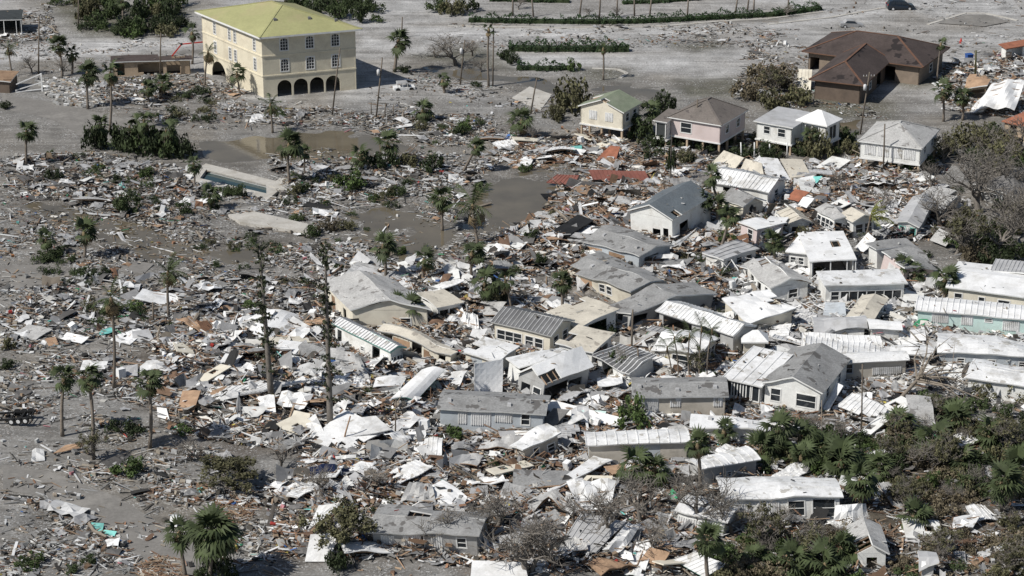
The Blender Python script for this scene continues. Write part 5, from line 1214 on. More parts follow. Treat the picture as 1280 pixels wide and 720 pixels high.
def bush(px, py, rpx, label, m='leaf', hk=1.0, group=None, name='shrub', now=False):
    global NB
    gp = P(px, py)
    if polydist(np.array([gp.x]), np.array([gp.y]), POOL)[0] > -2.4: return
    if group and not now: LOT.append((px, py, rpx, label, m, hk, group)); return
    NB += 1
    g = G(px, py); r = rpx * 1.25 / scale_at(g)
    if group:
        label = {'leaf': 'green ', 'leaf_green': 'bright green ', 'leaf_olive': 'olive ', 'leaf_brown': 'brown ', 'leaf_dark': 'very dark '}[m] + ('tall ' if hk > 1.25 else 'low ' if hk < .95 else '') + ('broad ' if rpx > 17 else 'small ' if rpx < 13 else '') + label
        for w in ('brown brown', 'green green', 'dark dark', 'green leafy green'): label = label.replace(w, w.split()[0])
    rt = root(name, label, 'shrub', g, (NB * 1.7) % 6.28, group)
    o = link('foliage', BUSH[m][NB % 2], rt); o.scale = (r, r, r * 1.05 * hk)
    o = link('stem', STEM, rt); o.scale = (r, r, r * hk)
    return rt
def plant_lot():
    """the largest of the thicket bushes stand as single shrubs, the small rest is undergrowth"""
    global NB
    lot = sorted(LOT, key=lambda b: -b[2] * b[5]); keep = 296 - NB
    for b in lot[:keep]: bush(*b, now=True)
    rest = {}
    for b in lot[keep:]: rest.setdefault(b[4], []).append(b)
    for m, bl in rest.items():
        V = []
        for i, (px, py, rpx, label, _, hk, group) in enumerate(bl):
            me = BUSH[m][i % 2]; v = np.zeros(len(me.vertices) * 3, np.float32); me.vertices.foreach_get('co', v); v = v.reshape(-1, 4, 3)[::2].reshape(-1, 3).copy()
            g = G(px, py); r = rpx * 1.25 / scale_at(g); t = i * 1.7
            x, y = v[:, 0] * math.cos(t) - v[:, 1] * math.sin(t), v[:, 0] * math.sin(t) + v[:, 1] * math.cos(t)
            V.append(np.stack([x * r + g.x, y * r + g.y, v[:, 2] * r * hk + g.z], 1))
        o = stuff(link('undergrowth', quads_mesh('undergrowth', np.concatenate(V), m)))
        tag(o, {'leaf': 'green', 'leaf_green': 'bright green', 'leaf_olive': 'olive', 'leaf_brown': 'withered brown', 'leaf_dark': 'very dark'}[m] + ' low undergrowth scattered among wreckage and thickets', 'undergrowth')
bs = bush
bs(120, 186, 17, 'tall dark shrub left of the tall droopy palm', 'leaf_dark', 2.2)
for k, (x, y, r) in enumerate(((150, 186, 16), (163, 190, 17), (178, 192, 19), (195, 195, 19), (212, 197, 19), (228, 198, 16), (188, 186, 15))):
    bs(x, y, r, 'dark shrub in the row beside the tall droopy palm', 'leaf_dark' if k % 2 else 'leaf', 1.9, 'dark shrub row by the old road')
bs(68, 224, 10, 'small dark conical shrub on the mud flat', 'leaf_dark', 1.4)
bs(157, 266, 18, 'wide dark green shrub in the dark wreckage', 'leaf', 1.3)
bs(147, 228, 8, 'little green shrub beside broken white boards', 'leaf', 1.3)
bs(184, 221, 10, 'light green shrub in front of the dark shrub row', 'leaf_green', 1.1)
bs(243, 228, 13, 'feathery shrub at the corner of the pool deck', 'leaf', 1.5)
bs(283, 245, 10, 'low shrub left of the pair on the pool deck edge', 'leaf', 1.3); bs(298, 246, 11, 'rounder shrub on the pool deck edge', 'leaf', 1.4)
bs(268, 262, 6, 'tiny round shrub in front of the pool', 'leaf_dark', 1.2)
bs(440, 234, 20, 'wide green shrub between the pool and flood water', 'leaf_green', 1.1)
bs(480, 209, 17, 'big dark shrub on the flood bank', 'leaf_dark', 1.3); bs(508, 207, 14, 'olive shrub beside the big dark one on the flood bank', 'leaf_olive', 1.1)
bs(541, 214, 14, 'upright dark shrub right of the olive shrub', 'leaf_dark', 1.6)
bs(500, 245, 10, 'dark shrub in the rubble below the olive shrub', 'leaf', 1.3)
bs(395, 228, 7, 'small dark shrub by the thin palm', 'leaf_dark', 1.2); bs(380, 240, 8, 'small shrub beside the big pool palm', 'leaf', 1.5)
bs(434, 286, 12, 'olive bush at the end of the long concrete slab', 'leaf_olive', .9); bs(412, 289, 14, 'brownish twiggy bush at the end of the long concrete slab', 'leaf_brown', 1.0); bs(371, 276, 9, 'green bush upon the long concrete slab', 'leaf_green', 1.0)
bs(502, 318, 9, 'light green shrub beside the round headed palm', 'leaf_green', 1.2)
bs(573, 168, 14, 'low green shrub on the sandy rubble', 'leaf', .8)
bs(600, 238, 9, 'small shrub beside the brown broken roof on the bank', 'leaf', 1.2)
bs(657, 214, 8, 'green shrub standing in the flood water', 'leaf_green', 1.2)
bs(166, 592, 21, 'wide green shrub on the flat below the trimmed palms', 'leaf_green', 1.0)
bs(276, 724, 19, 'dark shrub mass under the bushy front palm', 'leaf_dark', 1.7); bs(252, 726, 13, 'lower dark shrub between the two front palms', 'leaf', 1.3)
bs(40, 708, 17, 'leafy green shrub on the sandy lot', 'leaf_green', .9); bs(112, 705, 10, 'small dark shrub beside the orange scrap on the sandy lot', 'leaf', 1.1); bs(90, 716, 11, 'low shrub in front of the orange scrap', 'leaf', .9)
bs(566, 548, 13, 'round green shrub in front of the blue grey trailer', 'leaf_green', 1.3)
bs(795, 532, 22, 'big round leafy bush at the beige trailer corner', 'leaf_green', 1.6)
bs(420, 712, 17, 'tall dark bush beside the upturned white box', 'leaf_dark', 1.8)
bs(714, 138, 25, 'large dusty shrub left of the green roofed cottage', 'leaf_olive', 1.6); bs(692, 150, 14, 'lower shrub beside the large dusty one', 'leaf_olive', 1.3)
bs(829, 145, 15, 'upright dark shrub between the cottage and the pink house', 'leaf_dark', 2.0)
bs(800, 174, 18, 'dense green shrub at the right side of the green roofed cottage', 'leaf', 1.6); bs(842, 182, 10, 'small pointed shrub under the pink house', 'leaf_dark', 1.7)
bs(820, 182, 13, 'low shrub between the stilt houses', 'leaf_dark', 1.2)
bs(775, 466, 15, 'green shrub beneath the leafy poles', 'leaf_green', 1.8); bs(790, 470, 12, 'dark shrub beneath the leafy poles', 'leaf', 1.6)
bs(760, 415, 14, 'green shrub between the pale patio roofs', 'leaf', 1.1); bs(745, 412, 10, 'yellowish shrub between the pale patio roofs', 'leaf_green', 1.1)
bs(885, 472, 9, 'small bright shrub below the slender palms', 'leaf_green', 1.2)
bs(905, 300, 12, 'fresh green shrub under the palm cluster', 'leaf_green', .9)
bs(908, 345, 10, 'dark shrub beside the blue grey flat roof', 'leaf', 1.1)
bs(665, 300, 9, 'shrub beside the charred black roof', 'leaf', 1.4); bs(663, 285, 8, 'dry shrub by the edge of the flood water', 'leaf_olive', 1.0)
bs(690, 270, 7, 'twiggy shrub on the flood bank', 'leaf_olive', 1.0)
bs(620, 382, 17, 'dusty shrub before the dark ribbed house', 'leaf_olive', 1.6); bs(605, 372, 11, 'dark shrub behind the twisted fluted sheet', 'leaf', 1.3)
bs(8, 460, 14, 'green clump on the verge of the left-hand flat', 'leaf', .7); bs(10, 435, 9, 'upright yellowish shrub on the left-hand flat', 'leaf_olive', 1.5)
bs(150, 540, 16, 'dark thicket among the trimmed palms', 'leaf_dark', 1.0); bs(168, 542, 15, 'second dark thicket among the trimmed palms', 'leaf_dark', .9)
bs(60, 326, 16, 'spreading dark shrub in the mud field', 'leaf', .8); bs(100, 345, 14, 'low torn foliage beside the grey concrete pad', 'leaf', .7); bs(125, 344, 12, 'torn foliage heap by the sandy road patch', 'leaf_dark', .8)
bs(140, 392, 15, 'low palm scrub under the thin topped palm', 'leaf', 1.0); bs(165, 388, 14, 'green scrub right of the thin topped palm', 'leaf_green', .8)
bs(313, 385, 12, 'light green shrub behind the white torn roof', 'leaf_green', .8)
bs(232, 540, 12, 'green shrub in front of the timber heap', 'leaf_green', .8)
bs(1002, 195, 13, 'dark shrub under the white flat roofed house', 'leaf_dark', 1.2); bs(1022, 197, 17, 'olive tree like shrub before the pyramid roof', 'leaf_olive', 2.0); bs(930, 197, 16, 'dark shrub right of the pink house', 'leaf_dark', 1.0); bs(965, 198, 16, 'dark shrub under the raised white house', 'leaf_dark', .9)
for k, (x, y, r, m) in enumerate(((1130, 212, 15, 'leaf_green'), (1152, 210, 17, 'leaf'), (1187, 195, 20, 'leaf_olive'), (1210, 182, 22, 'leaf_olive'), (1236, 178, 20, 'leaf'), (1258, 185, 18, 'leaf_olive'), (1275, 205, 14, 'leaf_green'), (1228, 205, 18, 'leaf_dark'))):
    bs(x, y, r, 'thick scrub bush behind the dark grey sunken roof', m, 1.2, 'scrub behind the sunken roof')
for k, (x, y, r, m) in enumerate(((1205, 285, 20, 'leaf_olive'), (1225, 300, 22, 'leaf'), (1245, 310, 20, 'leaf_dark'), (1215, 328, 18, 'leaf_brown'), (1240, 332, 20, 'leaf_dark'), (1265, 325, 18, 'leaf'), (1200, 310, 16, 'leaf_green'), (1270, 290, 15, 'leaf_olive'))):
    bs(x, y, r, 'torn thicket bush under the biggest bare tree', m, 1.3, 'thicket under the biggest bare tree')
for k, (x, y, r, m) in enumerate(((950, 105, 20, 'leaf_brown'), (975, 110, 21, 'leaf_brown'), (998, 130, 18, 'leaf_olive'), (935, 125, 18, 'leaf_brown'), (965, 135, 18, 'leaf_olive'))):
    bs(x, y, r, 'brown wind burnt bush left of the brown hall', m, 1.3, 'wind burnt bushes by the brown hall')
rs = random.Random(5)
for k in range(34):
    bs(rs.uniform(780, 1065), rs.uniform(176, 203), rs.uniform(8, 15), 'bush in the scrub strip under the raised houses', rs.choice(('leaf_dark', 'leaf', 'leaf_olive', 'leaf_dark')), rs.uniform(.8, 1.5), 'scrub strip under the raised houses')
for k in range(46):
    x, y = rs.choice(((560, 540), (480, 500), (620, 340), (690, 330), (740, 320), (870, 330), (660, 385), (760, 420), (640, 580), (720, 540), (830, 520), (930, 530), (980, 290), (1000, 330), (900, 400), (1060, 300), (560, 610), (480, 640), (300, 440), (380, 360), (430, 330), (1150, 420), (780, 360)))
    bs(x + rs.uniform(-25, 25), y + rs.uniform(-10, 10), rs.uniform(5, 10), 'dark shrub caught between the wrecked homes', rs.choice(('leaf_dark', 'leaf', 'leaf_olive', 'leaf_dark')), rs.uniform(.8, 1.6), 'shrubs caught between the wrecked homes')
for k in range(14):
    x = rs.uniform(1150, 1290); y = rs.uniform(160, 335)
    bs(x, y, rs.uniform(8, 14), 'bush in the dense thicket beside the long beige trailer', rs.choice(('leaf_dark', 'leaf_dark', 'leaf_olive', 'leaf')), rs.uniform(.7, 1.1), 'dense thicket beside the long beige trailer')
for k in range(22):
    bs(rs.uniform(95, 238), rs.uniform(4, 46), rs.uniform(10, 17), 'bush in the green belt beyond the old road', rs.choice(('leaf_dark', 'leaf', 'leaf_olive', 'leaf_green')), rs.uniform(1.0, 1.7), 'green belt beyond the old road')
for k in range(16):
    bs(rs.uniform(360, 480), rs.uniform(4, 30), rs.uniform(9, 15), 'bush in the green belt behind the yellow building', rs.choice(('leaf_dark', 'leaf', 'leaf_olive')), rs.uniform(1.1, 1.8), 'green belt behind the yellow building')
for k in range(90):
    x, y = rs.choice(((60, 325), (110, 345), (150, 230), (220, 262), (380, 240), (480, 240), (130, 390), (210, 400), (330, 300), (430, 285), (270, 320), (60, 210), (520, 245), (560, 165), (230, 140), (340, 145)))
    bs(x + rs.uniform(-40, 40), y + rs.uniform(-18, 18), rs.uniform(5, 11), 'torn shrub in the mud field wreckage', rs.choice(('leaf_dark', 'leaf', 'leaf_olive', 'leaf_green')), rs.uniform(.7, 1.5), 'small torn shrubs in the mud field')
for k in range(78):
    x = rs.uniform(1085, 1300); y = rs.uniform(478, 625)
    if (y - 500) < (1165 - x) * .9 or y < 500 and x < 1215: continue
    bs(x, y, rs.uniform(12, 21), 'wind torn scrub bush beside the uprooted tree', rs.choice(('leaf', 'leaf_olive', 'leaf_brown', 'leaf_dark', 'leaf_olive', 'leaf', 'leaf_olive', 'leaf_green')), rs.uniform(.9, 1.4), 'scrub around the uprooted tree')
for k in range(28):
    bs(rs.uniform(945, 1100), rs.uniform(545, 592), rs.uniform(12, 19), 'green scrub bush below the sunroom house', rs.choice(('leaf', 'leaf_green', 'leaf_dark', 'leaf_olive')), rs.uniform(.8, 1.3), 'scrub below the sunroom house')
for k in range(34):
    bs(rs.uniform(895, 1075), rs.uniform(672, 735), rs.uniform(13, 22), 'leafy bush in the scrub below the rolled roof trailer', rs.choice(('leaf', 'leaf_green', 'leaf_olive', 'leaf_brown')), rs.uniform(.8, 1.3), 'scrub below the rolled roof trailer')
for k in range(34):
    bs(rs.uniform(1100, 1300), rs.uniform(615, 735), rs.uniform(11, 19), 'dry bush around the split planks and sheds', rs.choice(('leaf_brown', 'leaf_olive', 'leaf', 'leaf_brown')), rs.uniform(.7, 1.2), 'dry bushes around the split planks')
for k, (x, y, r, m, h) in enumerate(((150, 44, 13, 'leaf', 1.2), (166, 46, 14, 'leaf_green', 1.1), (125, 34, 13, 'leaf', 1.0), (186, 38, 12, 'leaf_dark', 1.3), (205, 34, 13, 'leaf_dark', 1.5), (225, 34, 12, 'leaf_dark', 1.5), (178, 26, 12, 'leaf', 1.5), (196, 22, 12, 'leaf_olive', 1.5), (110, 22, 14, 'leaf_olive', 1.6), (216, 18, 12, 'leaf', 1.5), (72, 6, 14, 'leaf_green', .7), (92, 3, 12, 'leaf', .7))):
    bs(x, y, r, 'green roadside bush behind the old road', m, h, 'roadside bushes behind the old road')
for k, (x, y, r, m, h) in enumerate(((388, 18, 12, 'leaf', 1.5), (410, 14, 13, 'leaf_dark', 1.3), (428, 20, 12, 'leaf', 1.7), (450, 28, 12, 'leaf', 1.9), (470, 28, 10, 'leaf_green', 1.1), (366, 10, 13, 'leaf_olive', 1.4), (456, 12, 12, 'leaf_dark', 1.6))):
    bs(x, y, r, 'bush in the thicket behind the yellow building', m, h, 'thicket behind the yellow building')
for k, (x, y, r, m, h) in enumerate(((548, 15, 14, 'leaf', 1.2), (566, 18, 15, 'leaf_olive', 1.3), (584, 14, 13, 'leaf_dark', 1.2))):
    bs(x, y, r, 'dark bush at the head of the sandy drive', m, h, 'bushes at the head of the sandy drive')
bs(632, 74, 12, 'clipped round shrub at the hedge end', 'leaf_dark', 1.2); bs(640, 80, 10, 'smaller clipped shrub at the hedge end', 'leaf_dark', 1.1)
bs(505, 90, 10, 'dark green shrub at the foot of the thick crowned palm', 'leaf_dark', .9); bs(596, 108, 7, 'low shrub at the tall palm foot', 'leaf_dark', .9)
bs(715, 88, 9, 'bright yellow green shrub at the end of the short hedge', 'leaf_green', 1.6)
bs(250, 118, 12, 'dark shrub in the rubble at the garage opening', 'leaf_dark', .8); bs(232, 122, 10, 'olive shrub at the rubble edge', 'leaf', .7)
bs(255, 140, 9, 'shrub in the scrap pile before the yellow building', 'leaf_olive', .8)

# clipped hedges
def hedge(pts, w, h, label, n_per=34):
    wp = [P(*p) for p in pts]; o0 = wp[0].copy()
    rng = np.random.default_rng(hash_str(label)); V = []
    rt = root('hedge', label, 'hedge', o0)
    core = MB()
    for a, b in zip(wp, wp[1:]):
        a = a - o0; b = b - o0; L = (b - a).length; d = np.array((b - a) / L); e = np.array((-d[1], d[0], 0)); n = int(L * n_per * .8 * (h + w))
        u = rng.uniform(0, L, n); top = rng.random(n) < .45
        lump = (1 + .2 * np.sin(u * 1.9 + rng.uniform(0, 6)) + .14 * np.sin(u * 4.3)) * (.55 + .75 * vnoise(u / 2.2, u * 0, 7))
        side = np.where(rng.random(n) < .7, -1, 1) * w / 2
        oy = np.where(top, rng.uniform(-w / 2, w / 2, n), side) * lump + rng.normal(0, .08, n); oz = np.where(top, h, rng.uniform(0, h, n)) * lump + rng.normal(0, .09, n)
        p = np.array(a)[None] + u[:, None] * d[None] + oy[:, None] * e[None]; p[:, 2] = np.maximum(oz, .05)
        nr = rng.normal(size=(n, 3)); nr /= np.linalg.norm(nr, axis=1)[:, None]; t = np.cross(nr, rng.normal(size=(n, 3))); t /= np.linalg.norm(t, axis=1)[:, None]; bb_ = np.cross(nr, t)
        s = .34 * rng.uniform(.6, 1.3, n)[:, None]
        V.append(np.stack([p - t * s * .5, p + bb_ * s * .32, p + t * s * .5, p - bb_ * s * .32], 1).reshape(-1, 3))
        ev = Vector(e) * w * .38
        core.hexa([a - ev, b - ev, b + ev, a + ev, a - ev + Vector((0, 0, h * .55)), b - ev + Vector((0, 0, h * .55)), b + ev + Vector((0, 0, h * .55)), a + ev + Vector((0, 0, h * .55))])
    link('foliage', quads_mesh('foliage', np.concatenate(V), 'hedge'), rt)
    core.build('branch_core', 'leaf_dark', rt)
hedge([(586, 27), (700, 29), (790, 29), (870, 25), (965, 20), (1025, 12)], 1.8, 1.1, 'long clipped dark hedge along the sandy road')
hedge([(636, 63), (690, 64), (786, 64)], 2.0, 1.5, 'middle hedge strip between the sandy lanes')
hedge([(646, 87), (690, 88), (715, 87)], 1.8, 1.1, 'short hedge by the yellow green shrub')
hedge([(612, 1), (712, 3)], 1.6, .8, 'far hedge strip with pale ends at the top of the lot')
hedge([(778, 5), (830, 3), (890, -2)], 1.6, .8, 'far curving hedge behind the row of bare trunks')

# storm stripped pines
def pine(bx, by, tx, ty, label, seed):
    rng = random.Random(seed); g = G(bx, by); top = PD(tx, ty, g.y); d = top - g
    rt = root('stripped_pine', label, 'tree', g)
    mb = MB(); mb.tube([d * (k / 9) - Vector((0, 0, .3)) * (k == 0) for k in range(10)], [.38 - .033 * k for k in range(10)], 8); mb.build('trunk', 'bark', rt, True)
    N = 190
    for part in range(5):
        V = []; tw = MB()
        for q in range(N // 5):
            k = part * (N // 5) + q
            t = .16 + .84 * (k / N) + rng.uniform(-.004, .004)
            if math.sin(t * 31 + seed) + .6 * math.sin(t * 77 + seed * 2) + rng.uniform(-.9, .9) < -.55: continue
            p = d * t; L = (1.5 - .8 * t) * rng.choice((.3, .5, .7, 1.0, 1.5)) * rng.uniform(.7, 1.2); a = rng.uniform(0, 6.28)
            e = p + Vector((math.cos(a) * L, math.sin(a) * L, L * rng.uniform(-.15, .35)))
            tw.tube([p, e], [.05, .02], 3, cap=False)
            for w in range(20):
                c = p.lerp(e, rng.uniform(.2, 1.08)) + Vector((rng.gauss(0, .05), rng.gauss(0, .05), rng.gauss(0, .07))); s = rng.uniform(.14, .32)
                v1 = Vector((rng.gauss(0, 1), rng.gauss(0, 1), rng.gauss(.4, 1))).normalized(); v2 = v1.orthogonal().normalized() * s * .3; v1 *= s * .7
                V += [c - v1, c + v2, c + v1, c - v2]
        o = tw.build('branch', 'bark', rt)
        link('foliage', quads_mesh('foliage', np.array([tuple(v) for v in V]), 'pine'), o)
pine(339, 496, 324, 306, 'tall storm stripped pine, the shorter of two in the wreckage', 3)
pine(413, 538, 406, 305, 'tall storm stripped pine, the taller and thicker of two', 4)

# leafless trees
def bare_mesh(seed, levels=4, leafy=0.0):
    rng = random.Random(seed); tr = MB(); tw = MB(); leaves = []
    def grow(p, d, L, r, lev):
        n = 4; pts = [p]; rad = [r]; q = p.copy(); dd = d.copy()
        for k in range(n):
            dd = (dd + Vector((rng.gauss(0, .22), rng.gauss(0, .22), rng.gauss(.02, .18)))).normalized(); q = q + dd * (L / n); pts.append(q.copy()); rad.append(r * (1 - .16 * (k + 1)))
        (tr if lev < 2 else tw).tube(pts, rad, 6 if lev == 0 else (5 if lev == 1 else 3), cap=False)
        if lev >= levels:
            if leafy and rng.random() < leafy: leaves.extend(pts[1:])
            return
        m = {0: 6, 1: 6, 2: 6, 3: 3}[lev] if levels == 3 else {0: 6, 1: 5, 2: 5, 3: 3}[lev]
        for k in range(m):
            t = rng.uniform(.35, 1.0) if lev else rng.uniform(.45, 1.0)
            i = min(n - 1, int(t * n)); b = pts[i].lerp(pts[i + 1], t * n - i)
            a = rng.uniform(0, 6.28); side = Vector((math.cos(a), math.sin(a), rng.uniform(-.15, .75)))
            nd = (dd * .5 + side * .9 + Vector((0, 0, .12))).normalized()
            grow(b, nd, L * rng.uniform(.6, .95) * (1, .95, .75, .6)[lev], max(.0036, rad[i] * (.62, .6, .5, .5)[lev]), lev + 1)
    grow(Vector((0, 0, -.04)), Vector((0.05, 0, 1)), .36, .036, 0)
    lm = None
    if leaves:
        g = np.random.default_rng(seed); P_ = np.repeat(np.array([tuple(v) for v in leaves]), 7, 0); n = len(P_); P_ = P_ + g.normal(0, .022, (n, 3))
        t = g.normal(size=(n, 3)); t /= np.linalg.norm(t, axis=1)[:, None]; b = np.cross(t, g.normal(size=(n, 3))); b /= np.linalg.norm(b, axis=1)[:, None]; s = .022 * g.uniform(.6, 1.3, n)[:, None]
        lm = np.stack([P_ - t * s, P_ + b * s * .55, P_ + t * s, P_ - b * s * .55], 1).reshape(-1, 3)
    return tr.mesh('trunk', 'bark', True), tw.mesh('twigs', 'twig'), (quads_mesh('foliage', lm, 'leaf_olive') if lm is not None else None)
BARE = [bare_mesh(21, 3), bare_mesh(22, leafy=.10), bare_mesh(25, leafy=.3), bare_mesh(29, 3)]
NT = 0
def bare(px, py, hpx, label, v=0, rz=None, lean=(0, 0), wide=1.0, group=None):
    global NT; NT += 1
    g = G(px, py); s = hpx / scale_at(g) / math.cos(R(20)) / 1.05
    rt = root('bare_tree', label, 'tree', g, 0, group); rt.rotation_euler = (R(lean[0]), R(lean[1]), rz if rz is not None else NT * 2.1)
    tr, tw, lf = BARE[v]
    a = link('trunk', tr, rt); b = link('twig', tw, rt); stuff(b)
    for o in (a, b): o.scale = (s * wide, s * wide, s)
    if lf: c = link('foliage', lf, rt); c.scale = (s * wide, s * wide, s)
    return rt
bt = bare
bt(437, 688, 100, 'leaning oak with sparse olive leaves beside the grey trailer', 2, 1.0, wide=1.1)
bt(655, 724, 150, 'grey leafless oak in the brown heap beside the bottom white roof', 0, .4, wide=1.0)
bt(664, 715, 110, 'twin leafless oak stem beside the grey leafless oak', 3, 2.4)
bt(757, 670, 115, 'leafless tree growing through the crashed ribbed roof', 3, 1.4, wide=1.0)
bt(877, 662, 125, 'leafless tree before the crushed white trailer side', 0, 2.9, wide=1.15)
bt(915, 668, 90, 'thin leafless tree before the rolled roof trailer', 3, .3)
bt(955, 690, 85, 'wispy leafless sapling in front of the rolled roof trailer', 1, 3.3)
bt(293, 606, 66, 'spreading half bare tree on the flat below the stripped pines', 2, 2.2, wide=1.7)
bt(115, 575, 55, 'grey leafless sapling beside the tallest trimmed palm', 1, .8)
bt(1222, 268, 135, 'biggest bare tree, standing behind the long beige trailer', 0, .5, wide=1.0)
bt(1255, 305, 125, 'bare tree right of the biggest bare tree', 3, 2.0)
bt(1195, 318, 85, 'bare tree crossing the pale square roof', 0, 4.0, lean=(0, -18))
bt(1105, 268, 58, 'small bare tree left of the teal shuttered bungalow', 0, 1.9)
bt(1042, 240, 44, 'bare broken sapling behind the green windowed bungalow', 3, 2.2)
bt(1240, 235, 60, 'grey bare tree over the dark sunken roof', 1, .9)
bt(1180, 205, 50, 'wiry bare tree behind the light grey hip roof', 1, 3.0)
bt(1165, 240, 55, 'bare wiry tree between the rubble and the sunken roof', 3, 5.0)
bt(570, 82, 64, 'big twisted bare tree on the sandy verge by the palms', 3, .6, wide=1.5)
bt(40, 92, 40, 'forked bare tree beside the tan kiosk', 3, 1.1)
bt(78, 95, 36, 'dry leafless bush tree by the utility pole', 0, 3.9)
bt(292, 112, 34, 'dead brown tree at the garage opening of the yellow building', 3, .2)
bt(965, 118, 44, 'brown bare tree in the wind burnt bushes', 1, 2.7, wide=1.2)
bt(940, 120, 36, 'second brown bare tree in the wind burnt bushes', 0, 4.2, wide=1.2)
bt(760, 470, 62, 'dead curved tree leaning over the patio roof', 3, 3.6, lean=(0, -25))
bt(985, 545, 60, 'leafless sapling before the sunroom gable', 3, 1.0)
bt(1015, 550, 62, 'grey forked sapling right of the sunroom gable', 0, 5.2)
bt(1058, 556, 58, 'thin dead tree before the split white gable wing', 3, .4)
bt(1180, 590, 70, 'grey stripped tree in the scrub below the uprooted tree', 1, 1.7)
bt(1260, 570, 70, 'tangled stripped tree at the scrub edge', 1, 4.4)
bt(1130, 640, 60, 'dry stripped tree near the white rolled sheet metal', 1, 2.0)
bt(1010, 705, 70, 'dry stripped tree in front of the white rolled roof', 1, .6)
bt(640, 412, 45, 'dusty half bare tree beside the dark ribbed house', 2, 1.6)
bt(870, 470, 50, 'grey twiggy tree among the slender palms', 1, 1.2)
for k in range(22):
    x = rs.uniform(1090, 1290); y = rs.uniform(510, 720)
    bt(x, y, rs.uniform(30, 55), ('crooked', 'forked', 'bent', 'thin', 'pale', 'dark', 'tangled', 'short', 'tall', 'split', 'bushy')[k % 11] + (' wiry' if k < 11 else ' snapped') + ' stripped sapling in the torn scrub', (0, 3, 1)[k % 3], rs.uniform(0, 6), lean=(rs.uniform(-14, 14), rs.uniform(-14, 14)), wide=rs.uniform(1, 1.5), group='stripped saplings in the torn scrub')
for k in range(13):
    x = rs.uniform(1165, 1290); y = rs.uniform(190, 325)
    bt(x, y, rs.uniform(60, 105), ('forked', 'leaning', 'wiry', 'broad', 'slim', 'crooked', 'many limbed', 'tall', 'low', 'pale', 'tangled', 'split', 'knotty')[k] + ' leafless tree in the dense thicket beside the long beige trailer', (0, 3, 1)[k % 3], rs.uniform(0, 6), lean=(rs.uniform(-10, 10), rs.uniform(-10, 10)), wide=rs.uniform(1, 1.4), group='leafless trees in the dense thicket')
for k in range(8):
    bt(rs.uniform(905, 1070), rs.uniform(650, 725), rs.uniform(30, 55), 'grey stripped sapling in front of the white trailers', (0, 3)[k % 2], rs.uniform(0, 6), wide=1.3, group='stripped saplings by the white trailers')
for k, (x, y, hp) in enumerate(((600, 90, 30), (590, 70, 34), (545, 72, 28), (648, 12, 22), (735, 20, 18), (775, 22, 20), (985, 20, 24), (640, 168, 40), (665, 175, 30))):
    bt(x, y, hp, 'wind burnt bare tree along the sandy road', (0, 3)[k % 2], k * 1.3, wide=1.4, group='wind burnt trees along the sandy road')
for k, (x, y, hp) in enumerate(((560, 690, 70), (590, 668, 62), (620, 660, 66), (690, 700, 80), (720, 665, 60), (800, 655, 70), (820, 690, 60), (845, 640, 55), (470, 610, 40), (400, 615, 50), (350, 585, 44), (250, 575, 40))):
    bt(x, y, hp * 1.3, ('forked', 'leaning', 'bent', 'slim', 'stout', 'split', 'tall', 'low', 'crooked', 'wide', 'snapped', 'bare')[k] + ' broken grey oak standing in the brown heap', (0, 3)[k % 2], k * 2.3, lean=(k * 7 % 30 - 15, k * 11 % 30 - 15), wide=1.25, group='broken oaks in the brown heap')
def uprooted():
    g = G(1120, 508); rt = root('uprooted_tree', 'uprooted pale tree lying with its crown in the scrub', 'tree', g)
    rng = random.Random(8); tips = [(1150, 468, 3.0), (1165, 440, 4.5), (1175, 430, 5.0), (1195, 462, 3.2), (1215, 480, 2.5), (1205, 500, 1.6), (1185, 455, 3.8), (1160, 420, 5.6), (1230, 500, 1.2), (1150, 432, 5.0), (1225, 465, 2.0)]
    tk = MB(); m1 = P(1140, 482, 1.2) - g; m2 = P(1152, 470, 2.0) - g
    tk.tube([Vector((-1.2, -.8, -.1)), Vector((0, 0, .35)), m1, m2], [.34, .27, .22, .18], 8); tk.build('trunk', 'pale_bark', rt, True)
    for x, y, z in tips:
        e = P(x, y, z) - g; a = m2.lerp(m1, rng.random() * .6); mid = a.lerp(e, .5) + Vector((rng.uniform(-.5, .5), rng.uniform(-.5, .5), .4))
        b = MB(); b.tube([a, mid, e], [.13, .09, .03], 5)
        for k in range(7):
            p = a.lerp(e, rng.uniform(.3, 1)); q = p + Vector((rng.gauss(0, 1.2), rng.gauss(0, 1.2), rng.gauss(.3, .9))); b.tube([p, q], [.06, .015], 3, cap=False)
        b.build('branch', 'pale_bark', rt)
    rb = MB()
    for k in range(14):
        a = k * .9; rb.tube([(-1.2, -.8, .1), (-1.6 - .7 * abs(math.cos(a)), -1.1 + math.sin(a) * .9, .4 + .8 * math.cos(a * 2) ** 2)], [.12, .02], 4, cap=False)
    rb.build('roots', 'bark', rt)
uprooted()
bs(7, 136, 8, 'round shrub on the sandy verge', 'leaf_dark', 1.3)
plant_lot()
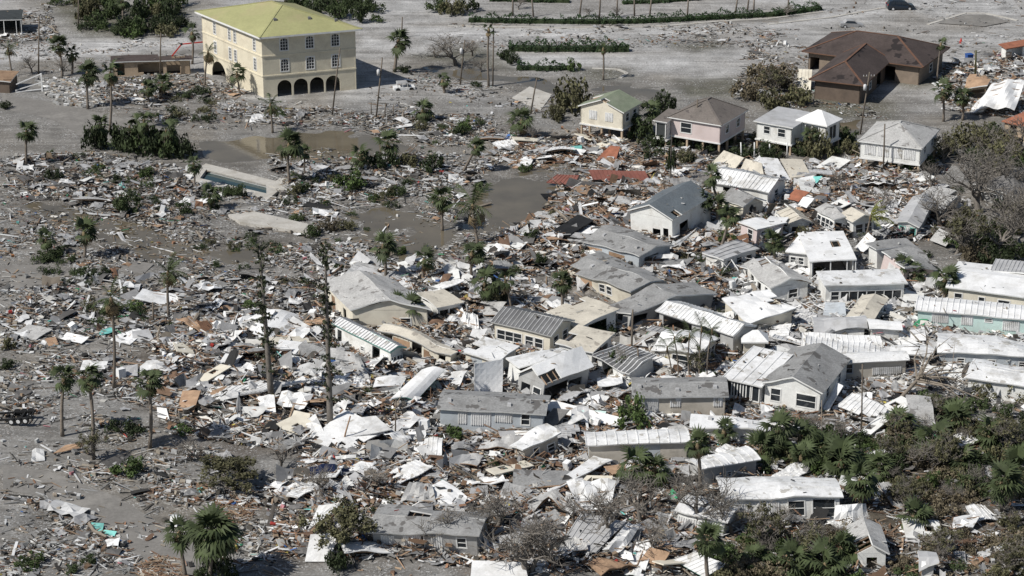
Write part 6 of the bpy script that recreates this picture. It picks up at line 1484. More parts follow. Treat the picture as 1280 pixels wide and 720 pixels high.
# ---------------------------------------------------------------- poles and bare trunks
def pole(bx, by, tx, ty, label, cross=True, can=False, r=.13, m='pole_wood', name='utility_pole', cat='pole', group=None):
    g = G(bx, by); d = PD(tx, ty, g.y) - g
    rt = root(name, label, cat, g, 0, group)
    mb = MB(); mb.tube([Vector((0, 0, -.3)), d * .5, d], [r, r * .9, r * .75], 7); mb.build('shaft', m, rt, True)
    if cross:
        c = d * .93; mb = MB(); mb.bar(c + Vector((-.9, -.1, 0)), c + Vector((.9, .1, 0)), .1, .12); a = mb.build('crossarm', m, rt)
        for k in (-.8, -.35, .35, .8):
            mb = MB(); mb.tube([(0, 0, 0), (0, 0, .22)], [.05, .03], 5); mb.build('insulator', 'rim', a, loc=c + Vector((k, k * .11, .06)))
    if can:
        mb = MB(); mb.tube([(0, 0, -.45), (0, 0, .38), (0, 0, .5)], [.26, .26, .1], 8); o = mb.build('transformer', 'rim', rt, True, loc=d * .76 + Vector((-.36, -.15, 0)))
        mb = MB(); mb.box(-.05, .3, -.05, .05, -.05, .05); mb.build('bracket', 'steel', o)
    return rt
pole(48, 93, 49, 20, 'utility pole beside the forked bare tree')
pole(98, 36, 98, -6, 'utility pole in the scrub behind the old road', False)
pole(200, 96, 201, 41, 'utility pole beside the low brown ruin')
pole(415, 143, 425, 60, 'slanting utility pole in front of the yellow building arches', False)
pole(470, 147, 478, 72, 'utility pole with a grey transformer right of the yellow building', False, True)
pole(502, 47, 503, 21, 'leaning pole behind the thick crowned palm', False)
pole(575, 106, 581, 50, 'utility pole with fittings left of the tall tiny crowned palm', False, True)
pole(616, 108, 617, 35, 'utility pole standing against the tall tiny crowned palm')
pole(663, 142, 671, 98, 'slanting pole by the pale concrete apron', False)
pole(868, 184, 872, 124, 'plain pole in front of the pink raised house', False)
pole(1075, 168, 1087, 90, 'slanting utility pole with a transformer below the brown hall', True, True)
pole(1104, 216, 1106, 155, 'dark pole in front of the light grey hip roof', False)
pole(789, 452, 791, 387, 'bare pole rising among the green shrubs', False)
pole(800, 470, 797, 435, 'shorter dark pole among the green shrubs', False)
pole(1077, 540, 1078, 455, 'thin dark pole before the beige rolled roof trailer', False, r=.09)
pole(1028, 560, 1027, 500, 'pale thin pole beside the sunroom house', False, r=.06, m='pale_bark')
pole(494, 546, 495, 500, 'short snapped pole beside the curling teal edged sheet', False, r=.09)
pole(472, 392, 478, 370, 'stub of a dark pole leaning on the pale grey cottage', False, r=.1)
pole(427, 558, 438, 520, 'rusty brown post leaning at the second stripped pine', False, r=.1, m='raw_ply')
pole(192, 403, 191, 378, 'snapped trunk standing in the dark scrap heap', False, r=.13)
pole(1219, 96, 1220, 63, 'snapped green topped palm stub on the pale lot', False, r=.2, m='leaf_olive', name='palm_stub', cat='palm stub')
for k, (bx, by, tx, ty) in enumerate(((464, 145, 464, 128), (481, 147, 482, 130), (492, 144, 492, 131))):
    pole(bx, by, tx, ty, 'short wooden post on the sand beside the transformer pole', False, r=.09, name='wooden_post', cat='post', group='short posts by the transformer pole')
for k, (bx, by, tx, ty) in enumerate(((641, 20, 641, -8), (667, 21, 664, -10), (724, 22, 728, -8), (749, 24, 751, -12), (771, 21, 772, -8), (793, 20, 793, -8), (812, 20, 815, -8), (859, 20, 861, -9), (919, 16, 923, -8), (934, 13, 937, -9), (942, 14, 943, -6), (985, 10, 986, -6))):
    pole(bx, by, tx, ty, 'bare headless palm trunk in the row behind the long hedge', False, r=.17, m='palm_trunk', name='headless_palm', cat='palm tree', group='headless palm trunks behind the long hedge')
for k, (bx, by, tx, ty) in enumerate(((927, 200, 926, 178), (943, 198, 943, 178), (962, 197, 962, 180), (984, 196, 984, 178))):
    pole(bx, by, tx, ty, 'pale thin post in the dark scrub behind the cream slabs', False, r=.12, m='trim', name='white_post', cat='post', group='pale posts behind the cream slabs')
# dark narrow cypress left standing in the timber
g_ = G(838, 226); rt = root('cypress_tree', 'narrow dark cypress standing behind the slate gabled house', 'tree', g_)
mb = MB(); mb.tube([(0, 0, -.2), (0, 0, 7)], [.16, .05], 6); mb.build('trunk', 'bark', rt)
o = link('foliage', BUSH['leaf_dark'][0], rt); o.scale = (.75, .75, 6.0); o.location = (0, 0, 1.0)

# ---------------------------------------------------------------- vehicles and street things
def van():
    g = P(1125, 12); rt = root('minivan', 'dark blue grey minivan parked on the pale lot', 'van', g, R(4))
    prof = [(-2.45, .35), (-2.5, 1.0), (-2.35, 1.15), (-2.05, 1.72), (-1.6, 1.82), (.3, 1.8), (.75, 1.68), (1.55, 1.12), (2.3, .95), (2.48, .7), (2.45, .35)]
    def hw(z): return .93 if z < 1.12 else .93 - .26 * (z - 1.12) / .7
    mb = MB(); n = len(prof)
    for s in (-1, 1):
        for x, z in prof: mb.v.append((x, s * hw(z), z))
    mb.f += [tuple(range(n)), tuple(range(n, 2 * n))[::-1]]; mb.m += [0, 0]
    for i in range(n):
        j = (i + 1) % n; mb.f.append((i, i + n, j + n, j)); mb.m.append(0)
    body = mb.build('body', 'car_paint', rt)
    def win(pts, name, y=None):
        m_ = MB(); m_.face(pts); m_.build(name, 'glass', rt)
    for s in (-1, 1):
        for (x0, x1, x2, x3) in ((-2.0, -1.15, -1.15, -1.75), (-1.05, .0, .0, -1.05), (.1, 1.25, .55, .1)):
            pts = [(x0, s * (hw(1.16) + .012), 1.16), (x1, s * (hw(1.16) + .012), 1.16), (x2, s * (hw(1.66) + .012), 1.66), (x3, s * (hw(1.66) + .012), 1.66)]
            win(pts if s < 0 else pts[::-1], 'side_window')
    win([(.80, -.66, 1.665), (1.52, -.82, 1.16), (1.52, .82, 1.16), (.80, .66, 1.665)], 'windshield')
    win([(-2.36, .8, 1.2), (-2.36, -.8, 1.2), (-2.10, -.66, 1.68), (-2.10, .66, 1.68)], 'rear_window')
    for x in (-1.5, 1.55):
        for s in (-1, 1):
            m_ = MB(); m_.tube([(0, -.12, 0), (0, .12, 0)], [.36, .36], 14); w = m_.build('wheel', 'tyre', rt, loc=(x, s * .86, .36))
            m_ = MB(); m_.tube([(0, s * .10, 0), (0, s * .135, 0)], [.22, .2], 10); m_.build('rim', 'rim', w)
    for s in (-1, 1):
        m_ = MB(); m_.box(2.36, 2.5, s * .72 - .16, s * .72 + .16, .68, .84); m_.build('headlight', 'rim', rt)
        m_ = MB(); m_.box(-2.51, -2.4, s * .8 - .1, s * .8 + .1, .95, 1.25); m_.build('taillight', 'red_plastic', rt)
        m_ = MB(); m_.box(1.15, 1.4, s * 1.02 - .1, s * 1.02 + .1, 1.1, 1.25); m_.build('mirror', 'car_paint', rt)
    for s in (-1, 1):
        m_ = MB(); m_.bar((-1.6, s * .6, 1.86), (.2, s * .6, 1.85), .05); m_.build('roof_rail', 'black', rt)
van()
def wreck_cart():
    g = P(505, 112); rt = root('wrecked_jeep', 'half buried pale off-roader wreck on the sand', 'car', g, R(12))
    mb = MB(); mb.box(-1.7, 1.7, -.8, .8, -.2, .55); mb.build('body', 'sheet_w', rt)
    mb = MB(); mb.hexa([(-1.2, -.75, 1.25), (.6, -.75, 1.25), (.6, .75, 1.25), (-1.2, .75, 1.25), (-1.1, -.7, 1.36), (.5, -.7, 1.36), (.5, .7, 1.36), (-1.1, .7, 1.36)]); mb.build('roof', 'sheet_g', rt)
    for x in (-1.1, -.3, .5):
        for s in (-.7, .7):
            mb = MB(); mb.bar((x, s, .55), (x * .95, s, 1.26), .09); mb.build('roof_pillar', 'sheet_w', rt)
    mb = MB(); mb.hexa([(.62, -.7, .56), (.95, -.7, .56), (.95, .7, .56), (.62, .7, .56), (.5, -.66, 1.24), (.56, -.66, 1.24), (.56, .66, 1.24), (.5, .66, 1.24)]); mb.build('windshield', 'glass', rt)
    for x in (-1.1, 1.1):
        for s in (-.8, .8):
            mb = MB(); mb.tube([(0, -.1, 0), (0, .1, 0)], [.36, .36], 12); mb.build('wheel', 'tyre', rt, loc=(x, s, .2))
wreck_cart()
def wreck_car(px, py, rz, m, label, roll=0, sink=-.25):
    g = G(px, py, sink); rt = root('wrecked_car', label, 'car', g, R(rz)); rt.rotation_euler = (R(roll), R(5), R(rz))
    prof = [(-2.2, .3), (-2.25, .85), (-1.5, .95), (-1.1, 1.42), (.3, 1.45), (.95, .98), (2.0, .85), (2.2, .6), (2.15, .3)]
    mb = MB(); n = len(prof)
    for s in (-1, 1):
        for x, z in prof: mb.v.append((x, s * (.85 if z < 1 else .66), z))
    mb.f += [tuple(range(n)), tuple(range(n, 2 * n))[::-1]]; mb.m += [0, 0]
    for i in range(n): mb.f.append((i, i + n, (i + 1) % n + n, (i + 1) % n)); mb.m.append(0)
    mb.build('body', m, rt)
    for s in (-1, 1):
        b = MB(); pts = [(-1.4, s * .86, .99), (.8, s * .86, 1.0), (.25, s * .69, 1.38), (-1.05, s * .69, 1.36)]; b.face(pts if s < 0 else pts[::-1]); b.build('side_window', 'glass', rt)
    b = MB(); b.face([(.36, -.6, 1.43), (.93, -.72, 1.02), (.93, .72, 1.02), (.36, .6, 1.43)]); b.build('windshield', 'glass', rt)
    for x in (-1.35, 1.35):
        for s in (-.82, .82):
            b = MB(); b.tube([(0, -.1, 0), (0, .1, 0)], [.33, .33], 12); w = b.build('wheel', 'tyre', rt, loc=(x, s, .33))
            b = MB(); b.tube([(0, -.11 if s < 0 else .09, 0), (0, -.09 if s < 0 else .11, 0)], [.19, .19], 8); b.build('rim', 'rim', w)
wreck_car(414, 596, 8, 'car_navy', 'dark blue car crushed in the heap behind the leaning oak', 10)
wreck_car(1064, 33, 6, 'sheet_g', 'grey wrecked car among scraps behind the brown hall', 0)
def chassis():
    g = G(16, 527, .1); rt = root('trailer_chassis', 'black upturned trailer chassis with white hubbed wheels', 'trailer', g, R(-8)); rt.rotation_euler = (R(6), R(-8), R(-8))
    for s in (-.75, .75):
        mb = MB(); mb.box(-3.6, 2.6, s - .07, s + .07, .5, .72); mb.build('rail', 'black', rt)
    for x in (-3.4, -2.2, -1, .2, 1.4, 2.4):
        mb = MB(); mb.box(x - .05, x + .05, -.7, .7, .52, .68); mb.build('crossmember', 'black', rt)
    for x in (.3, 1.1, 1.9):
        mb = MB(); mb.box(x - .05, x + .05, -.95, .95, .38, .48); mb.build('axle', 'black', rt)
        for s in (-1, 1):
            mb = MB(); mb.tube([(0, -.13, 0), (0, .13, 0)], [.4, .4], 14); w = mb.build('wheel', 'tyre', rt, loc=(x, s * 1.0, .43))
            mb = MB(); mb.tube([(0, s * .1, 0), (0, s * .15, 0)], [.24, .21], 10); mb.build('rim', 'white_clean', w)
chassis()
def bin_():
    g = P(1211, 77); rt = root('recycling_bin', 'blue wheeled bin on the pale lot', 'bin', g, .3)
    mb = MB(); mb.hexa([(-.45, -.4, .05), (.45, -.4, .05), (.45, .4, .05), (-.45, .4, .05), (-.55, -.5, 1.25), (.55, -.5, 1.25), (.55, .5, 1.25), (-.55, .5, 1.25)]); mb.build('body', 'blue_plastic', rt)
    mb = MB(); mb.box(-.58, .58, -.53, .53, 1.25, 1.35); mb.build('lid', 'blue_plastic', rt)
    for s in (-.42, .42):
        mb = MB(); mb.tube([(s - .05, .42, .15), (s + .05, .42, .15)], [.15, .15], 8); mb.build('wheel', 'tyre', rt)
bin_()
def cone():
    g = P(1201, 54); rt = root('traffic_cone', 'red traffic cone on the pale lot', 'cone', g)
    mb = MB(); mb.tube([(0, 0, .06), (0, 0, .9)], [.32, .06], 8); mb.build('cone', 'red_plastic', rt)
    mb = MB(); mb.box(-.4, .4, -.4, .4, 0, .06); mb.build('base', 'red_plastic', rt)
cone()
def rail_frame():
    g = P(53, 115); rt = root('rail_frame', 'white fallen rail frame beside the grey blocks', 'frame', g)
    mb = MB(); mb.bar((0, 0, -.1), (0, 0, 3.1), .22); mb.build('post', 'white_clean', rt)
    for z, dx, dz in ((3.0, -4.0, -1.6), (1.6, -4.2, -1.2), (.5, -4.2, -.4)):
        mb = MB(); mb.bar((0, 0, z), (dx, -.5, z + dz), .14); mb.build('rail', 'white_clean', rt)
rail_frame()
def excavator_arm():
    g = G(213, 74); rt = root('boom_arm', 'red folded boom arm above the brown ruin', 'boom', g)
    mb = MB(); mb.bar((0, 0, .2), (2.0, 0, 2.6), .22); mb.build('lower_boom', 'red_plastic', rt)
    mb = MB(); mb.bar((2.0, 0, 2.6), (6.5, .3, 3.0), .18); mb.build('upper_boom', 'red_plastic', rt)
    mb = MB(); mb.tube([(2, -.2, 2.6), (2, .2, 2.6)], [.2, .2], 8); mb.build('joint', 'black', rt)
    mb = MB(); mb.box(-.8, .8, -.7, .7, -.1, .5); mb.build('base', 'black', rt)
excavator_arm()
def cabin():
    g = G(1252, 200); rt = root('wrecked_cabin', 'white tipped truck cabin box in the scrub', 'wreck', g, .3); rt.rotation_euler = (R(8), R(14), .3)
    mb = MB(); mb.box(-1.1, 1.1, -.9, .9, 0, 1.9); b = mb.build('shell', 'white_clean', rt)
    for z in (.4, 1.1):
        mb = MB(); mb.box(-.8, .8, -.93, -.89, z, z + .5); mb.build('window', 'sheet_g', b)
    mb = MB(); mb.box(-3.0, -1.1, -.85, .85, 0, .8); mb.build('bed', 'sheet_w', rt)
cabin()

# ---------------------------------------------------------------- loose wreckage: pieces one can pick out
FOOT = [(inset_poly(p, .97)) for p in BASE_FOOT]
FB = [(min(q[0] for q in p), max(q[0] for q in p), min(q[1] for q in p), max(q[1] for q in p)) for p in FOOT]
def clear_of_rooms(x, y, m=0.0):
    ok = np.ones(x.shape, bool)
    for p, (x0, x1, y0, y1) in zip(FOOT, FB):
        k = (x > x0 - m) & (x < x1 + m) & (y > y0 - m) & (y < y1 + m)
        if k.any():
            i = np.where(k)[0]
            ok[i[polydist(x[i], y[i], p) > -m]] = False
    return ok
def in_water(x, y):
    r = np.zeros(x.shape, bool)
    for p in WATER: r |= polydist(x, y, p) > 1.0
    return r
def sample(zone, n, rng, m=0.0):
    p = zone[7]; xs = [q[0] for q in p]; ys = [q[1] for q in p]
    X = np.zeros(0); Y = np.zeros(0)
    for _ in range(40):
        x = rng.uniform(min(xs), max(xs), n * 2 + 50); y = rng.uniform(min(ys), max(ys), n * 2 + 50)
        k = inpoly(x, y, p)
        cl = vnoise(x / 6.5 + y / 30, y / 4.5, 33) * .62 + vnoise(x / 2.2, y / 1.6, 34) * .38
        k &= rng.random(len(x)) < (np.clip((cl - .40) * 5, .07, 1) if zone[4] < .3 else np.clip((cl - .25) * 4, .2, 1))
        x, y = x[k], y[k]
        k = clear_of_rooms(x, y, m); x, y = x[k], y[k]
        k = ~in_water(x, y) | (rng.random(len(x)) < .28); x, y = x[k], y[k]
        k = polydist(x, y, POOL) < -.3; x, y = x[k], y[k]
        for rd in ROADS:
            k = (polydist(x, y, rd) < -.5) | (rng.random(len(x)) < .10); x, y = x[k], y[k]
        X = np.concatenate([X, x]); Y = np.concatenate([Y, y])
        if len(X) >= n: break
    return X[:n], Y[:n]
def area(p): return abs(sum(p[i][0] * p[(i + 1) % len(p)][1] - p[(i + 1) % len(p)][0] * p[i][1] for i in range(len(p)))) / 2
def board_mesh(seed, L, w, t, m, split=False):
    rng = random.Random(seed); mb = MB(); n = 4
    a = Vector((-L / 2, 0, 0)); bow = rng.uniform(-.1, .1)
    for k in range(n):
        x0, x1 = -L / 2 + L * k / n, -L / 2 + L * (k + 1) / n
        y0, y1 = bow * math.sin(math.pi * k / n), bow * math.sin(math.pi * (k + 1) / n)
        w1 = w if k < n - 1 else w * .35
        w0 = w
        mb.hexa([(x0, y0 - w0 / 2, 0), (x1, y1 - w1 / 2, 0), (x1, y1 + w1 / 2, 0), (x0, y0 + w0 / 2, 0), (x0, y0 - w0 / 2, t), (x1, y1 - w1 / 2, t), (x1, y1 + w1 / 2, t), (x0, y0 + w0 / 2, t)])
    return mb.mesh('board', m)
def sheet_mesh(seed, L, w, m, fold, warp=.12, t=.025):
    rng = random.Random(seed); mb = MB()
    gridslab(mb, [(-L / 2, -w / 2, 0), (L / 2, -w / 2, .1), (L / 2 * rng.uniform(.6, 1), w / 2, .05), (-L / 2, w / 2 * rng.uniform(.7, 1), 0)], 4, 3, t, warp, 0, 0, 0, rng.uniform(-.1, .3), fold, rng=rng)
    z = min(v[2] for v in mb.v); mb.v = [(a, b, c - z) for a, b, c in mb.v]
    return mb.mesh('sheet', m)
def frame_mesh(seed, m):
    rng = random.Random(seed); mb = MB(); L, w = rng.uniform(2.2, 3.4), rng.uniform(1.4, 2.0)
    for k in range(5): x = -L / 2 + L * k / 4; mb.box(x - .03, x + .03, -w / 2 + .05, w / 2 - .05, 0, .09)
    mb.box(-L / 2 - .03, L / 2 + .03, -w / 2 - .02, -w / 2 + .05, 0, .092); mb.box(-L / 2 - .03, L / 2 * .7, w / 2 - .05, w / 2 + .02, 0, .092)
    return mb.mesh('frame', m)
def appliance_mesh(seed, m):
    rng = random.Random(seed); mb = MB(); a, b, c = rng.uniform(.5, .7), rng.uniform(.45, .6), rng.uniform(.6, 1.1)
    mb.box(-a / 2, a / 2, -b / 2, b / 2, 0, c); mb.box(-a / 2 + .03, a / 2 - .03, -b / 2 - .05, -b / 2, .04, c * .6); mb.box(-a / 2 + .03, a / 2 - .03, -b / 2 - .05, -b / 2, c * .63, c - .04); mb.box(-a / 2 + .05, -a / 2 + .09, -b / 2 - .1, -b / 2 - .05, c * .35, c * .55)
    return mb.mesh('appliance', m)
def log_mesh(seed):
    rng = random.Random(seed); mb = MB(); L = rng.uniform(3, 6)
    mb.tube([(-L / 2, 0, .16), (-L / 6, rng.uniform(-.3, .3), .17), (L / 5, rng.uniform(-.3, .3), .15), (L / 2, 0, .12)], [.2, .18, .15, .1], 6)
    for k in range(4): x = rng.uniform(-.2, .45) * L; mb.tube([(x, 0, .15), (x + .6, rng.uniform(-.9, .9), .5)], [.07, .02], 4, cap=False)
    return mb.mesh('log', 'pale_bark')
# torn pieces of whole roofs and walls, several metres across
def near_mark(x, y):
    return min(((mp.x - x) ** 2 + (mp.y - y) ** 2, ml) for mp, ml in MARKS)
BIGSPOTS = []
def big_pieces():
    rng = np.random.default_rng(31); rr = random.Random(77)
    table = {'pine_heap': (13, 'M'), 'wood_heap': (4, 'M'), 'centre_heap': (18, 'W'), 'back_heap': (18, 'M'), 'stilt_heap': (8, 'M'), 'east_heap': (18, 'W'), 'far_east': (22, 'W'), 'mid_heap': (18, 'W'), 'low_heap': (24, 'M'), 'south_east': (14, 'W'), 'far_left': (3, 'M'), 'felled_side': (4, 'W'), 'dark_band': (3, 'M')}
    for z in ZONES:
        if z[0] not in table: continue
        n, pal = table[z[0]]
        x, y = sample(z, n * 3, rng, 1.3); made = 0
        for i in range(len(x)):
            if made >= n: break
            if any((x[i] - a) ** 2 + (y[i] - b) ** 2 < 9 for a, b in BIGSPOTS): continue
            BIGSPOTS.append((x[i], y[i])); made += 1
            L, W = rr.uniform(2.6, 6.2), rr.uniform(1.7, 3.2); zb = H1((x[i], y[i]))
            m, word, rib = rr.choice({'W': (('white_metal', 'white metal roof', .55), ('white_metal', 'smooth white roof', None), ('white_clean', 'bright white roof', None), ('grey_metal', 'grey ribbed roof', .5), ('light_shingle', 'pale shingled roof', None), ('white_wall', 'white wall', None)),
                                      'M': (('white_metal', 'white metal roof', .55), ('light_shingle', 'pale shingled roof', None), ('grey_shingle', 'grey shingled roof', None), ('raw_ply', 'bare plywood roof', None), ('white_clean', 'bright white roof', None), ('cream_wall', 'cream wall', None))}[pal])
            state = rr.choice(('torn', 'crushed', 'buckled', 'overturned'))
            dd, lab = near_mark(x[i], y[i])
            label = '%s %s section lying by the %s' % (state, word, lab)
            if dd > 16 ** 2 or len(label.split()) > 16: label = '%s %s section lying %s' % (state, word, z[6])
            rt = root('fallen_siding' if 'wall' in word else 'torn_roofing', ' '.join(label.split()[:16]), 'wall section' if 'wall' in word else 'roof section', (x[i], y[i], zb + .05), rr.uniform(-.8, .8) + rr.choice((0, 0, 1.57)), label[:60])
            rt.rotation_euler = (R(rr.uniform(-16, 16)), R(rr.uniform(-13, 13)), rt.rotation_euler.z)
            lift = .25 + .22 * W * abs(rt.rotation_euler.x) + .3 * L * abs(rt.rotation_euler.y)
            mb = MB()
            if 'wall' in word:
                u = rr.uniform(.25, .6) * L
                wall_run(mb, (-L / 2, 0), (L / 2, 0), 0, W, [(u, u + 1.0, W * .4, W * .4 + .9, 'w')], .12)
                mb.v = [(a, c - W / 2, lift + b) for a, b, c in mb.v]
                o = mb.build('panel', m, rt)
                for k in range(4):
                    xx = -L / 2 + L * (k + .5) / 4; s_ = MB(); s_.box(xx - .04, xx + .04, -W / 2 + .05, W / 2 - .05, lift - .22, lift - .13); s_.build('stud', 'wood', rt)
            else:
                g_, fn = gridslab(mb, [(-L / 2, -W / 2, lift), (L / 2, -W / 2, lift), (L / 2 * rr.uniform(.7, 1), W / 2, lift), (-L / 2 * rr.uniform(.7, 1), W / 2, lift)], 9, 6, .09, rr.uniform(.05, .16), 0, 0, 1, rr.uniform(-.25, .35), rr.choice((0, 0, .15, .3)), rib, .05, .08, rr,
                                  pmiss=(lambda u, v, a=rr.uniform(.15, .5), b=rr.choice((0, 1)), c=rr.choice((0, 1)): abs(u - b) + abs(v - c) * .8 + .14 * math.sin(u * 17 + v * 11) < a))
                o = mb.build('panel', [m, 'raw_ply' if 'shingle' in m else m], rt)
                if g_ and g_.f: stuff(g_.build('rib', m, o))
                for k in range(3):
                    v = (k + .5) / 3; s_ = MB(); s_.bar(fn(.12, v, -.16), fn(.88, v, -.16), .07, .12); s_.build('rafter', 'wood', rt)
big_pieces()
KINDS = [   # name, category, words, meshes, weights by palette
    ('white_board', 'board', 'white splintered board lying', [board_mesh(i, 2.4 + .75 * i, .2, .06, 'sheet_w') for i in range(5)], dict(planks=0, grey=3.0, dark=2, stone=1.5, mixed=1.6, wood=1, white=2, brown=1)),
    ('timber_plank', 'plank', 'brown broken timber plank lying', [board_mesh(20 + i, 1.8 + .5 * i, .16, .07, 'wood') for i in range(5)], dict(planks=0, grey=.7, dark=1, stone=.3, mixed=2, wood=4, white=.6, brown=3.4)),
    ('metal_sheet', 'metal sheet', 'crumpled white metal sheet lying', [sheet_mesh(40 + i, 1.6 + .35 * i, .9 + .18 * i, 'sheet_w', .04 + .05 * i) for i in range(6)], dict(planks=0, grey=.7, dark=.5, stone=.4, mixed=3, wood=1.2, white=3.5, brown=1.7)),
    ('grey_sheet', 'metal sheet', 'bent grey metal sheet lying', [sheet_mesh(60 + i, 1.5 + .3 * i, .9 + .15 * i, 'sheet_g', .04 + .06 * i) for i in range(5)], dict(planks=0, grey=.6, dark=.8, stone=.5, mixed=1.2, wood=.8, white=1.4, brown=.8)),
    ('plywood_piece', 'plywood', 'tan plywood piece lying', [sheet_mesh(80 + i, 1.5 + .3 * i, 1.0, 'raw_ply', .02, .03) for i in range(4)], dict(planks=0, grey=.35, dark=.4, stone=.1, mixed=1.1, wood=1.6, white=.3, brown=1.6)),
    ('shingle_slab', 'roof piece', 'dark shingled roof piece lying', [sheet_mesh(100 + i, 1.6 + .4 * i, 1.3, 'shingle_piece', .04, .06, .05) for i in range(4)], dict(planks=0, grey=.7, dark=1.6, stone=.5, mixed=.6, wood=.8, white=.4, brown=.6)),
    ('stud_frame', 'timber frame', 'broken timber stud frame lying', [frame_mesh(i, 'wood') for i in range(3)], dict(planks=0, grey=.15, dark=.2, stone=0, mixed=.5, wood=.9, white=.1, brown=.8)),
    ('appliance', 'appliance', 'white household appliance tipped over', [appliance_mesh(i, 'white_clean') for i in range(3)], dict(planks=0, grey=.15, dark=.15, stone=.1, mixed=.25, wood=.2, white=.25, brown=.2)),
    ('driftwood_log', 'log', 'pale snapped tree log lying', [log_mesh(i) for i in range(4)], dict(planks=0, grey=.25, dark=.5, stone=.1, mixed=.1, wood=.1, white=.25, brown=.2)),
]
rngI = np.random.default_rng(99)
budget = 1550.0
tot = sum(min(z[2], 2.6) * area(z[7]) for z in ZONES)
COUNT = {}
plan = []
for z in ZONES:
    nz = budget * min(z[2], 2.6) * area(z[7]) / tot; ws = sum(k[4][z[3]] for k in KINDS) or 1
    for k in KINDS: plan.append((z, k, nz * k[4][z[3]] / ws))
tk = {}
for z, k, n in plan: tk[k[0]] = tk.get(k[0], 0) + n
for z, k, n in plan:
    n = int(round(n * min(1, 290 / tk[k[0]])))
    if n <= 0: continue
    x, y = sample(z, n, rngI, .9)
    hz = hf(x, y)
    for i in range(len(x)):
        o = bpy.data.objects.new(k[0], k[3][rngI.integers(0, len(k[3]))]); COL.objects.link(o)
        s = z[5] * rngI.uniform(.75, 1.25)
        o.scale = (s, s, s)
        tl = .10 if z[4] < .3 else .22
        o.rotation_euler = (rngI.normal(0, tl), rngI.normal(0, tl), rngI.uniform(0, 6.28))
        o.location = (x[i], y[i], hz[i] + .04 + (.15 * z[4]) * rngI.random())
        place = z[6]
        if z[4] >= .3:
            dd, lab = min(((mp.x - x[i]) ** 2 + (mp.y - y[i]) ** 2, ml) for mp, ml in MARKS)
            sz = 'broad ' if s > z[5] * 1.08 else ('small ' if s < z[5] * .9 else '')
            if dd < 14 ** 2 and len((sz + k[2] + ' by the ' + lab).split()) <= 16: place = 'by the ' + lab; words = sz + k[2]
            else: words = sz + k[2]
        else: words = k[2]
        tag(o, words + ' ' + place, k[1], (words.replace(' lying', '') + 's ' + place))

# ---------------------------------------------------------------- the litter nobody could count
PAL = {
    'w': [(.72, .72, .70), (.60, .60, .59), (.50, .50, .49), (.66, .64, .59), (.76, .76, .75)], 'g': [(.33, .33, .32), (.25, .245, .235), (.40, .40, .39)], 'd': [(.05, .048, .045), (.09, .08, .07), (.03, .03, .03), (.12, .11, .095)],
    'b': [(.30, .20, .13), (.22, .14, .09), (.38, .28, .19), (.17, .105, .07), (.33, .23, .155), (.30, .165, .10)], 't': [(.42, .37, .30), (.34, .29, .23), (.27, .235, .19)], 'c': [(.06, .14, .36), (.40, .05, .04), (.16, .45, .42), (.5, .42, .10), (.05, .28, .14), (.45, .2, .22), (.45, .2, .08)],
}
MIX = {'grey': dict(w=.25, g=.22, d=.24, b=.13, t=.17, c=.014), 'dark': dict(w=.16, g=.15, d=.42, b=.12, t=.12, c=.012), 'stone': dict(w=.2, g=.5, d=.15, b=.02, t=.13, c=.0), 'planks': dict(w=.08, b=.72, t=.2),
       'mixed': dict(w=.28, g=.12, d=.20, b=.32, t=.12, c=.014), 'wood': dict(w=.20, g=.09, d=.15, b=.42, t=.14, c=.008), 'white': dict(w=.54, g=.18, d=.12, b=.07, t=.08, c=.012), 'brown': dict(w=.24, g=.09, d=.15, b=.39, t=.15, c=.012)}  # d: dark scraps, their share raised in heaps to stand in for shadow gaps
def raw_mesh(name, v, f, col):
    me = bpy.data.meshes.new(name)
    me.vertices.add(len(v)); me.vertices.foreach_set('co', v.astype(np.float32).ravel())
    me.loops.add(f.size); me.loops.foreach_set('vertex_index', f.ravel().astype(np.int32))
    me.polygons.add(len(f)); me.polygons.foreach_set('loop_start', np.arange(0, f.size, 4)); me.polygons.foreach_set('loop_total', np.full(len(f), 4))
    me.polygons.foreach_set('use_smooth', np.zeros(len(f), bool))
    at = me.color_attributes.new('col', 'FLOAT_COLOR', 'POINT')
    at.data.foreach_set('color', np.concatenate([col, np.ones((len(v), 1))], 1).astype(np.float32).ravel())
    me.materials.append(M['debris']); me.update()
    return me
def turn(v, rot):
    cz, sz = np.cos(rot[:, 2]), np.sin(rot[:, 2]); cx, sx = np.cos(rot[:, 0]), np.sin(rot[:, 0]); cy, sy = np.cos(rot[:, 1]), np.sin(rot[:, 1])
    x, y, z = v[..., 0], v[..., 1], v[..., 2]
    y, z = y * cx[:, None] - z * sx[:, None], y * sx[:, None] + z * cx[:, None]
    x, z = x * cy[:, None] + z * sy[:, None], -x * sy[:, None] + z * cy[:, None]
    x, y = x * cz[:, None] - y * sz[:, None], x * sz[:, None] + y * cz[:, None]
    return np.stack([x, y, z], -1)
SG = np.array([(-1, -1, -1), (1, -1, -1), (1, 1, -1), (-1, 1, -1), (-1, -1, 1), (1, -1, 1), (1, 1, 1), (-1, 1, 1)]) * .5
BQ = np.array([(4, 5, 6, 7), (0, 1, 5, 4), (1, 2, 6, 5), (2, 3, 7, 6), (3, 0, 4, 7), (3, 2, 1, 0)])
def box_geo(c, size, rot, col, rng):
    n = len(c); v = SG[None] * size[:, None, :]
    v[:, (2, 6), :2] *= rng.uniform(.5, 1, (n, 1, 1)); v[:, (1, 5), 1] *= rng.uniform(.5, 1, (n, 1))
    v = turn(v, rot) + c[:, None, :]
    return v.reshape(-1, 3), (BQ[None] + (np.arange(n) * 8)[:, None, None]).reshape(-1, 4), np.repeat(col, 8, 0)
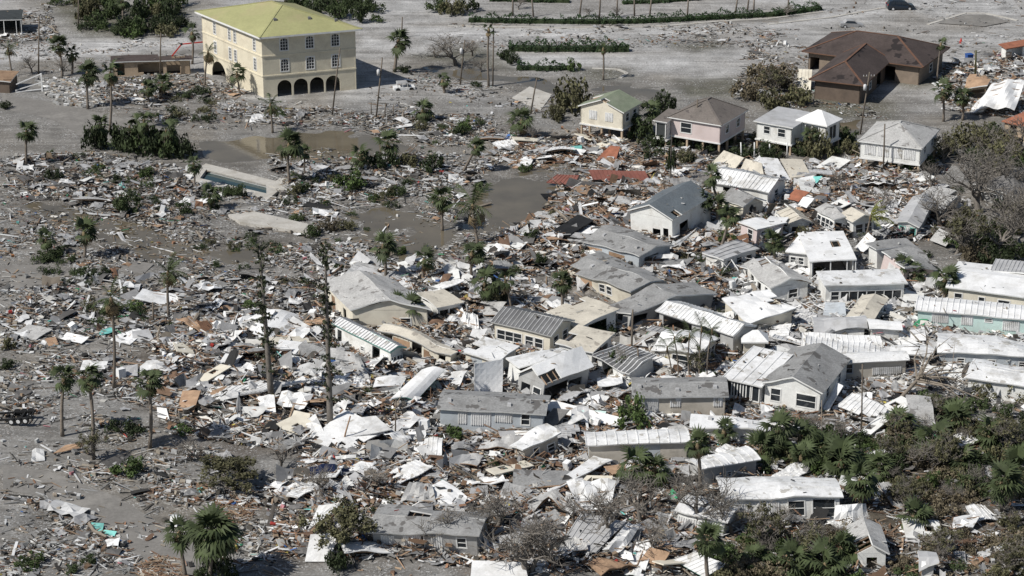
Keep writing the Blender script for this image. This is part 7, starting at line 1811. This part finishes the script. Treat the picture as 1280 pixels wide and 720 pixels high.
def crumple_geo(c, size, rot, col, rng):
    n = len(c); g = np.array([(i / 2 - .5, j / 2 - .5, 0) for j in range(3) for i in range(3)])
    v = g[None] * np.stack([size[:, 0], size[:, 1], np.ones(n)], 1)[:, None, :]
    v[..., :2] += rng.normal(0, .07, (n, 9, 2)) * size[:, None, :2]
    v[..., 2] += rng.normal(0, .06, (n, 9)) * size[:, :1].clip(0, 1.6)
    v = turn(v, rot) + c[:, None, :]
    q = np.array([(0, 1, 4, 3), (1, 2, 5, 4), (3, 4, 7, 6), (4, 5, 8, 7)])
    return v.reshape(-1, 3), (q[None] + (np.arange(n) * 9)[:, None, None]).reshape(-1, 4), np.repeat(col, 9, 0)
rngD = np.random.default_rng(5)
def colours(n, pal):
    mx = MIX[pal]; ks = list(mx); p = np.array([mx[k] for k in ks]); p /= p.sum()
    pick = rngD.choice(len(ks), n, p=p); col = np.zeros((n, 3))
    for i, k in enumerate(ks):
        m_ = pick == i; a = np.array(PAL[k]); col[m_] = a[rngD.integers(0, len(a), m_.sum())]
    return col * rngD.uniform(.58, 1.08, n)[:, None]
def scraps(x, y, z, pal, sc, mh, tilt=None):
    """boards, splinters, shards, lumps and crumpled sheets at the given spots"""
    n = len(x); kind = rngD.random(n); S = np.zeros((n, 3))
    pb = .8 if pal == 'planks' else (.56 if pal in ('wood', 'brown', 'grey', 'dark') else .50)
    bo = kind < pb; ch = kind > .95; cr = (kind > (.93 if mh < .3 else .88)) & ~ch
    if pal == 'planks': cr[:] = False; ch[:] = False
    sh = ~(bo | ch | cr)
    m = bo.sum(); S[bo] = np.stack([.25 + rngD.exponential(.72, m).clip(0, 4.5), rngD.uniform(.05, .17, m), rngD.uniform(.03, .08, m)], 1)
    m = sh.sum(); S[sh] = np.stack([.1 + rngD.exponential(.26, m).clip(0, 1.5), .1 + rngD.exponential(.18, m).clip(0, .8), rngD.uniform(.015, .05, m)], 1)
    m = ch.sum(); S[ch] = np.stack([rngD.uniform(.2, .6, m), rngD.uniform(.2, .5, m), rngD.uniform(.12, .4, m)], 1)
    m = cr.sum(); bg_ = 1.0 if mh < .3 else 1.7; S[cr] = np.stack([.4 + rngD.exponential(.5 * bg_, m).clip(0, 3.4), .3 + rngD.exponential(.35 * bg_, m).clip(0, 2.2), np.full(m, .02)], 1)
    S[:, :2] *= sc
    if pal == 'stone':
        S = np.stack([rngD.uniform(.4, 1.0, n), rngD.uniform(.3, .5, n), rngD.uniform(.2, .4, n)], 1); cr[:] = False
    t = tilt or (.12 + .32 * min(1, mh))
    yaw = np.where(rngD.random(n) < .5, rngD.normal(-.35, .45, n), rngD.uniform(0, 6.28, n))
    if pal == 'stone': yaw = rngD.normal(-.3, .2, n)
    rot = np.stack([rngD.normal(0, t * 1.3, n), rngD.normal(0, t * .7, n), yaw], 1)
    col = colours(n, pal)
    if pal in ('grey', 'dark'): col *= .86
    k = cr & (col[:, 0] > .2) & (col[:, 0] < .45); col[k] = col[k].mean(1)[:, None] * 1.25
    c = np.stack([x, y, z + S[:, 2] * .5], 1)
    a = box_geo(c[~cr], S[~cr], rot[~cr], col[~cr], rngD); b = crumple_geo(c[cr] + [0, 0, .08], S[cr], rot[cr], col[cr], rngD)
    return np.concatenate([a[0], b[0]]), np.concatenate([a[1], b[1] + len(a[0])]), np.concatenate([a[2], b[2]])
DENS = 3.9
for z in ZONES:
    name, _, dens, pal, mh, sc, words, poly = z
    n = int(area(poly) * dens * DENS)
    x, y = sample(z, n, rngD)
    if len(x) < 3: continue
    zz = hf(x, y) + np.abs(rngD.normal(0, .04 + .22 * mh, len(x)))
    o = stuff(link('litter', raw_mesh('litter', *scraps(x, y, zz, pal, sc, mh))))
    tag(o, 'small broken scraps and splinters ' + words, 'litter')
# wreckage banked up against the walls
HEAPS = [z for z in ZONES if z[4] >= .35]
G3 = []
for fp, hs in zip(PERIM, PERIM_S):
    cx = sum(p[0] for p in fp) / 4; cy = sum(p[1] for p in fp) / 4
    zn = [z for z in HEAPS if polydist(np.array([cx]), np.array([cy]), z[7])[0] > -6]
    if not zn: continue
    z = zn[-1]
    for i in range(4):
        a = np.array(fp[i]); b = np.array(fp[(i + 1) % 4]); L = np.linalg.norm(b - a); d = (b - a) / L; nrm = np.array([d[1], -d[0]])
        k = int(L * 13 * hs); u = rngD.uniform(-.6, L + .6, k); o = rngD.exponential(1.3, k) - .15
        cl = vnoise(a[0] + u / 2.5, a[1] + u * 0, 51); keep = rngD.random(k) < np.clip((cl - .25) * 3, .1, 1); u = u[keep]; o = o[keep]; cl = cl[keep]
        p = a[None] + d[None] * u[:, None] + nrm[None] * o[:, None]
        ok = clear_of_rooms(p[:, 0], p[:, 1], -.1); p = p[ok]; o = o[ok]; cl = cl[ok]
        if len(p) < 3: continue
        zz = hf(p[:, 0], p[:, 1]) + rngD.uniform(0, 1, len(p)) * np.exp(-np.abs(o) / 1.3) * 1.6 * hs * np.clip(cl * 1.6 - .3, .1, 1)
        G3.append(scraps(p[:, 0], p[:, 1], zz, z[3], 1.15, .9, .5))
def merge(G):
    off = 0; F = []
    for g in G: F.append(g[1] + off); off += len(g[0])
    return np.concatenate([g[0] for g in G]), np.concatenate(F), np.concatenate([g[2] for g in G])
o = stuff(link('litter', raw_mesh('litter', *merge(G3)))); tag(o, 'tangled boards and scraps banked against the walls of the wrecked homes', 'litter')
rp = np.array(ROOFPTS)
o = stuff(link('litter', raw_mesh('litter', *scraps(rp[:, 0], rp[:, 1], rp[:, 2], 'grey', .55, .1, .08)))); tag(o, 'small scraps and twigs scattered over the roofs of the wrecked homes', 'litter')
